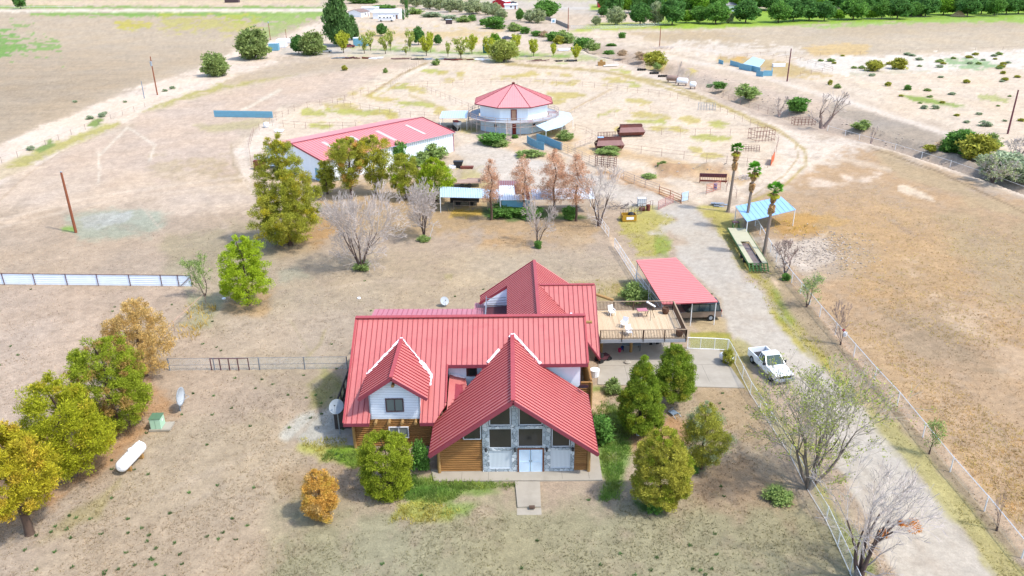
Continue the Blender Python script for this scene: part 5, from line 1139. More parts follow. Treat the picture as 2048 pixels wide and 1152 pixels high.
# ---------------------------------------------------------------- round (octagonal) building
ob=thing('octagonal_house','round two storey white building with coral pyramid roof and a raised walkway','building',(.75,170.6,0))
def octo(r,a0=math.pi/8): return [(r*math.cos(a0+k*math.pi/4),r*math.sin(a0+k*math.pi/4)) for k in range(8)]
RW_=7.75; RR=8.95; zE=5.75; zA=9.35
m=MB(); P8=octo(RW_); m.prism(P8,'z',2.9,zE); m.build('upper_wall',mat('white_board_wall',(.76,.84,.9),.6,0,.05,1,stretch=(4,4,.2)),ob)
m=MB(); m.prism(octo(RW_-.02),'z',0,2.88); m.build('lower_wall',mat('pale_blue_wall',(.56,.68,.76),.6,0,.08,1),ob)
P8=octo(RR); pr_=MAT_O=mat('coral_tile_roof',(.62,.27,.27),.5,0,.05,1)
for k in range(8):
    a=P8[k]; b=P8[(k+1)%8]; m=MB(); poly=[(a[0],a[1],zE),(b[0],b[1],zE),(0,0,zA)]; m.slab(poly,.12); o=m.build('roof_panel',pr_,ob)
    m=MB(); dv=Vector(((a[0]+b[0])/2,(a[1]+b[1])/2,zE-zA)); m.ribs(poly,dv,.36,.05,.04); m.build('seam',mat('shadow_toned_tile_rib',(.52,.19,.20),.5),o)  # ribs toned down from the roof colour to paint in seam shadow
m=MB()
for k in range(8): a=P8[k]; m.bar((a[0],a[1],zE+.05),(0,0,zA+.05),.1,.06)
for k in range(8): a=P8[k]; b=P8[(k+1)%8]; m.bar((a[0]*1.003,a[1]*1.003,zE-.05),(b[0]*1.003,b[1]*1.003,zE-.05),.08,.2)
m.build('hip_and_eave_trim',mat('maroon_trim',S(150,60,74),.6),ob)
m=MB(); m.lathe([(.3,-.2),(.3,.15),(.45,.2),(0,.35)],8,0,0,zA); m.build('roof_vent',RUST,ob)
yF=-RW_*math.cos(math.pi/8)
m=MB(); m.box(-.62,.62,yF-.1,yF-.02,3.0,5.2); do=m.build('door_frame',mat('maroon_trim',(0,0,0)),ob)
m=MB(); m.box(-.45,.45,yF-.14,yF-.11,3.0,5.05); m.build('upper_door',mat('peach_door',S(238,186,152),.6,0,.2,2),ob)
m=MB(); m.box(-.35,.45,yF-.12,yF-.02,0,2.2); m.build('lower_door',mat('red_door',S(176,70,58),.6,0,.1,2),ob)
for x in (-3.9,4.3):
    m=MB(); yy_=yF+.0 if abs(x)<3 else yF+ (abs(x)-3.2)*.98*.42*1.0
    m.box(x-.25,x+.25,yF+(abs(x)-3.2)-.12 if abs(x)>3.2 else yF-.1,yF+(abs(x)-3.2)+.35 if abs(x)>3.2 else yF,1.4,1.95); m.build('window',BLACK,ob)
# walkway
m=MB(); Ri,Ro=octo(7.8,math.pi/8),[(9.9*math.cos(t*math.pi/12+math.pi/24),9.9*math.sin(t*math.pi/12+math.pi/24)) for t in range(24)]
Ri24=[(7.7*math.cos(t*math.pi/12+math.pi/24),7.7*math.sin(t*math.pi/12+math.pi/24)) for t in range(24)]
for t in range(24):
    a,b=Ro[t],Ro[(t+1)%24]; c,d=Ri24[(t+1)%24],Ri24[t]
    m.slab([(a[0],a[1],2.9),(b[0],b[1],2.9),(c[0],c[1],2.9),(d[0],d[1],2.9)],.1)
m.build('walkway',mat('pale_grey_walkway',S(214,222,232),.8,0,.12,.4,dirt=S(176,104,104),dscale=.25,damt=.8),ob)
m=MB(); CR=mat('cream_timber_rail',S(238,214,200),.7)
for t in range(24):
    a,b=Ro[t],Ro[(t+1)%24]
    for z in (2.9,3.4,3.85,2.0): m.bar((a[0],a[1],z),(b[0],b[1],z),.07,.07)
    m.bar((a[0],a[1],2.0),(b[0],b[1],2.9),.05,.05)
ra=m.build('railing',CR,ob)
for t in range(24):
    a=Ro[t]; m=MB(); m.bar((a[0],a[1],0),(a[0],a[1],3.9),.10,.10); m.build('post',CR,ob)
st_=thing('wooden_stairs','steep cream wooden stairs climbing to the round building walkway','stairs',(-.35,158.6,0))
m=MB()
for x in (-.5,.5): m.bar((x,-1.0,0),(x,2.4,2.95),.07,.28); m.bar((x,-.8,1.0),(x,2.4,3.8),.05,.05)
m.build('stringer',CR,st_)
m=MB()
for k in range(14): t=(k+.5)/14; m.box(-.5,.5,-1+3.4*t-.12,-1+3.4*t+.12,2.95*t-.02,2.95*t+.03)
m.build('tread',CR,st_)
# sheet awnings
def sheet_roof(name,label,pts,z,matr,posts=True,group=None,rib=.5,dirv=None,cat='awning'):
    P3=[gp(x,y,zz) for (x,y),zz in zip(pts,z)]; c=sum(P3,Vector())/len(P3)
    t=thing(name,label,cat,(c.x,c.y,0),0,group); loc=[p-Vector((c.x,c.y,0)) for p in P3]
    m=MB(); m.slab(loc,.06); o=m.build('roof',matr,t)
    m=MB(); m.ribs(loc,dirv or (loc[1]-loc[0]),rib,.04,.035); m.build('seam',GALV if matr!=SKYB else mat('sky_blue_rib',S(186,226,246),.5),o)
    if posts:
        for p in loc: m=MB(); q=p*.97; m.tube((q.x,q.y,0),(q.x,q.y,p.z-.06),.06,.06,6); m.build('post',WPIPE,t)
    return t
sheet_roof('awning','flat pale sheet awning left of the round building over parked equipment',[(879,236),(884,222),(936,221),(934,236)],[2.6,2.8,2.8,2.6],GALR,dirv=(0,1,0))
cu=thing('awning','curved fan shaped sheet awning on the right of the round building','awning',(10,165,0))
pp=[gp(*p,z) for p,z in (((1072,251),2.7),((1092,262),2.3),((1124,253),2.2),((1146,237),2.2),((1140,226),2.3),((1116,221),2.5),((1114,235),2.8))]
m=MB(); m.add([(p.x-10,p.y-165,p.z) for p in pp]+[(p.x-10,p.y-165,p.z-.08) for p in pp],[tuple(range(7)),tuple(range(7,14))[::-1]]+[(k,7+k,7+(k+1)%7,(k+1)%7) for k in range(7)]); m.build('roof',GALR,cu)
for p in pp[1:5]: m=MB(); m.tube((p.x-10,p.y-165,0),(p.x-10,p.y-165,p.z-.08),.06,.06,6); m.build('post',WPIPE,cu)
# blue curved panels
def wallstrip(name,label,pts,h,matr,cat='fence',group=None,th=.06,corr=True,post=None,rails=None,pmat=None):
    g=[gp(*p) for p in pts]; o=g[0]; t=thing(name,label,cat,(o.x,o.y,0),0,group)
    m=MB()
    for a,b in zip(g[:-1],g[1:]):
        a=a-o; b=b-o; m.bar(a+Vector((0,0,h/2+.05)),b+Vector((0,0,h/2+.05)),th,h)
        if corr:
            z=.3
            while z<h: m.bar(a+Vector((0,0,z)),b+Vector((0,0,z)),th+.05,.08); z+=.3
    m.build('panel',matr,t)
    if post:
        for p in g: 
            m=MB(); q=p-o; m.box(q.x-.06,q.x+.06,q.y-.1,q.y-.03,0,h+.1); m.build('post',pmat or PIPE,t)
    return t
wallstrip('panel_fence','blue corrugated chute wall curving from the round building, front panel',[(1054,286),(1062,292),(1075,298),(1088,301)],1.5,BLUE)
wallstrip('panel_fence','blue corrugated chute wall, rear panel toward the rail fence',[(1073,282),(1090,287),(1112,297),(1124,301)],1.5,BLUE)
wallstrip('panel_fence','straight blue corrugated windbreak in the left paddock',[(429,234),(488,235),(546,236)],1.5,BLUE)
# machinery and clutter under the awning
t=thing('tractor','dark tractor parked under the flat sheet awning','tractor',tuple(gp(905,262)),.4)
m=MB(); m.box(-1.2,.4,-.35,.35,.7,1.3); m.build('hood',BLACK,t); m=MB(); m.box(.3,1.3,-.5,.5,.7,2.2); m.build('cab',mat('dark_red_paint',S(120,50,50),.5),t)
for x,r in ((-1,.4),(.8,.7)):
    for y in (-.6,.6): m=MB(); m.tube((x,y-.15,r),(x,y+.15,r),r,r,14); m.build('wheel',RUBBER,t)
t=thing('grain_hopper','grey hopper standing under the right end of the flat awning','hopper',tuple(gp(915,262)))
m=MB(); m.lathe([(.2,.4),(.9,1.4),(.9,2.0)],8); m.build('bin',GALV,t)
for a in range(4): m=MB(); m.tube((.7*math.cos(a*1.57),.7*math.sin(a*1.57),0),(.7*math.cos(a*1.57),.7*math.sin(a*1.57),1.3),.05,.05,5); m.build('leg',GALV,t)
# ---------------------------------------------------------------- shed row
def shed(name,label,pts,zf,zb,matr,wall=None,dirv=None,cat='shed',posts=True,wmat=None):
    P4=[gp(*pts[0],zf),gp(*pts[1],zf),gp(*pts[2],zb),gp(*pts[3],zb)]; c=sum(P4,Vector())/4; o=Vector((c.x,c.y,0))
    t=thing(name,label,cat,(o.x,o.y,0)); L=[p-o for p in P4]
    m=MB(); m.slab(L,.06); r=m.build('roof',matr,t); m=MB(); m.ribs(L,L[3]-L[0],.35,.04,.03); m.build('seam',mat('sheet_rib',S(186,200,214),.5),r)
    if posts:
        for p in L: m=MB(); m.tube((p.x,p.y,0),(p.x,p.y,p.z-.06),.06,.06,6); m.build('post',WPIPE,t)
    if wall:
        a,b=L[0]*1.0,L[1]*1.0; m=MB(); m.bar(Vector((a.x+.2,a.y+.3,zf/2-.05)),Vector((b.x-.2,b.y+.3,zf/2-.05)),.08,zf-.15); m.build('wall',wmat or BLUE,t)
        m=MB(); m.bar(Vector((L[0].x+.2,L[0].y+.4,zf/2)),Vector((L[3].x+.2,L[3].y-.2,zf/2)),.08,zf-.3); m.bar(Vector((L[1].x-.2,L[1].y+.4,zf/2)),Vector((L[2].x-.2,L[2].y-.2,zf/2)),.08,zf-.3); m.build('side_wall',wmat or BLUE,t)
    return t
shed('sheet_shed','long open sheet metal shed with a pale roof at the left of the row',[(880,394),(1000,397),(1000,379),(880,373)],2.4,2.9,GALR)
sh=shed('sheet_shed','white ribbed shed with blue walls and a rusted patch on the roof',[(1001,400),(1062,400),(1056,371),(998,371)],2.3,3.0,mat('white_sheet_roof',(.7,.74,.78),.5,0,.06,1),wall=1)
o=Vector(FR[sh][0]); q=[gp(1031,388,2.62)-o,gp(1043,388,2.62)-o,gp(1040,371,3.06)-o,gp(1029,371,3.06)-o]; m=MB(); m.slab([v+Vector((0,0,.06)) for v in q],.03); m.build('rusted_panel',RUST,sh)
q=[gp(1054,400,2.36)-o,gp(1061,400,2.36)-o,gp(1055,371,3.06)-o,gp(1048,371,3.06)-o]; m=MB(); m.slab([v+Vector((0,0,.05)) for v in q],.03); m.build('rusted_panel',RUST,sh)
shed('sheet_shed','low shed with a maroon rusted roof behind the white one',[(995,375),(1040,375),(1040,361),(996,361)],2.6,2.6,mat('maroon_rusted_roof',S(178,122,124),.7,0,.12,1),posts=True)
shed('sheet_shed','long rust stained sheet shed at the right end of the row',[(1064,399),(1192,397),(1182,376),(1062,378)],2.3,2.9,mat('stained_sheet_roof',(.6,.66,.72),.5,0,.1,.8,dirt=S(196,150,130),dscale=.5,damt=.7))
# junk trailer by the shed
t=thing('old_hay_trailer','weathered low trailer heaped with boards left of the brown trees','trailer',tuple(gp(932,372)),.05)
m=MB(); m.box(-2.6,2.6,-1.1,1.1,.7,.85); m.build('bed',mat('weathered_planks',S(222,190,168),.8,0,.25,1,stretch=(.3,4,1),dirt=S(130,80,74),dscale=1,damt=.8),t)
m=MB(); m.box(-2.6,-2.5,-1.1,1.1,.85,1.5); m.box(2.4,2.5,-1.1,1.1,.85,1.5); m.build('end_board',mat('weathered_planks',(0,0,0)),t)
for x in (-.6,.6):
    for y in (-1.05,1.05): m=MB(); m.tube((x,y-.12,.38),(x,y+.12,.38),.38,.38,12); m.build('wheel',RUBBER,t)
t=thing('board_stack','stack of pale boards behind the old hay trailer','boards',tuple(gp(955,360)))
m=MB()
for k in range(9): m.bar((-1.8,-.5+k*.13,.1+.05*(k%3)),(1.8,-.45+k*.12,.15+.05*((k+1)%3)),.12,.05)
m.build('board',mat('weathered_planks',(0,0,0)),t)
# black cart near barn
t=thing('feed_cart','small black cart on the gravel beyond the pines','cart',tuple(gp(917,335)))
m=MB(); m.prism([(-.7,.4),(.6,.4),(.9,1.2),(-.9,1.2)],'y',-.5,.5); m.build('tub',BLACK,t)
for y in (-.55,.55): m=MB(); m.tube((0,y-.05,.35),(0,y+.05,.35),.35,.35,12); m.build('wheel',RUBBER,t)
m=MB(); m.box(-.6,.6,-.5,.5,0,.45); single('white_crate',m,WHT,'white crate next to the black cart by the barn','crate',tuple(gp(905,336)))
m=MB(); m.prism([(-1,0),(1,0),(1.2,.4),(-1.2,.4)],'y',-.5,.5); single('rusty_trough',m,RUST,'low rusty trough on the gravel near the black cart','trough',tuple(gp(934,337)))
m=MB()
for k in range(10): a=k*.63; m.tube((math.cos(a)*1.4,math.sin(a)*.8,.06),(math.cos(a+2.2)*1.6,math.sin(a+2.2),.25),.04,.04,5)
single('pipe_heap',m,GALV,'heap of pale pipes and scrap behind the bright rounded pine','scrap',tuple(gp(880,338)))
# parked vehicle under left shed
# ---------------------------------------------------------------- carport + SUV + pickup
carp=thing('carport','open carport with a flat coral roof beside the gravel drive','carport',(18,78,0))
P4=[gp(1272,520,2.9),gp(1352,515,2.9),gp(1436,603,2.75),gp(1325,608,2.75)]; o=Vector((18,78,0))
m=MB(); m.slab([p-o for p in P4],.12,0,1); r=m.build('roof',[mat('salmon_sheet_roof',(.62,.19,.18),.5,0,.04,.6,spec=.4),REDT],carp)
m=MB(); m.ribs([p-o for p in P4],P4[1]-P4[0],.45,.04,.025); m.build('seam',mat('shadow_toned_salmon_rib',(.55,.15,.15),.5),r)  # carport ribs darkened to stand in for the shadow along each seam
for p in (P4[0]*1,P4[1]*1,P4[2]*1,P4[3]*1,(P4[2]*.55+P4[3]*.45),(P4[0]+P4[3])/2,(P4[1]+P4[2])/2):
    q=p-o; m=MB(); m.tube((q.x*.96,q.y*.96,0),(q.x*.96,q.y*.96,q.z-.12),.05,.05,8); m.build('post',WPIPE,carp)
def vehicle(name,label,loc,rot,L,Wd,body_m,prof_low,green,wheels,glassm,two_tone=None,bed=None):
    t=thing(name,label,'vehicle',loc,rot)
    w=Wd/2
    def loft(mb,prof,wb,wt,z0,z1,mi=0):    # profile (x,z) extruded in y with narrowing from z0 to z1
        def hw(z): return wb+(wt-wb)*min(max((z-z0)/(z1-z0),0),1)
        n=len(prof); vs=[(x,-hw(z),z) for x,z in prof]+[(x,hw(z),z) for x,z in prof]
        mb.add(vs,[tuple(range(n)),tuple(range(n,2*n))[::-1]]+[(k,n+k,n+(k+1)%n,(k+1)%n) for k in range(n)],mi)
    m=MB(); loft(m,prof_low,w,w*.95,.5,1.2); b=m.build('body',body_m,t)
    bv=b.modifiers.new('bevel','BEVEL'); bv.width=.05; bv.segments=2; bv.limit_method='ANGLE'
    m=MB(); loft(m,green,w*.93,w*.74,green[0][1],green[2][1]); c=m.build('windows',glassm,t)
    zt=max(z for x,z in green); rf=[(x,z) for x,z in green if z>zt-.12]; x0,x1=min(p[0] for p in rf),max(p[0] for p in rf)
    m=MB(); m.box(x0-.05,x1+.05,-w*.76,w*.76,zt-.02,zt+.05); m.build('cab_roof',two_tone or body_m,t)
    # pillars
    m=MB(); n=len(green)
    for sy in (-1,1):
        for i in range(n):
            a=green[i]; b2=green[(i+1)%n]
            if a[1]<=green[0][1]+.01 and b2[1]<=green[0][1]+.01: continue
            m.bar((a[0],sy*(w*(.95 if a[1]<zt-.1 else .76)),a[1]),(b2[0],sy*(w*(.95 if b2[1]<zt-.1 else .76)),b2[1]),.07,.07,(0,1,0))
        for xp in wheels[2]: m.bar((xp,sy*w*.95,green[0][1]),(xp,sy*w*.76,zt),.08,.05,(1,0,0))
    m.build('pillar',two_tone or body_m,t)
    R=wheels[1]
    for x in wheels[0]:
        for sy in (-1,1):
            m=MB(); m.tube((x,sy*(w-.22),R),(x,sy*(w+.02),R),R,R,18); ty=m.build('tyre',RUBBER,t)
            m=MB(); m.tube((x,sy*(w-.02),R),(x,sy*(w+.04),R),R*.58,R*.5,14); m.build('rim',GALV,ty)
    return t
su_=vehicle('suv','old two tone tan and dark green suv parked under the carport','x' and (19.2,74.6,0),math.radians(183),5.5,1.95,mat('tan_car_paint',S(176,156,142),.35,.3,.04,1,spec=.6),
  [(-2.75,.45),(-2.75,.95),(-2.6,1.12),(-2.5,1.14),(1.1,1.14),(1.25,1.12),(2.55,1.0),(2.72,.9),(2.75,.45)],[(-2.62,1.12),(-2.45,1.82),(-2.2,1.9),(.35,1.88),(1.15,1.13)],([-1.6,1.75],.37,(-1.5,-.35,.45)),glass_mat('smoked_glass',(.03,.05,.06)),mat('dark_green_paint',S(52,72,78),.3,.3,.03,1,spec=.6))
FRs=su_
for sy in (-.7,.7):
    m=MB(); m.box(-2.79,-2.74,sy-.1,sy+.1,.8,1.2); m.build('tail_light',mat('red_lamp',S(200,60,50),.3),su_)
    m=MB(); m.box(2.72,2.78,sy-.15,sy+.15,.7,.85); m.build('headlight',GLASSL,su_)
m=MB(); m.box(-2.85,-2.7,-.9,.9,.42,.58); m.build('bumper',GALV,su_); m=MB(); m.box(2.7,2.84,-.9,.9,.42,.6); m.build('bumper',GALV,su_)
m=MB(); m.box(-2.6,1.0,.965,.985,1.13,1.2); m.box(-2.6,1.0,-.985,-.965,1.13,1.2); m.build('side_stripe',mat('dark_green_paint',(0,0,0)),su_)
for sy in (-1.06,1.06): m=MB(); m.box(.75,.95,sy-.08,sy+.08,1.15,1.32); m.build('wing_mirror',BLACK,su_)
WPT=mat('white_car_paint',(.8,.84,.88),.3,0,.02,1,spec=.6)
fr=gp(1560,762); bk=gp(1519,722); pang=math.atan2(fr.y-bk.y,fr.x-bk.x); ctr=(fr+bk)/2
wg=glass_mat('windscreen_glass',(.05,.08,.075),.6); wg.node_tree.nodes['Principled BSDF'].inputs['Specular IOR Level'].default_value=.08
pk=vehicle('pickup_truck','white pickup truck parked on the gravel beside the wire fence',(ctr.x,ctr.y,0),pang,5.3,1.9,WPT,
  [(-.7,.45),(-.7,1.12),(.8,1.12),(.9,1.10),(2.25,1.02),(2.5,.92),(2.6,.8),(2.6,.45)],[(-.66,1.1),(-.55,1.72),(-.42,1.77),(.15,1.75),(.88,1.1)],([-1.7,1.7],.38,(-.3,)),wg,WPT)
m=MB(); m.box(-2.6,-.72,-.92,.92,.5,.62); m.build('bed_floor',BLACK,pk)
for sy in (-1,1):
    m=MB(); m.box(-2.6,-.715,sy*.91-.04,sy*.91+.04,.45,1.14); m.build('bed_side',WPT,pk)
m=MB(); m.box(-.78,-.715,-.86,.86,.6,1.14); m.build('bed_front',BLACK,pk)
m=MB(); m.box(-2.68,-2.61,-.9,.9,.55,1.12); m.build('tailgate',WPT,pk)
m=MB(); m.box(2.58,2.72,-.95,.95,.4,.62); m.build('bumper',GALV,pk)
m=MB(); m.box(2.56,2.63,-.6,.6,.66,.88); m.build('grille',BLACK,pk)
for sy in (-.76,.76): m=MB(); m.box(2.52,2.62,sy-.14,sy+.14,.68,.88); m.build('headlight',GLASSL,pk)
for sy in (-1.06,1.06): m=MB(); m.box(.55,.7,sy-.1,sy+.1,1.1,1.32); m.build('wing_mirror',BLACK,pk)
m=MB(); m.box(1.25,1.95,-.5,.5,1.125,1.15); 
for sy in (-.96,.96): m=MB(); m.box(-.5,-.35,sy-.012,sy+.012,.98,1.02); m.build('door_handle',BLACK,pk)
# ---------------------------------------------------------------- flatbed trailer, shade roof, feeders
a=gp(1472,470); b=gp(1514,540); an=math.atan2(b.y-a.y,b.x-a.x); Lt=(b-a).length
tr_=thing('flatbed_trailer','long green framed gooseneck trailer with a plank deck beside the palms','trailer',tuple(a),an)
m=MB(); m.box(-.2,Lt*.40,-1.15,1.15,.85,.95); m.build('plank_deck',mat('bleached_planks',S(232,226,190),.8,0,.12,1,stretch=(5,.3,1)),tr_)
for sy in (-1,1): m=MB(); m.box(Lt*.40,Lt,sy*.85-.3,sy*.85+.3,.85,.95); m.build('side_deck',mat('bleached_planks',(0,0,0)),tr_)
m=MB(); m.box(Lt*.40,Lt,-.55,.55,.6,.66); m.build('open_floor',mat('rust_and_mesh_floor',S(160,146,142),.8,0,.35,3,dirt=S(120,76,66),dscale=1.5,damt=.9),tr_)
GP=mat('green_paint',S(88,140,72),.6,0,.15,3)
m=MB(); m.box(-.2,Lt,-1.22,-1.16,.7,.97); m.box(-.2,Lt,1.16,1.22,.7,.97); m.build('frame',GP,tr_)
m=MB()
for k in range(6): m.bar((Lt+.1,-1.1+k*.44,.9),(Lt+1.1,-1.1+k*.44,.25),.14,.08)
for k in range(4): m.bar((Lt+.15+k*.28,-1.15,.9-k*.18),(Lt+.15+k*.28,1.15,.9-k*.18),.08,.06)
m.build('loading_ramp',GP,tr_)
m=MB(); m.box(-1.3,-.6,-.45,.45,1.5,1.6); m.build('gooseneck_plate',mat('maroon_plate',S(122,88,92),.6),tr_)
for sy in (-.4,.4): m=MB(); m.bar((-1.0,sy,.2),(-1.0,sy,1.5),.1,.1); m.bar((-1,sy,1.4),(-.1,sy,.9),.1,.12); m.build('gooseneck_leg',GP,tr_)
for x in (Lt*.68,Lt*.8):
    for sy in (-1.0,1.0): m=MB(); m.tube((x,sy-.16,.4),(x,sy+.16,.4),.4,.4,14); m.build('wheel',RUBBER,tr_)
sheet_roof('shade_roof','tilted sky blue shade roof on poles behind the nearest palms',[(1471,412),(1494,443),(1592,419),(1562,393)],[2.7,2.4,2.4,2.7],SKYB,dirv=None,rib=.8,cat='shade roof')
def feeder(px,py,rot,lab,top):
    t=thing('livestock_feeder',lab,'feeder',tuple(gp(px,py)),rot,'rusty hopper feeders in the middle corral')
    FM=mat('rusty_brown_steel',S(150,98,92),.7,.1,.2,1,dirt=S(168,84,62),dscale=.6,damt=.7)
    m=MB(); 
    m.add([(-2.9,-.9,.35),(2.9,-.9,.35),(2.9,.9,.35),(-2.9,.9,.35),(-3.1,-1.5,1.2),(3.1,-1.5,1.2),(3.1,1.5,1.2),(-3.1,1.5,1.2)],[(3,2,1,0),(0,1,5,4),(2,3,7,6),(3,0,4,7),(1,2,6,5)]); m.build('trough',FM,t)
    m=MB(); m.slab([(-3.1,-1.7,1.25),(3.1,-1.7,1.25),(2.6,-.5,2.2),(-2.6,-.5,2.2)],.05); m.slab([(-3.1,1.7,1.25),(3.1,1.7,1.25),(2.6,.5,2.2),(-2.6,.5,2.2)],.05); m.build('sloped_cover',mat('faded_brown_steel',S(176,134,128),.7,.1,.12,1),t)
    m=MB()
    for y in (-.55,.5): m.box(-2.6,2.6,y,y+.05,2.1,2.75)
    for x in (-2.6,-1.3,0,1.3,2.55): m.box(x,x+.05,-.5,.5,2.1,2.72)
    m.build('hopper',FM,t)
    m=MB(); m.box(-2.6,2.6,-.48,.48,2.1,2.15); m.build('hopper_floor',BLACK,t)
    for x in (-2.6,2.6):
        m=MB(); m.bar((x,-.9,0),(x,-.9,.4),.12,.12); m.bar((x,.9,0),(x,.9,.4),.12,.12); m.build('skid',FM,t)
    t.scale=(.88,.88,.88)
    if top: m=MB(); m.slab([(-2.6,-.5,2.8),(-1.3,-.5,2.8),(-1.3,.5,2.8),(-2.6,.5,2.8)],.04); m.build('blue_lid',SKYB,t)
feeder(1218,299,.08,'rusty hopper feeder with a small blue lid, nearer to the camera',1); feeder(1261,272,.09,'rusty brown hopper feeder farther back without a lid',0)
t=thing('hay_rack','dark rusty hay rack trough beside the corral gate','feeder',tuple(gp(1425,366)),-.15)
m=MB(); m.box(-2.2,2.2,-.1,.1,1.0,1.6); m.build('back_panel',DARKM,t)
m=MB()
for k in range(12): m.bar((-2.1+k*.38,-.1,1.4),(-2.1+k*.38,-.9,.6),.05,.05)
m.bar((-2.2,-.9,.6),(2.2,-.9,.6),.08,.3); m.build('rack_bars',RUST,t)
for x in (-2.1,2.1): m=MB(); m.bar((x,0,0),(x,0,1.1),.1,.1); m.build('leg',RUST,t)
m=MB(); m.tube((0,0,0),(0,0,.9),.3,.3,14); single('barrel',m,mat('blue_drum',S(70,140,200),.5),'blue plastic barrel hung by the corral gate','barrel',tuple(gp(1430,378)))
# yellow bin, barrels, IBC
t=thing('equipment_crate','yellow metal crate with a white plate and black bags inside','crate',tuple(gp(1257,441)),.05)
YEL=mat('yellow_paint',S(232,180,60),.5,0,.08,3)
m=MB(); 
for a_ in ((-1,1,-.7,-.64),(-1,1,.64,.7),(-1,-.94,-.64,.64),(.94,1,-.64,.64)): m.box(a_[0],a_[1],a_[2],a_[3],.1,1.0)
m.build('crate_side',YEL,t); m=MB(); m.box(-.95,.95,-.66,.66,.1,.15); m.build('crate_floor',BLACK,t)
m=MB(); m.box(-.45,.6,-.73,-.705,.35,.75); m.build('white_plate',WHT,t); m=MB(); m.lathe([(0,-.2),(.5,0),(.35,.3),(0,.4)],9,.3,0,.9); m.build('bag_bundle',BLACK,t)
m=MB(); m.tube((0,0,0),(0,0,.9),.3,.3,14); single('barrel',m,RUST,'upright rusty drum beside the red pipe gate','barrel',tuple(gp(1296,421)))
m=MB(); m.tube((-.45,0,.3),(.45,0,.3),.3,.3,14); single('barrel',m,mat('dark_rust',S(120,70,60),.8,0,.3,3),'rusty drum lying on its side by the upright one','barrel',tuple(gp(1284,422)))
t=thing('water_tote','white caged liquid tote standing by the pipe gate','tank',tuple(gp(1283,412)))
m=MB(); m.box(-.6,.6,-.5,.5,.15,1.25); m.build('tank',WHT,t); m=MB()
for z in (.2,.6,1.0,1.27): m.bar((-.62,-.52,z),(.62,-.52,z),.03,.03); m.bar((.62,-.52,z),(.62,.52,z),.03,.03); m.bar((-.62,-.52,z),(-.62,.52,z),.03,.03)
for x in (-.6,-.3,0,.3,.6): m.bar((x,-.52,.1),(x,-.52,1.27),.03,.03)
m.build('cage',GALV,t)
m=MB()
for k in range(26):
    a_=random.uniform(0,6.28); x,y=random.uniform(-3.5,3.5),random.uniform(-1,1); m.tube((x,y,random.uniform(0,.4)),(x+math.cos(a_)*1.2,y+math.sin(a_)*.8,random.uniform(.2,.9)),.05,.05,4)
single('scrap_heap',m,mat('grey_scrap',S(170,158,150),.8,0,.3,2),'heap of grey scrap wood and wire behind the yellow crate','scrap',tuple(gp(1240,418)))
m=MB()
for k in range(9):
    x,y=random.uniform(-1.2,1.2),random.uniform(-.7,.7); m.box(x-.4,x+.4,y-.25,y+.25,.02+.05*k,.06+.05*k)
single('sheet_pile',m,GALV,'low pile of pale sheets on bare dirt near the farthest palm','scrap',tuple(gp(1440,412)))
# squeeze chute
t=thing('cattle_chute','red and grey cattle squeeze chute along the rail fence','chute',tuple(gp(1211,334)),-.5)
m=MB()
for z in (.3,.7,1.1,1.5,1.8): m.bar((-1.8,-.5,z),(1.8,-.5,z),.06,.06); m.bar((-1.8,.5,z),(1.8,.5,z),.06,.06)
m.build('rails',PIPE,t)
for x in (-1.8,-.6,.6,1.8): m=MB(); m.bar((x,-.5,0),(x,-.5,1.9),.08,.08); m.bar((x,.5,0),(x,.5,1.9),.08,.08); m.bar((x,-.5,1.9),(x,.5,1.9),.08,.08); m.build('hoop',RUST,t)
# manure and dirt mounds are in the ground sheet; dark brush heap
m=MB()
for k in range(60):
    a_=random.uniform(0,6.28); r_=random.uniform(0,1.8); p=Vector((math.cos(a_)*r_,math.sin(a_)*r_*.7,random.uniform(0,.9)*(1-r_/2.2))); b_=random.uniform(0,6.28); m.tube(p,p+Vector((math.cos(b_)*.9,math.sin(b_)*.7,random.uniform(-.1,.4))),.04,.02,4)
single('brush_pile',m,GREYB,'dark heap of dead brush behind the middle palm','brush',tuple(gp(1492,358)))
# ---------------------------------------------------------------- yard objects, left
tk=thing('propane_tank','large white propane tank lying on saddles in the left yard','tank',tuple(gp(266,928)),math.atan2(gp(283,903).y-gp(250,938).y,gp(283,903).x-gp(250,938).x))
m=MB(); Rk=.48; pts=[(0,-1.55)]+[(Rk*math.sin(t*math.pi/12),-1.2-.4*math.cos(t*math.pi/12)) for t in range(1,7)]+[(Rk*math.cos(t*math.pi/12),1.2+.4*math.sin(t*math.pi/12)) for t in range(0,6)]+[(0,1.6)]
m.lathe(pts,24,0,0,.72,ax='x'); m.build('tank_shell',WHT,tk,True)
m=MB(); m.lathe([(.2,0),(.2,.16),(.12,.22),(0,.24)],14,.1,0,1.16); m.build('valve_dome',WHT,tk,True)
m=MB(); m.tube((1.3,0,1.16),(1.3,0,1.26),.05,.05,8); m.build('lifting_lug',WHT,tk)
for x in (-.8,.8): m=MB(); m.box(x-.1,x+.1,-.4,.4,0,.4); m.build('saddle',mat('tan_block',S(206,160,96),.8),tk)
tf=thing('transformer_box','green utility transformer box on a concrete pad','transformer',tuple(gp(322,855)),.05)
m=MB(); m.box(-.75,.95,-.6,.6,0,.16); m.build('pad',CONC,tf)
m=MB(); m.prism([(-.5,.16),(.45,.16),(.45,.95),(.28,1.12),(-.5,1.12)],'x',-.62,.25); GT=mat('pale_green_enamel',(.36,.55,.40),.5,0,.04,1); o=m.build('cabinet',GT,tf); bv=o.modifiers.new('bevel','BEVEL'); bv.width=.03; bv.segments=2
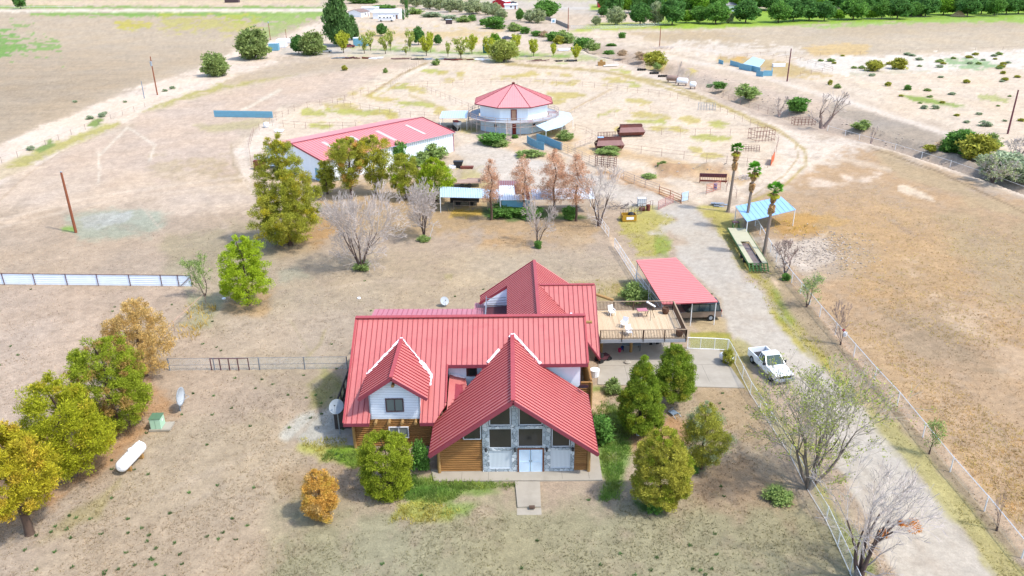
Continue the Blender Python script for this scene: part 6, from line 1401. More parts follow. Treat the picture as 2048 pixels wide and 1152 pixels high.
m=MB(); m.box(-.2,-.18,-.512,-.5,.2,1.1); m.box(-.66,.29,-.54,.48,1.12,1.15); m.build('lid_edge',mat('green_edge',S(120,160,124),.5),tf); m=MB(); m.box(.252,.256,-.1,.1,.7,.85); m.build('warning_plate',WHT,tf)
dh=thing('satellite_dish','large white satellite dish seen edge on in the left yard','dish',tuple(gp(361,822)),0)
m=MB(); m.tube((0,0,0),(0,0,.9),.06,.06,8); m.build('mast',GALV,dh)
m=MB(); pr2=[(r_*.82,h_) for r_,h_ in [(0.05,.0),(.5,.06),(.85,.18),(1.0,.27),(1.0,.30),(.84,.21),(.5,.09),(0.05,.03)]]; m.lathe(pr2,24,.0,0,1.45,ax='x'); o=m.build('reflector',mat('white_dish',S(226,236,244),.5,0,.04,1),dh,True)
m=MB(); m.bar((-.0,0,.9),(-.02,0,1.5),.12,.1); m.build('bracket',GALV,dh); m=MB(); m.tube((.2,.8,1.2),(1.0,0,1.45),.02,.02,5); m.tube((.2,-.8,1.2),(1.0,0,1.45),.02,.02,5); m.build('feed_arm',GALV,dh)
def dish(label,px,py,r,tilt,h,col,base=True,az=-1.2):
    g=gp(px,py); t=thing('satellite_dish',label,'dish',tuple(g),0)
    m=MB(); m.tube((0,0,0),(0,0,h),.05,.05,8); m.build('mast',GALV,t)
    mm=MB(); n=20; vs=[]; fs=[]
    d=Vector((math.cos(az)*math.cos(tilt),math.sin(az)*math.cos(tilt),math.sin(tilt))); u=d.cross(Vector((0,0,1))).normalized(); v=u.cross(d); c=Vector((0,0,h))
    for j,(rr,dd) in enumerate(((.0,0),(.5,.05),(.8,.13),(1,.2))):
        for k in range(n): a_=k*6.283/n; vs.append(c+(u*math.cos(a_)+v*math.sin(a_))*rr*r+d*dd*r)
    for j in range(3):
        for k in range(n): fs.append((j*n+k,j*n+(k+1)%n,(j+1)*n+(k+1)%n,(j+1)*n+k))
    vs2=[p-d*.03 for p in vs]; o=len(vs); mm.add(vs+vs2,fs+[tuple(i+o for i in f[::-1]) for f in fs]); mm.build('reflector',col,t,True)
    m=MB(); e=c+d*r*.8; m.tube(c-v*r*.9+d*.18*r,e,.02,.02,5); m.build('feed_arm',GALV,t); m=MB(); m.tube(e-d*.08,e+d*.04,.05,.05,8); m.build('feed_horn',BLACK,t)
dish('grey satellite dish on a tall mast at the left end of the house',680,868,.62,.75,2.6,mat('grey_dish',S(186,198,206),.5),az=-1.8)
dish('small pale dish behind the faded porch roof',889,612,.5,.6,.6,mat('white_dish',(0,0,0)),az=-1.0)
t=thing('satellite_dish','small dark grey dish fixed at the right upper wall corner','dish',(5.75,55.1,0)); 
m=MB(); m.bar((-.2,.5,3.2),(.0,-.05,3.5),.05,.05); m.build('bracket',BLACK,t)
m=MB(); n=18; vs=[];fs=[]
for j,(rr,dd) in enumerate(((.02,0),(.3,.04),(.42,.1))):
    for k in range(n): a_=k*6.283/n; vs.append((rr*math.cos(a_),-.1-dd-rr*math.sin(a_)*.5,3.5+rr*math.sin(a_)*.75))
for j in range(2):
    for k in range(n): fs.append((j*n+k,j*n+(k+1)%n,(j+1)*n+(k+1)%n,(j+1)*n+k))
m.add(vs,fs); m.build('reflector',mat('dark_dish',S(92,100,116),.5),t,True)
# side porch wood at left
t=thing('side_porch','dark wooden side stair and rail at the left end of the house','porch',(-13.4,58.5,0))
m=MB()
for k in range(5): m.bar((-1.2,-3+k*1.4,0),(-1.2,-3+k*1.4,2.0),.12,.12)
m.bar((-1.2,-3,2.0),(-1.2,3,2.0),.1,.16); m.bar((-1.2,-3,1.1),(-1.2,3,1.1),.06,.14); m.build('rail',mat('dark_grey_wood',S(96,88,84),.9,0,.2,3),t)
m=MB(); m.box(-1.2,.6,-3,3,.9,1.0); m.box(-1.3,.5,-4.2,-3.02,0,1.9); m.build('landing',mat('dark_grey_wood',(0,0,0)),t)
# white tank by patio, boulders
t=thing('propane_tank','small white tank in the weeds beside the patio gate','tank',tuple(gp(1452,726)),-.9)
m=MB(); m.lathe([(0,-.75),(.2,-.72),(.36,-.58),(.4,-.4),(.4,.4),(.36,.58),(.2,.72),(0,.75)],18,0,0,.6,ax='x'); m.build('tank_shell',WHT,t,True)
for x in (-.4,.4): m=MB(); m.box(x-.05,x+.05,-.25,.25,0,.3); m.build('leg',GALV,t)
# deck furniture
def chair(lbl,x,y,z,rot,white=True,group=None):
    t=thing('lounge_chair',lbl,'chair',(x,y,z),rot,group); W2=WHT
    m=MB(); m.box(-.27,.27,-.27,.27,.38,.42); m.build('seat',W2,t); m=MB(); m.bar((0,.27,.4),(0,.45,.95),.54,.04,(0,1,0)); m.build('backrest',W2,t)
    for a_ in (-.25,.25):
        for b_ in (-.24,.24): m=MB(); m.bar((a_,b_,0),(a_,b_,.4),.05,.05); m.build('leg',W2,t)
        m=MB(); m.bar((a_*1.1,-.27,.62),(a_*1.1,.3,.62),.06,.03); m.build('armrest',W2,t)
chair('white chair by the rear balustrade of the deck',9.9,70.0,2.6,.3); chair('white reclining chair in the middle of the deck',10.75,67.3,2.6,-.5); chair('white chair close to the front balustrade of the deck',11.0,65.6,2.6,.2)
t=thing('telescope','white telescope on a dark tripod on the deck','telescope',(13.6,69.2,2.6),.4)
m=MB(); m.tube((-.5,0,1.9),(.45,0,1.2),.09,.09,10); m.build('tube',WHT,t)
for k in range(3): a_=k*2.09; m=MB(); m.tube((0,0,1.3),(math.cos(a_)*.5,math.sin(a_)*.5,0),.025,.02,5); m.build('leg',BLACK,t)
t=thing('folding_table','small pink topped table beside the telescope on the deck','table',(12.9,69.9,2.6),.1)
m=MB(); m.box(-.5,.5,-.35,.35,.6,.64); m.build('table_top',PINK,t)
for a_ in (-.42,.42):
    for b_ in (-.3,.3): m=MB(); m.bar((a_,b_,0),(a_,b_,.6),.04,.04); m.build('leg',BLACK,t)
for (x,y,l) in ((15.3,70.3,'brown half barrel planter in the rear corner of the deck'),(15.7,65.4,'dark barrel planter in the front right corner of the deck')):
    m=MB(); m.lathe([(0,0),(.26,0),(.36,.3),(.34,.62),(.28,.62),(.26,.5),(0,.5)],16); single('barrel_planter',m,mat('barrel_wood',S(130,94,74),.8,0,.2,3),l,'planter',(x,y,2.6))
t=thing('patio_table','grey patio table under the front edge of the deck','table',tuple(gp(1262,700))); 
m=MB(); m.box(-.9,.9,-.45,.45,.7,.75); m.build('table_top',mat('grey_table',S(150,162,168),.5),t)
for a_ in (-.8,.8):
    for b_ in (-.38,.38): m=MB(); m.bar((a_,b_,0),(a_,b_,.7),.06,.06); m.build('leg',BLACK,t)
m=MB(); m.lathe([(0,0),(.13,0),(.17,.35),(.15,.35),(.12,.04)],14); single('bucket',m,mat('pink_plastic',S(226,60,110),.5),'pink bucket on the patio beside the grey table','bucket',tuple(gp(1239,705)+Vector((0,0,.08))))
m=MB(); m.lathe([(0,0),(.12,0),(.16,.3),(.14,.3),(.11,.04)],14); single('bucket',m,mat('blue_plastic',S(60,100,190),.5),'blue bucket behind the pink one on the patio','bucket',tuple(gp(1244,700)+Vector((0,0,.08))))
t=thing('kettle_grill','round black grill with its lid beside the deck post','grill',tuple(gp(1322,692)))
m=MB(); m.lathe([(0,.55),(.22,.6),(.3,.8),(.22,1.0),(0,1.06)],14); m.build('bowl',BLACK,t,True)
for k in range(3): a_=k*2.09; m=MB(); m.tube((.1*math.cos(a_),.1*math.sin(a_),.6),(.3*math.cos(a_),.3*math.sin(a_),0.08),.02,.02,5); m.build('leg',BLACK,t)
t=thing('motor_scooter','dark covered barbecue lying under the deck','barbecue',tuple(gp(1308,690)),.2); t.name='covered_barbecue'
m=MB(); m.lathe([(0,-.6),(.2,-.5),(.3,0),(.22,.45),(0,.6)],12,0,0,.55,ax='x'); m.build('cover',BLACK,t,True)
for x in (-.35,.35): m=MB(); m.bar((x,0,.08),(x,0,.5),.08,.3); m.build('stand',BLACK,t)
m=MB(); m.lathe([(0,0),(.3,0),(.34,.12),(.2,.2),(0,.2)],12); single('stone_bowl',m,CONC,'pale shallow bowl lying on the sunny part of the patio','bowl',tuple(gp(1255,727)+Vector((0,0,.08))))
t=thing('lawn_chair','toppled grey lawn chair under the right hand trees','chair',tuple(gp(1346,829)),.5)
m=MB(); m.box(-.3,.3,-.3,.3,.2,.24); m.build('seat',mat('blue_grey_fabric',S(150,170,190),.7),t); m=MB(); m.bar((-.3,-.3,.25),(-.3,-.7,.05),.04,.04); m.bar((.3,-.3,.25),(.3,-.7,.05),.04,.04); m.bar((-.3,.3,.25),(.3,.3,.5),.04,.04); m.build('frame',GALV,t)
for (x,y,l,r_) in ((1276,870,'white plastic lid lying at the foot of the cone shaped conifer',.14),(718,597,'white plastic lid on the bare back yard',.2),(448,598,'white plastic jug in the grass by the lime green pine',.22)):
    m=MB(); m.lathe([(0,0),(r_,0),(r_,.12),(0,.14)],12); single('litter',m,WHT,l,'litter',tuple(gp(x,y)))
m=MB(); m.lathe([(0,0),(.16,0),(.2,.4),(.18,.4),(.14,.04)],12); g=gp(1683,690); single('bucket',m,WHT,'white bucket hanging on the pinkish sapling by the rail fence','bucket',(g.x+.15,g.y,1.0))
m=MB(); m.lathe([(0,0),(.12,.05),(.14,.2),(0,.3)],10); single('red_jug',m,mat('red_plastic',S(200,60,80),.5),'small red jug above the white bucket on the sapling','jug',(g.x-.05,g.y,1.5))
m=MB(); m.tube((0,0,0),(.9,-.3,2.6),.03,.03,6); single('leaning_pole',m,WPIPE,'thin white pole leaning beside the second bare tree','pole',tuple(gp(857,482)))
m=MB(); m.lathe([(0,0),(.4,0),(.46,.7),(.3,.75),(0,.75)],12); single('white_cylinder',m,WHT,'white cone shaped cover beside the right log wall','cover',tuple(gp(1189,752)))
for x,y,l in ((1205,722,'dark motor scooter shape parked against the house under the deck roof edge'),):
    t=thing('garden_mower','dark red garden mower against the house under the deck edge','mower',tuple(gp(1206,722)),.6)
    m=MB(); m.box(-.6,.6,-.35,.35,.3,.6); m.build('deck_body',DARKM,t); m=MB(); m.box(-.5,-.2,-.3,.3,.6,.95); m.build('seat',BLACK,t)
    for a_ in (-.5,.5):
        for b_ in (-.35,.35): m=MB(); m.tube((a_,b_-.06,.25),(a_,b_+.06,.25),.25,.25,12); m.build('wheel',RUBBER,t)
# ---------------------------------------------------------------- FENCES
LINKM=None
def link_mat():
    m=bpy.data.materials.new('chain_link_wire'); m.use_nodes=True; nt=m.node_tree; N=nt.nodes; L=nt.links; b=N['Principled BSDF']; b.inputs['Base Color'].default_value=(.62,.68,.7,1); b.inputs['Roughness'].default_value=.5; b.inputs['Metallic'].default_value=.2
    uv=N.new('ShaderNodeUVMap'); sp=N.new('ShaderNodeSeparateXYZ'); L.new(uv.outputs[0],sp.inputs[0]); outs=[]
    for sg in ('ADD','SUBTRACT'):
        a=N.new('ShaderNodeMath'); a.operation=sg; L.new(sp.outputs[0],a.inputs[0]); L.new(sp.outputs[1],a.inputs[1])
        q=N.new('ShaderNodeMath'); q.operation='MULTIPLY'; q.inputs[1].default_value=11; L.new(a.outputs[0],q.inputs[0])
        f=N.new('ShaderNodeMath'); f.operation='FRACT'; L.new(q.outputs[0],f.inputs[0]); l=N.new('ShaderNodeMath'); l.operation='LESS_THAN'; l.inputs[1].default_value=.13; L.new(f.outputs[0],l.inputs[0]); outs.append(l)
    mx=N.new('ShaderNodeMath'); mx.operation='MAXIMUM'; L.new(outs[0].outputs[0],mx.inputs[0]); L.new(outs[1].outputs[0],mx.inputs[1])
    tr=N.new('ShaderNodeBsdfTransparent'); ms=N.new('ShaderNodeMixShader'); L.new(mx.outputs[0],ms.inputs['Fac']); L.new(tr.outputs[0],ms.inputs[1]); L.new(b.outputs[0],ms.inputs[2]); L.new(ms.outputs[0],N['Material Output'].inputs['Surface']); return m
LINKM=link_mat()
def fence(label,pts,h,sp,pm,rails,pr=.035,rr=.025,mesh=False,cat='fence',group=None,name='pipe_fence',zs=None):
    g=[G(*p) for p in pts]; o=g[0]; t=thing(name,label,cat,(o.x,o.y,0),0,group)
    post=MB(); post.tube((0,0,0),(0,0,h),pr,pr,6); pme=None
    allp=[Vector((0,0,0))]
    for a,b in zip(g[:-1],g[1:]):
        L=(b-a).length; n=max(1,round(L/sp))
        for k in range(1,n+1): allp.append((a.lerp(b,k/n))-o)
    if len(allp)>95: allp=allp[::2]
    for p in allp:
        if pme is None: ob=post.build('post',pm,t); pme=ob.data
        else: ob=link('post',pme,t)
        ob.location=p
    m=MB()
    for z in rails:
        for a,b in zip(allp[:-1],allp[1:]): m.tube(a+Vector((0,0,z)),b+Vector((0,0,z)),rr,rr,4,False)
    m.build('rail',pm,t)
    if mesh:
        V=[];UV=[]; u=0
        for a,b in zip(allp[:-1],allp[1:]):
            L=(b-a).length; V+=[(a.x,a.y,.05),(b.x,b.y,.05),(b.x,b.y,h-.03),(a.x,a.y,h-.03)]; UV+=[(u,0),(u+L,0),(u+L,h),(u,h)]; u+=L
        me=quadmesh('wire_mesh',np.array(V),[LINKM]); uvl=me.uv_layers.new(name='UVMap'); uvl.data.foreach_set('uv',np.array(UV,np.float32).ravel()); link('wire_mesh',me,t)
    return t
PP_=mat('pale_rusty_pipe',S(196,160,146),.7)
# drive fences
fence('white chain link fence down the left side of the gravel drive, past the pickup',[(1456,702),(1470,728),(1500,788),(1540,850),(1580,912),(1612,976),(1652,1042),(1700,1148),(1760,1280)],1.25,3,WPIPE,(1.22,.08),mesh=True,name='chain_link_fence')
fence('white chain link fence between the back yard and the drive, behind the carport',[(1229,494),(1250,527),(1272,562),(1300,600),(1322,628)],1.25,3,WPIPE,(1.22,.62,.08),mesh=True,name='chain_link_fence',rr=.035)
fence('short white pipe gate near the yellow crate',[(1190,440),(1204,457),(1217,474)],1.3,1.6,WPIPE,(1.28,.8,.15),name='pipe_gate',cat='gate')
fence('white walk gate between the deck corner and the patio fence',[(1374,698),(1400,699),(1428,700),(1454,702)],1.3,1.2,WPIPE,(1.28,.1),mesh=True,name='pipe_gate',cat='gate',rr=.04)
fence('white pipe and wire fence along the right edge of the drive',[(1510,452),(1530,488),(1552,524),(1583,566),(1639,634),(1670,670),(1707,713),(1748,761),(1794,811),(1845,875),(1900,944),(1968,1023),(2043,1117),(2130,1220)],1.35,3.4,WPIPE,(1.33,),mesh=True,name='wire_fence',rr=.04,pr=.045)
fence('thin brown wire fence enclosing the front yard, left of the house',[(340,742),(430,741),(520,740),(610,739),(695,738)],1.35,3.2,mat('grey_blue_post',S(150,160,172),.7),(1.33,.62),mesh=True,name='wire_fence',rr=.02,pr=.05)
fence('dark pipe gate in the thin wire fence, with two leaves',[(424,741),(442,741),(460,741),(478,741),(499,740)],1.3,1.2,DARKM,(1.28,),name='pipe_gate',cat='gate',rr=.04,pr=.05)
fence('bent pinkish pipe fence running diagonally from the tan pine to the sapling',[(330,682),(350,664),(380,636),(412,606)],1.2,5,mat('tan_pipe',S(214,180,158),.7),(1.18,),name='pipe_fence',rr=.05)
m=MB(); m.tube((0,0,0),(0,0,1.9),.06,.06,6); m.tube((-.9,-.2,.9),(0,0,1.7),.03,.03,5); single('corner_post',m,mat('blue_grey_pipe',S(150,170,196),.6),'blue grey corner post with a brace left of the tallest pine','post',tuple(G(521,497)))
# white corrugated fence
t=thing('metal_fence','long low white corrugated metal fence with dark posts at the left edge','fence',tuple(G(385,573)),0)
a=G(385,573); b=G(-80,568); d=b-a
m=MB(); m.bar(Vector((0,0,.72)),d+Vector((0,0,.72)),.03,1.35); pn=m.build('panel',mat('white_corrugated_sheet',(.8,.86,.92),.5,0,.05,1),t)
m=MB()
for z in (.3,.55,.8,1.05,1.25): m.bar(Vector((0,-.03,z)),d+Vector((0,-.03,z)),.03,.04)
m.build('corrugation',mat('pale_sheet_rib',(.66,.74,.84)),pn)
m=MB(); m.bar(Vector((0,-.04,1.42)),d+Vector((0,-.04,1.42)),.05,.05); m.build('top_rail',DARKM,t)
for x in (10,72,136,198,262,325,359,385,-50): p=G(x,569+4*(x/385))-a; m=MB(); m.bar((p.x,p.y-.08,0),(p.x,p.y-.08,1.5),.06,.06); m.build('post',DARKM,t)
p=G(362,573)-a; m=MB(); m.bar((p.x,p.y-.1,.1),(0,-.1,1.3),.06,.06); m.build('brace',DARKM,t)
# corral
R3=(1.45,.8); CG='thin rusty pipe fences of the corral'
for lb,pts in [
 ('curved rusty pipe fence around the left side of the corral',[(503,330),(498,296),(508,268),(540,248),(589,222),(640,211),(690,202),(737,186)]),
 ('rusty pipe fence crossing the far side of the corral beyond the round building',[(753,181),(790,178),(830,174),(930,170),(1060,168),(1140,172),(1214,178),(1340,196)]),
 ('thin pipe fence from the left bend toward the flat awning',[(675,209),(702,215),(760,226),(821,235),(878,238)]),
 ('pipe fence just behind the barn on the left',[(545,252),(612,258),(660,258),(712,258)]),
 ('diagonal pipe fence left behind the round building',[(846,180),(900,203),(950,224)]),
 ('pipe fence climbing from the corral to the upper left track',[(782,176),(806,152),(837,130)]),
 ('far wire fence below the orchard on the right',[(1040,124),(1137,124),(1190,124),(1245,127),(1300,140),(1340,158)]),
 ('pipe fence on the right rim of the corral',[(1355,198),(1400,207),(1440,224),(1500,252),(1530,264),(1556,286),(1552,304),(1542,326)]),
 ('outer pipe fence along the canal bank',[(1425,184),(1480,210),(1535,228),(1600,244),(1648,258)]),
 ('middle pipe fence behind the brown feeders',[(1286,268),(1360,272),(1420,272),(1500,272)]),
 ('pipe fence running right from the nearer feeder',[(1242,302),(1323,313),(1413,324),(1535,336)]),
 ('short pipe fence behind the fan shaped awning',[(1150,262),(1172,268),(1196,282),(1215,280)]),
 ('pipe fence from the white panel to the orange gate',[(1362,404),(1376,404),(1412,390)]),
 ('pipe fence by the collapsed hay rack',[(1452,384),(1455,372),(1472,398)]),
 ]:
    fence(lb,pts,1.5,3.6,PP_,R3,name='pipe_fence',group=None,rr=.018,pr=.035)
CRM=mat('cream_pipe',S(240,214,196),.6)
fence('cream painted pipe fence between the gravel and the corral',[(1122,302),(1150,314),(1193,334),(1247,360),(1290,378),(1318,388)],1.6,3,CRM,(1.55,1.15,.75,.35),name='pipe_fence',rr=.04,pr=.06)
fence('rust brown pipe fence continuing the cream one to the gate',[(1318,390),(1340,398),(1362,408)],1.4,2.4,mat('orange_rust_pipe',S(206,130,84),.7),(1.35,.95,.55,.2),name='pipe_fence',rr=.05,pr=.06)
fence('red and white pipe gate across the gravel drive',[(1316,420),(1330,413),(1346,406)],1.4,2,mat('pale_red_pipe',S(226,150,140),.6),(1.35,1.1,.85,.6,.35,.12),name='pipe_gate',cat='gate',rr=.04)
fence('orange pipe gate beside the blue barrel',[(1412,388),(1426,384),(1440,380)],1.6,2,mat('orange_pipe',S(236,140,110),.6),(1.55,1.3,1.05,.8,.5,.2),name='pipe_gate',cat='gate',rr=.04)
fence('cream pipe rails left of the nearer feeder',[(1150,300),(1170,292),(1190,284)],1.4,2.4,CRM,(1.35,.95,.5),name='pipe_fence',rr=.05)
fence('pale diagonal pipe fence right of the round building',[(1138,232),(1170,214),(1222,190)],1.4,4,CRM,(1.35,.8),name='pipe_fence')
fence('pale pipe rail through the middle corral grass',[(1198,236),(1260,226),(1340,216)],1.3,5,CRM,(1.25,.7),name='pipe_fence')
wallstrip('panel_fence','white and blue sheet panel beside the rust brown pipe gate',[(1362,404),(1376,400)],1.4,GALR,corr=False)
wallstrip('mesh_barrier','bright orange mesh barrier at the corral right corner',[(1541,332),(1548,320)],1.5,mat('orange_mesh',S(244,120,70),.7),corr=False,cat='barrier')
fence('rusty pipe fence beside the scrap heap',[(1284,425),(1300,418),(1305,417)],1.3,2,PIPE,(1.25,.7),name='pipe_fence')
fence('grey picket pen behind the yellow crate',[(1240,440),(1262,432),(1282,428)],1.3,.7,mat('grey_scrap',(0,0,0)),(1.2,.6,.2),name='picket_pen')
fence('barbed wire fence along the inner edge of the left dirt road',[(-20,345),(4,326),(36,315),(92,292),(143,270),(222,239),(290,214)],1.2,6,mat('thin_grey_post',S(170,150,140),.8),(1.1,),name='wire_fence',rr=.012)
fence('white post fence on the canal bank below the forked bare tree',[(1655,262),(1690,272),(1718,280),(1790,300),(1900,334),(1990,366),(2060,392)],1.2,7,WPIPE,(1.1,),name='wire_fence',rr=.02)
fence('low brown wire fence beyond the right field track',[(1570,110),(1640,112),(1720,110),(1800,106),(1950,102),(2060,98)],1.2,12,mat('thin_grey_post',(0,0,0)),(1.1,),name='wire_fence',rr=.015)
fence('rusty fence around the yard of the leaning blue sheet roof',[(1440,120),(1520,112),(1600,122),(1665,142),(1600,152)],1.3,6,PIPE,(1.2,.7),name='pipe_fence')
fence('grey metal fence fronting the row of round trees',[(1141,57),(1200,58),(1290,54),(1340,49)],1.5,8,GALV,(1.45,.1),mesh=True,name='chain_link_fence')
fence('long low fence along the far lawn on the right',[(1730,41),(1850,37),(1960,35),(2060,33)],1.2,14,mat('grey_rail',S(150,160,150),.7),(1.1,.7,.3),name='rail_fence')
fence('white rail fence of the far paddock',[(1105,20),(1150,20),(1180,20)],1.6,8,WPIPE,(1.5,1.0,.5),name='rail_fence',rr=.06)
fence('white rail fence beyond the first field, top left',[(-60,16),(60,17),(148,17)],1.4,12,WPIPE,(1.3,),name='rail_fence',rr=.06)
t=thing('low_wall','low grey block wall at the far end of the canal road','wall',tuple(G(1076,37)))
m=MB(); a=G(1076,37); 
for (p,q) in (((1076,37),(1100,41)),((1100,41),(1120,49)),((1120,49),(1138,57))): m.bar(G(*p)-a+Vector((0,0,.8)),G(*q)-a+Vector((0,0,.8)),.3,1.6)
m.build('wall_face',mat('grey_block',S(190,180,172),.9,0,.1,.3),t)
t=thing('gate_sign','white sign panel with a blue square at the far low wall','sign',tuple(G(1107,47)))
m=MB(); m.box(-1.2,1.2,-.05,.05,.2,2.4); m.build('panel',WHT,t); m=MB(); m.box(-.6,.5,-.09,-.055,.7,1.7); m.build('blue_panel',BLUE,t)
# ---------------------------------------------------------------- POLES
POLE=mat('brown_utility_pole',S(176,104,72),.8,0,.15,2,stretch=(1,1,.2)); POLER=mat('dark_red_pole',S(140,84,92),.8,0,.12,2)
def pole(lb,px,py,ptop,r=.16,m_=POLE,top=None):
    g=G(px,py); h=HZ(px,ptop,g.y); t=thing('utility_pole',lb,'pole',(g.x,g.y,0))
    m=MB(); m.tube((0,0,0),(0,0,h),r,r*.7,9); m.build('shaft',m_,t)
    if top=='box': m=MB(); m.tube((.0,-.35,h-2.4),(0,-.35,h-1.2),.28,.28,10); m.build('transformer',GALV,t)
    if top=='cap': m=MB(); m.tube((0,0,h-.05),(0,0,h+.1),r*.72,r*.6,8); m.build('cap',GALV,t)
    if top=='lamp': m=MB(); m.tube((0,0,h),(0,0,h+.6),.35,.25,8); m.build('lamp_head',GALV,t)
pole('thick orange brown wooden pole standing alone in the left field',152,465,344,.2,POLE,'cap')
pole('brown pole with a white transformer beside the left dirt road',315,190,113,.18,POLE,'box')
pole('short blue grey post left of the transformer pole',289,197,162,.12,mat('blue_grey_pole',S(150,170,190),.7))
pole('tall dark red pole at the right edge beside the canal road',2015,268,180,.2,POLER); pole('dark red pole left of the salt flat, beside the canal road',1574,163,97,.2,POLER)
pole('slim pole rising from a brush heap on the canal road',1319,94,53,.17,POLE); pole('pole at the end of the low grey wall',1136,62,15,.2,POLE)
pole('lamp pole by the blue container',541,80,46,.14,POLE,'lamp'); pole('small pole right of the lamp pole',573,78,58,.12,POLE)
m=MB()
for k in range(60):
    a_=random.uniform(0,6.28); r_=random.uniform(0,6); p=Vector((math.cos(a_)*r_,math.sin(a_)*r_*.5,random.uniform(0,.8)*(1-r_/7))); m.tube(p,p+Vector((random.uniform(-1.5,1.5),random.uniform(-1,1),random.uniform(0,.6))),.08,.05,4)
single('brush_pile',m,GREYB,'grey brush heap around the foot of the slim canal road pole','brush',tuple(G(1325,97)))
# ---------------------------------------------------------------- FAR BUILDINGS AND YARD THINGS
def house_box(label,px,py,W_,D_,h,rh,rot,wall,roofm,name='farm_house',wins=2,door=True,cat='house',ov=.4,gable='x'):
    t=thing(name,label,cat,tuple(G(px,py)),rot)
    m=MB(); m.prism([(-D_/2,0),(D_/2,0),(D_/2,h),(0,h+rh),(-D_/2,h)],'x',-W_/2,W_/2); m.build('wall',wall,t)
    for s in (-1,1):
        m=MB(); m.slab([(-W_/2-ov,0,h+rh+.12),(W_/2+ov,0,h+rh+.12),(W_/2+ov,s*(D_/2+ov),h-.05+.12-rh*ov/(D_/2)),(-W_/2-ov,s*(D_/2+ov),h+.07-rh*ov/(D_/2))],.12); m.build('roof',roofm,t)
    for k in range(wins):
        x=-W_/2+W_*(k+1)/(wins+1); m=MB(); m.box(x-.5,x+.5,-D_/2-.06,-D_/2-.01,1.0,2.0); m.build('window',GLASS,t)
    if door: m=MB(); m.box(W_/2-1.8,W_/2-.9,-D_/2-.06,-D_/2-.01,0,2.1); m.build('door',mat('brown_door',S(150,110,90),.7),t)
    return t
WR=mat('white_metal_roof',(.66,.70,.76),.5,0,.04,.5); WW=mat('white_plaster',(.74,.76,.80),.7,0,.04,.5)
house_box('white house with a wide white roof beside the dark cypresses',778,36,15,11,3.4,1.3,-.15,WW,WR,wins=3)
house_box('small white gabled house with brown trim left of the wide roofed one',718,33,8,9,2.8,1.2,1.1,WW,mat('brown_roof',S(176,150,140),.7),wins=1)
house_box('pale flat roofed outbuilding behind the small gabled house',742,24,10,6,2.6,.4,0,WW,WR,wins=0,name='outbuilding',cat='shed',door=False)
t=thing('motorhome','white motorhome parked in front of the wide roofed house','motorhome',tuple(G(773,43)),.0)
m=MB(); m.box(-4.2,3.4,-1.2,1.2,.6,3.1); m.box(3.4,4.3,-1.1,1.1,.6,1.7); o=m.build('body',WW,t); bv=o.modifiers.new('b','BEVEL'); bv.width=.12; bv.segments=2
m=MB(); m.box(-4.21,3.41,-1.23,-1.205,1.3,1.5); m.build('stripe',mat('grey_stripe',S(150,160,170),.5),t)
for x in (-3.2,-1,.8,2.4): m=MB(); m.box(x-.4,x+.4,-1.24,-1.205,1.8,2.4); m.build('window',GLASS,t)
for x in (-2.8,2.8):
    for y in (-1.1,1.1): m=MB(); m.tube((x,y-.15,.45),(x,y+.15,.45),.45,.45,12); m.build('wheel',RUBBER,t)
def container(lb,px,py,W_,D_,h,rot,mt,name='storage_container'):
    t=thing(name,lb,'container',tuple(G(px,py)),rot); m=MB(); m.box(-W_/2,W_/2,-D_/2,D_/2,.1,h); m.build('body',mt,t)
    m=MB(); x=-W_/2+.2
    while x<W_/2: m.box(x,x+.1,-D_/2-.05,-D_/2-.003,.2,h-.1); x+=.35
    m.build('rib',mt,t); m=MB(); m.box(-W_/2,W_/2,-D_/2,D_/2,h,h+.08); m.build('lid',WR,t)
container('blue storage container left of the white one at the shade trees',549,101,3.6,3,2.8,.1,BLUE); container('white storage container beside the blue one',565,94,3.4,6,3,.1,WW)
container('dark green refuse bin at the left of the willow',973,106,2.6,1.6,3.0,0,mat('dark_green_bin',S(60,120,110),.5),'refuse_bin'); container('small blue shed behind the vase shaped trees',722,91,6,4,3,.2,BLUE,'garden_shed')
container('small dark box shelter on the far paddock track',898,48,3.2,2,2.2,0,mat('dark_brown_box',S(110,92,96),.7),'box_shelter'); container('dark open shelter at the very top, left of the tall pine',465,5,10,4,3.5,0,mat('dark_brown_box',(0,0,0)),'box_shelter')
t=thing('tank_on_stand','white tank on a frame beside the white container','tank',tuple(G(579,92)))
m=MB(); m.lathe([(0,-1.4),(.8,-1.2),(.95,0),(.8,1.2),(0,1.4)],12,0,0,1.9,ax='x'); m.build('tank_shell',WW,t,True)
for x in (-1,1): m=MB(); m.box(x-.1,x+.1,-.6,.6,0,1.2); m.build('leg',PIPE,t)
def car(lb,px,py,rot,paint,sc=1.0):
    t=thing('parked_car',lb,'car',tuple(G(px,py)),rot)
    def lf(name,prof,w0,w1,mt):
        z0=min(z for x,z in prof); z1=max(z for x,z in prof); n=len(prof); hw=lambda z:w0+(w1-w0)*(z-z0)/(z1-z0)
        m=MB(); m.add([(x,-hw(z),z) for x,z in prof]+[(x,hw(z),z) for x,z in prof],[tuple(range(n)),tuple(range(n,2*n))[::-1]]+[(k,n+k,n+(k+1)%n,(k+1)%n) for k in range(n)]); m.build(name,mt,t)
    lf('body',[(-2.2,.35),(-2.2,.85),(-1.9,.95),(1.0,.95),(2.1,.8),(2.2,.35)],.88,.85,paint); lf('windows',[(-1.7,.95),(-1.2,1.4),(.3,1.4),(1.0,.95)],.82,.62,GLASS); m=MB(); m.box(-1.25,.35,-.62,.62,1.4,1.44); m.build('cab_roof',paint,t)
    for x in (-1.4,1.4):
        for y in (-.85,.85): m=MB(); m.tube((x,y-.1,.33),(x,y+.1,.33),.33,.33,12); m.build('wheel',RUBBER,t)
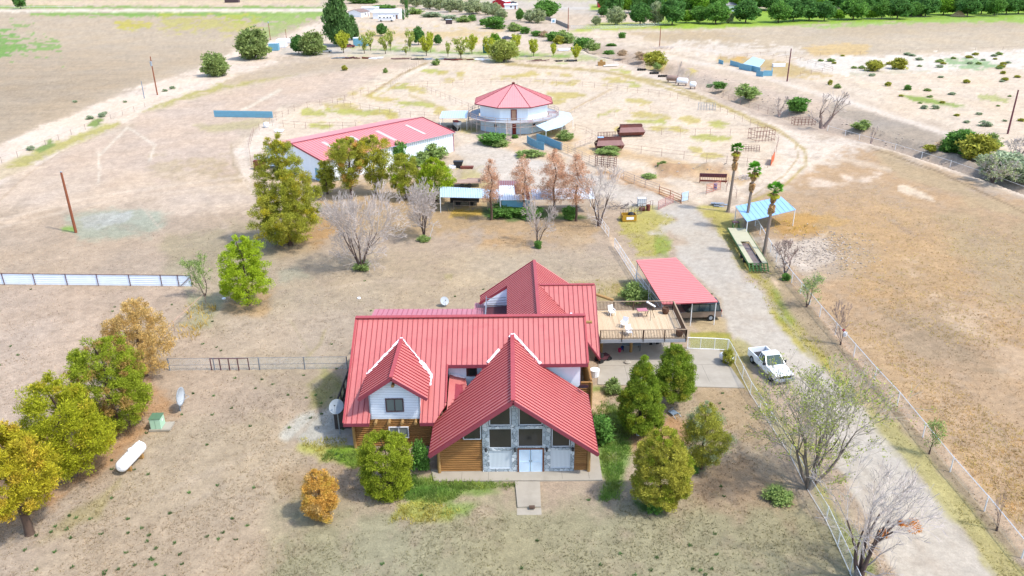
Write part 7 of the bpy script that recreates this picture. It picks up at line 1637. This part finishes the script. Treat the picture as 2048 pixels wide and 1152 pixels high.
car('silver car parked under the shade trees at the far track',652,105,.1,GALV); car('dark red car parked right of the bright round tree',699,95,.2,mat('dark_red_car',S(150,70,80),.4)); car('dark blue car behind the vase shaped trees on the track',1015,79,.3,mat('dark_blue_car',S(80,90,120),.4))
car('dark car beside the bright red house',1027,7,0,mat('dark_blue_car',(0,0,0)))
m=MB(); m.prism([(-2,.2),(1.6,.2),(2.6,.9),(-2.1,.9)],'y',-.9,.9); single('small_boat',m,WW,'white upturned boat between the last vase shaped trees','boat',tuple(G(1127,102)),.1)
RDW=mat('bright_red_wall',S(232,50,66),.6)
house_box('bright red house with white framed windows at the top centre',1003,14,9,9,3.6,1.8,1.2,RDW,WR,wins=1)
house_box('red barn with a white roof behind the orchard trees',1214,14,12,8,3.4,1.5,0,RDW,WR,wins=0,name='far_barn',cat='barn',door=False)
house_box('long tan building with a white roof behind the front orchard row',1300,19,24,10,5.0,1.4,0,mat('tan_wall',S(226,206,188),.8),WR,wins=0,name='far_barn',cat='barn',door=False)
house_box('pale house with arched windows seen through the gap in the round trees',1466,22,16,8,3.5,1.2,0,WW,mat('grey_roof',S(190,184,184),.7),wins=4)
house_box('small open stable with a pale roof among the front row of trees',1818,31,12,5,2.8,.8,0,mat('shaded_timber',S(120,110,90),.8),WR,wins=0,name='stable',cat='stable',door=False)
house_box('white trailer home right of the bright red house',1022,18,8,3.5,2.6,.5,0,WW,WR,wins=1,name='trailer_home')
m=MB()
for k in range(22): a_=k*.285; m.tube((0,0,3.2),(math.cos(a_)*3.4,math.sin(a_)*2.6,0),.2,.6,5)
single('hay_heap',m,mat('straw',S(216,184,130),.9,0,.15,2),'cone shaped straw heap behind the front row at the right','hay',tuple(G(1916,33)))
# leaning blue roof shelter
t=thing('leaning_shelter','pale blue sheet roof leaning over a tumbled blue pen beside the canal road','shelter',tuple(G(1500,140)))
o=G(1500,140); P4=[G(1480,132,.6),G(1514,140,.6),G(1530,120,2.6),G(1506,113,2.8)]
m=MB(); m.slab([p-o for p in P4],.08); m.build('roof',GALR,t)
for i,(p,q,h) in enumerate((((1437,126),(1446,129),1.2),((1460,130),(1478,135),1.5),((1478,138),(1502,143),1.8),((1500,141),(1520,146),1.6),((1512,152),(1526,154),1.6),((1526,152),(1544,152),1.6),((1544,152),(1543,146),1.6))):
    m=MB(); m.bar(G(*p)-o+Vector((0,0,h/2)),G(*q)-o+Vector((0,0,h/2)),.1,h); m.build('wall_panel',BLUE,t)
m=MB(); m.box(-2.0,2.0,-.6,.6,.1,1.1); single('water_trough',m,WW,'white box trough right of the leaning blue shelter','trough',tuple(G(1557,134)))
def htank(lb,px,py,L_,r,mt,rot):
    t=thing('storage_tank',lb,'tank',tuple(G(px,py)),rot); m=MB(); m.lathe([(0,-L_/2),(r*.8,-L_/2+.1),(r,-L_/2+.4),(r,L_/2-.4),(r*.8,L_/2-.1),(0,L_/2)],16,0,0,r+.5,ax='x'); m.build('tank_shell',mt,t,True)
    for x in (-L_/3,L_/3): m=MB(); m.box(x-.1,x+.1,-r*.6,r*.6,0,.7); m.build('leg',PIPE,t)
htank('faded brown cylindrical tank at the foot of the lone leafless tree',1344,165,3.4,.75,mat('faded_brown_tank',S(190,160,146),.7,0,.15,1),-.3); htank('white cylindrical tank right of the faded brown one',1364,171,3.2,.8,WW,-.35); htank('short white tank standing apart on the canal bank',1385,178,1.8,.75,WW,-.3)
# rusty cage, round bale feeder, debris line
def cage(lb,px,py,w,d,h,mt):
    t=thing('pipe_cage',lb,'pen',tuple(G(px,py)),random.uniform(-.3,.3)); m=MB()
    for x in np.linspace(-w/2,w/2,7):
        for y in (-d/2,d/2): m.bar((x,y,0),(x,y,h),.05,.05)
    for z in (.3,h*.6,h):
        for y in (-d/2,d/2): m.bar((-w/2,y,z),(w/2,y,z),.05,.05)
        for x in (-w/2,w/2): m.bar((x,-d/2,z),(x,d/2,z),.05,.05)
    m.build('frame',mt,t)
cage('tangle of grey pipe panels on the corral rim',1413,220,4,1.6,1.6,GALV); cage('large rusty pipe cage at the right corner of the corral',1522,280,4.2,3,2.2,RUST); cage('small rusty bale ring in the right corral',1502,302,3,1.6,1.0,PIPE); cage('red brown pipe pen below the forked bare tree',1606,250,4.5,2,1.5,RUST)
cage('grey gate panels behind the fan shaped awning',1213,280,3.6,.6,1.6,PIPE)
random.seed(12)
cols=[GALV,DARKM,RUST,WW,PIPE,BLACK]
wh=['just below the bright round tree','below the silver car','left of the gate to the upper track','below the motorhome','under the first thin orchard trees','below the widest thin tree','left of the willow','under the willow','right of the willow','below the second vase shaped tree','below the slim vase shaped tree','above the pale boards']
for i,x in enumerate((680,702,726,752,800,840,872,900,924,960,1075,1130)):
    m=MB()
    for k in range(7): a_=random.uniform(-3,3); m.bar((a_-1.2,random.uniform(-.5,.5),random.uniform(.05,.5)),(a_+1.3,random.uniform(-.5,.5),random.uniform(.05,.6)),random.uniform(.15,.5),random.uniform(.1,.4))
    single('scrap_heap',m,cols[i%6],['grey','dark maroon','rusty','white','pinkish','black'][i%6]+' scrap heap '+wh[i],'scrap',tuple(G(x,117+(x-680)*.014)))
m=MB(); m.bar((-2.4,0,.3),(2.4,.3,.5),1.0,.2); single('white_board',m,WW,'white board lying by the far right corral gate','board',tuple(G(1222,133)),.1)
m=MB(); m.box(-1.2,1.2,-.8,.8,0,1.2); m.box(-.5,.3,-.3,.3,1.2,1.8); single('stone_block',m,mat('tan_block',(0,0,0)),'tan block with a dark top near the white board','block',tuple(G(1203,131)))
for x,y,lb in ((1283,141,'left of three dark tyres heaps on the canal bank edge'),(1308,148,'middle of three dark tyre heaps on the canal bank edge'),(1325,154,'right of three dark tyre heaps on the canal bank edge')):
    m=MB()
    for k in range(4): m.tube((k*.7-1,.0,.15),(k*.7-1,.2,.45),.4,.4,10)
    single('tyre_heap',m,RUBBER,lb.replace('tyres','tyre'),'tyres',tuple(G(x,y)))
m=MB(); m.lathe([(0,0),(.5,.1),(.65,.6),(.5,1.1),(0,1.25)],14); single('white_float',m,WW,'white round tank at the left bend of the corral fence','tank',tuple(G(533,255)))
m=MB(); m.prism([(-.8,.1),(.8,.1),(1.0,.5),(-1.0,.5)],'y',-.4,.4); single('white_basin',m,WW,'white basin on the dirt right of the round tank','basin',tuple(G(559,264)))
m=MB(); m.tube((-1.6,0,.5),(1.6,0,.5),.35,.35,10); single('white_pipe_section',m,WW,'white pipe section left of the tallest pine top','pipe',tuple(G(527,322)))
m=MB(); m.box(-1,1,-.5,.5,0,1.6); single('rusty_cabinet',m,RUST,'rusty cabinet beside the white pipe section','cabinet',tuple(G(521,338)))
m=MB(); m.slab([(-1.8,-1,.6),(1.8,-1,.6),(1.8,1,1.3),(-1.8,1,1.3)],.06); m.bar((-1.6,-.9,0),(-1.6,-.9,.6),.08,.08); m.bar((1.6,.9,0),(1.6,.9,1.2),.08,.08); single('sheet_lean_to',m,GALR,'pale blue sheet lean to half hidden by the tallest pine','lean-to',tuple(G(545,335)))
t=thing('parked_trailer','dark covered trailer under the left sheet metal shed','trailer',tuple(G(930,408)))
m=MB(); m.box(-2.2,2.2,-.9,.9,.5,1.7); m.build('body',BLACK,t)
for x in (-1,1): m=MB(); m.tube((x,-1,.4),(x,-.8,.4),.4,.4,12); m.build('wheel',RUBBER,t)
m=MB(); m.lathe([(.1,0),(.3,0),(.45,.8),(.1,.85)],12); single('red_drum',m,mat('bright_red_plastic',S(214,40,70),.5),'bright red drum beneath the left sheet metal shed','drum',tuple(G(945,406)+Vector((0,0,.6))))
fence('thin pipe rail in front of the left sheet metal shed',[(908,418),(940,419),(975,420)],1.3,3,CRM,(1.25,.6),name='pipe_fence')
# ---------------------------------------------------------------- camera, light, world
cam=bpy.data.cameras.new('camera'); co=bpy.data.objects.new('camera',cam); COL.objects.link(co)
cam.sensor_fit='HORIZONTAL'; cam.sensor_width=36; cam.lens=36*FPX/2048; cam.clip_end=20000; cam.clip_start=.5
fw=Vector((0,c_,-s_)); up0=Vector((0,s_,c_)); rt0=Vector((1,0,0))
# camera roll
rt=rt0*cr_+up0*(-sr_); up=rt0*sr_+up0*cr_
co.matrix_world=Matrix(((rt.x,up.x,-fw.x,0),(rt.y,up.y,-fw.y,0),(rt.z,up.z,-fw.z,HC),(0,0,0,1)))
SC.camera=co
el=math.radians(55); az=(.91,-.415)
sd=Vector((math.cos(el)*az[0],math.cos(el)*az[1],math.sin(el))).normalized()
su=bpy.data.lights.new('sun','SUN'); su.energy=1.75; su.angle=math.radians(3.0); su.color=(1,.955,.88)
so=bpy.data.objects.new('sun',su); COL.objects.link(so); so.rotation_euler=(-sd).to_track_quat('-Z','Y').to_euler()
w=bpy.data.worlds.new('World'); SC.world=w; w.use_nodes=True; nt=w.node_tree
sk=nt.nodes.new('ShaderNodeTexSky'); sk.sky_type='NISHITA'; sk.sun_disc=False; sk.sun_elevation=el; sk.sun_rotation=math.atan2(sd.x,sd.y)
sk.air_density=1.0; sk.dust_density=1.6; sk.ozone_density=1.0
nt.links.new(sk.outputs[0],nt.nodes['Background'].inputs[0]); nt.nodes['Background'].inputs[1].default_value=.15
SC.view_settings.view_transform='Standard'; SC.view_settings.look='None'; SC.view_settings.exposure=EXPO; SC.view_settings.gamma=1
try:
    SC.cycles.max_bounces=6; SC.cycles.transparent_max_bounces=12; SC.cycles.diffuse_bounces=3
except Exception: pass
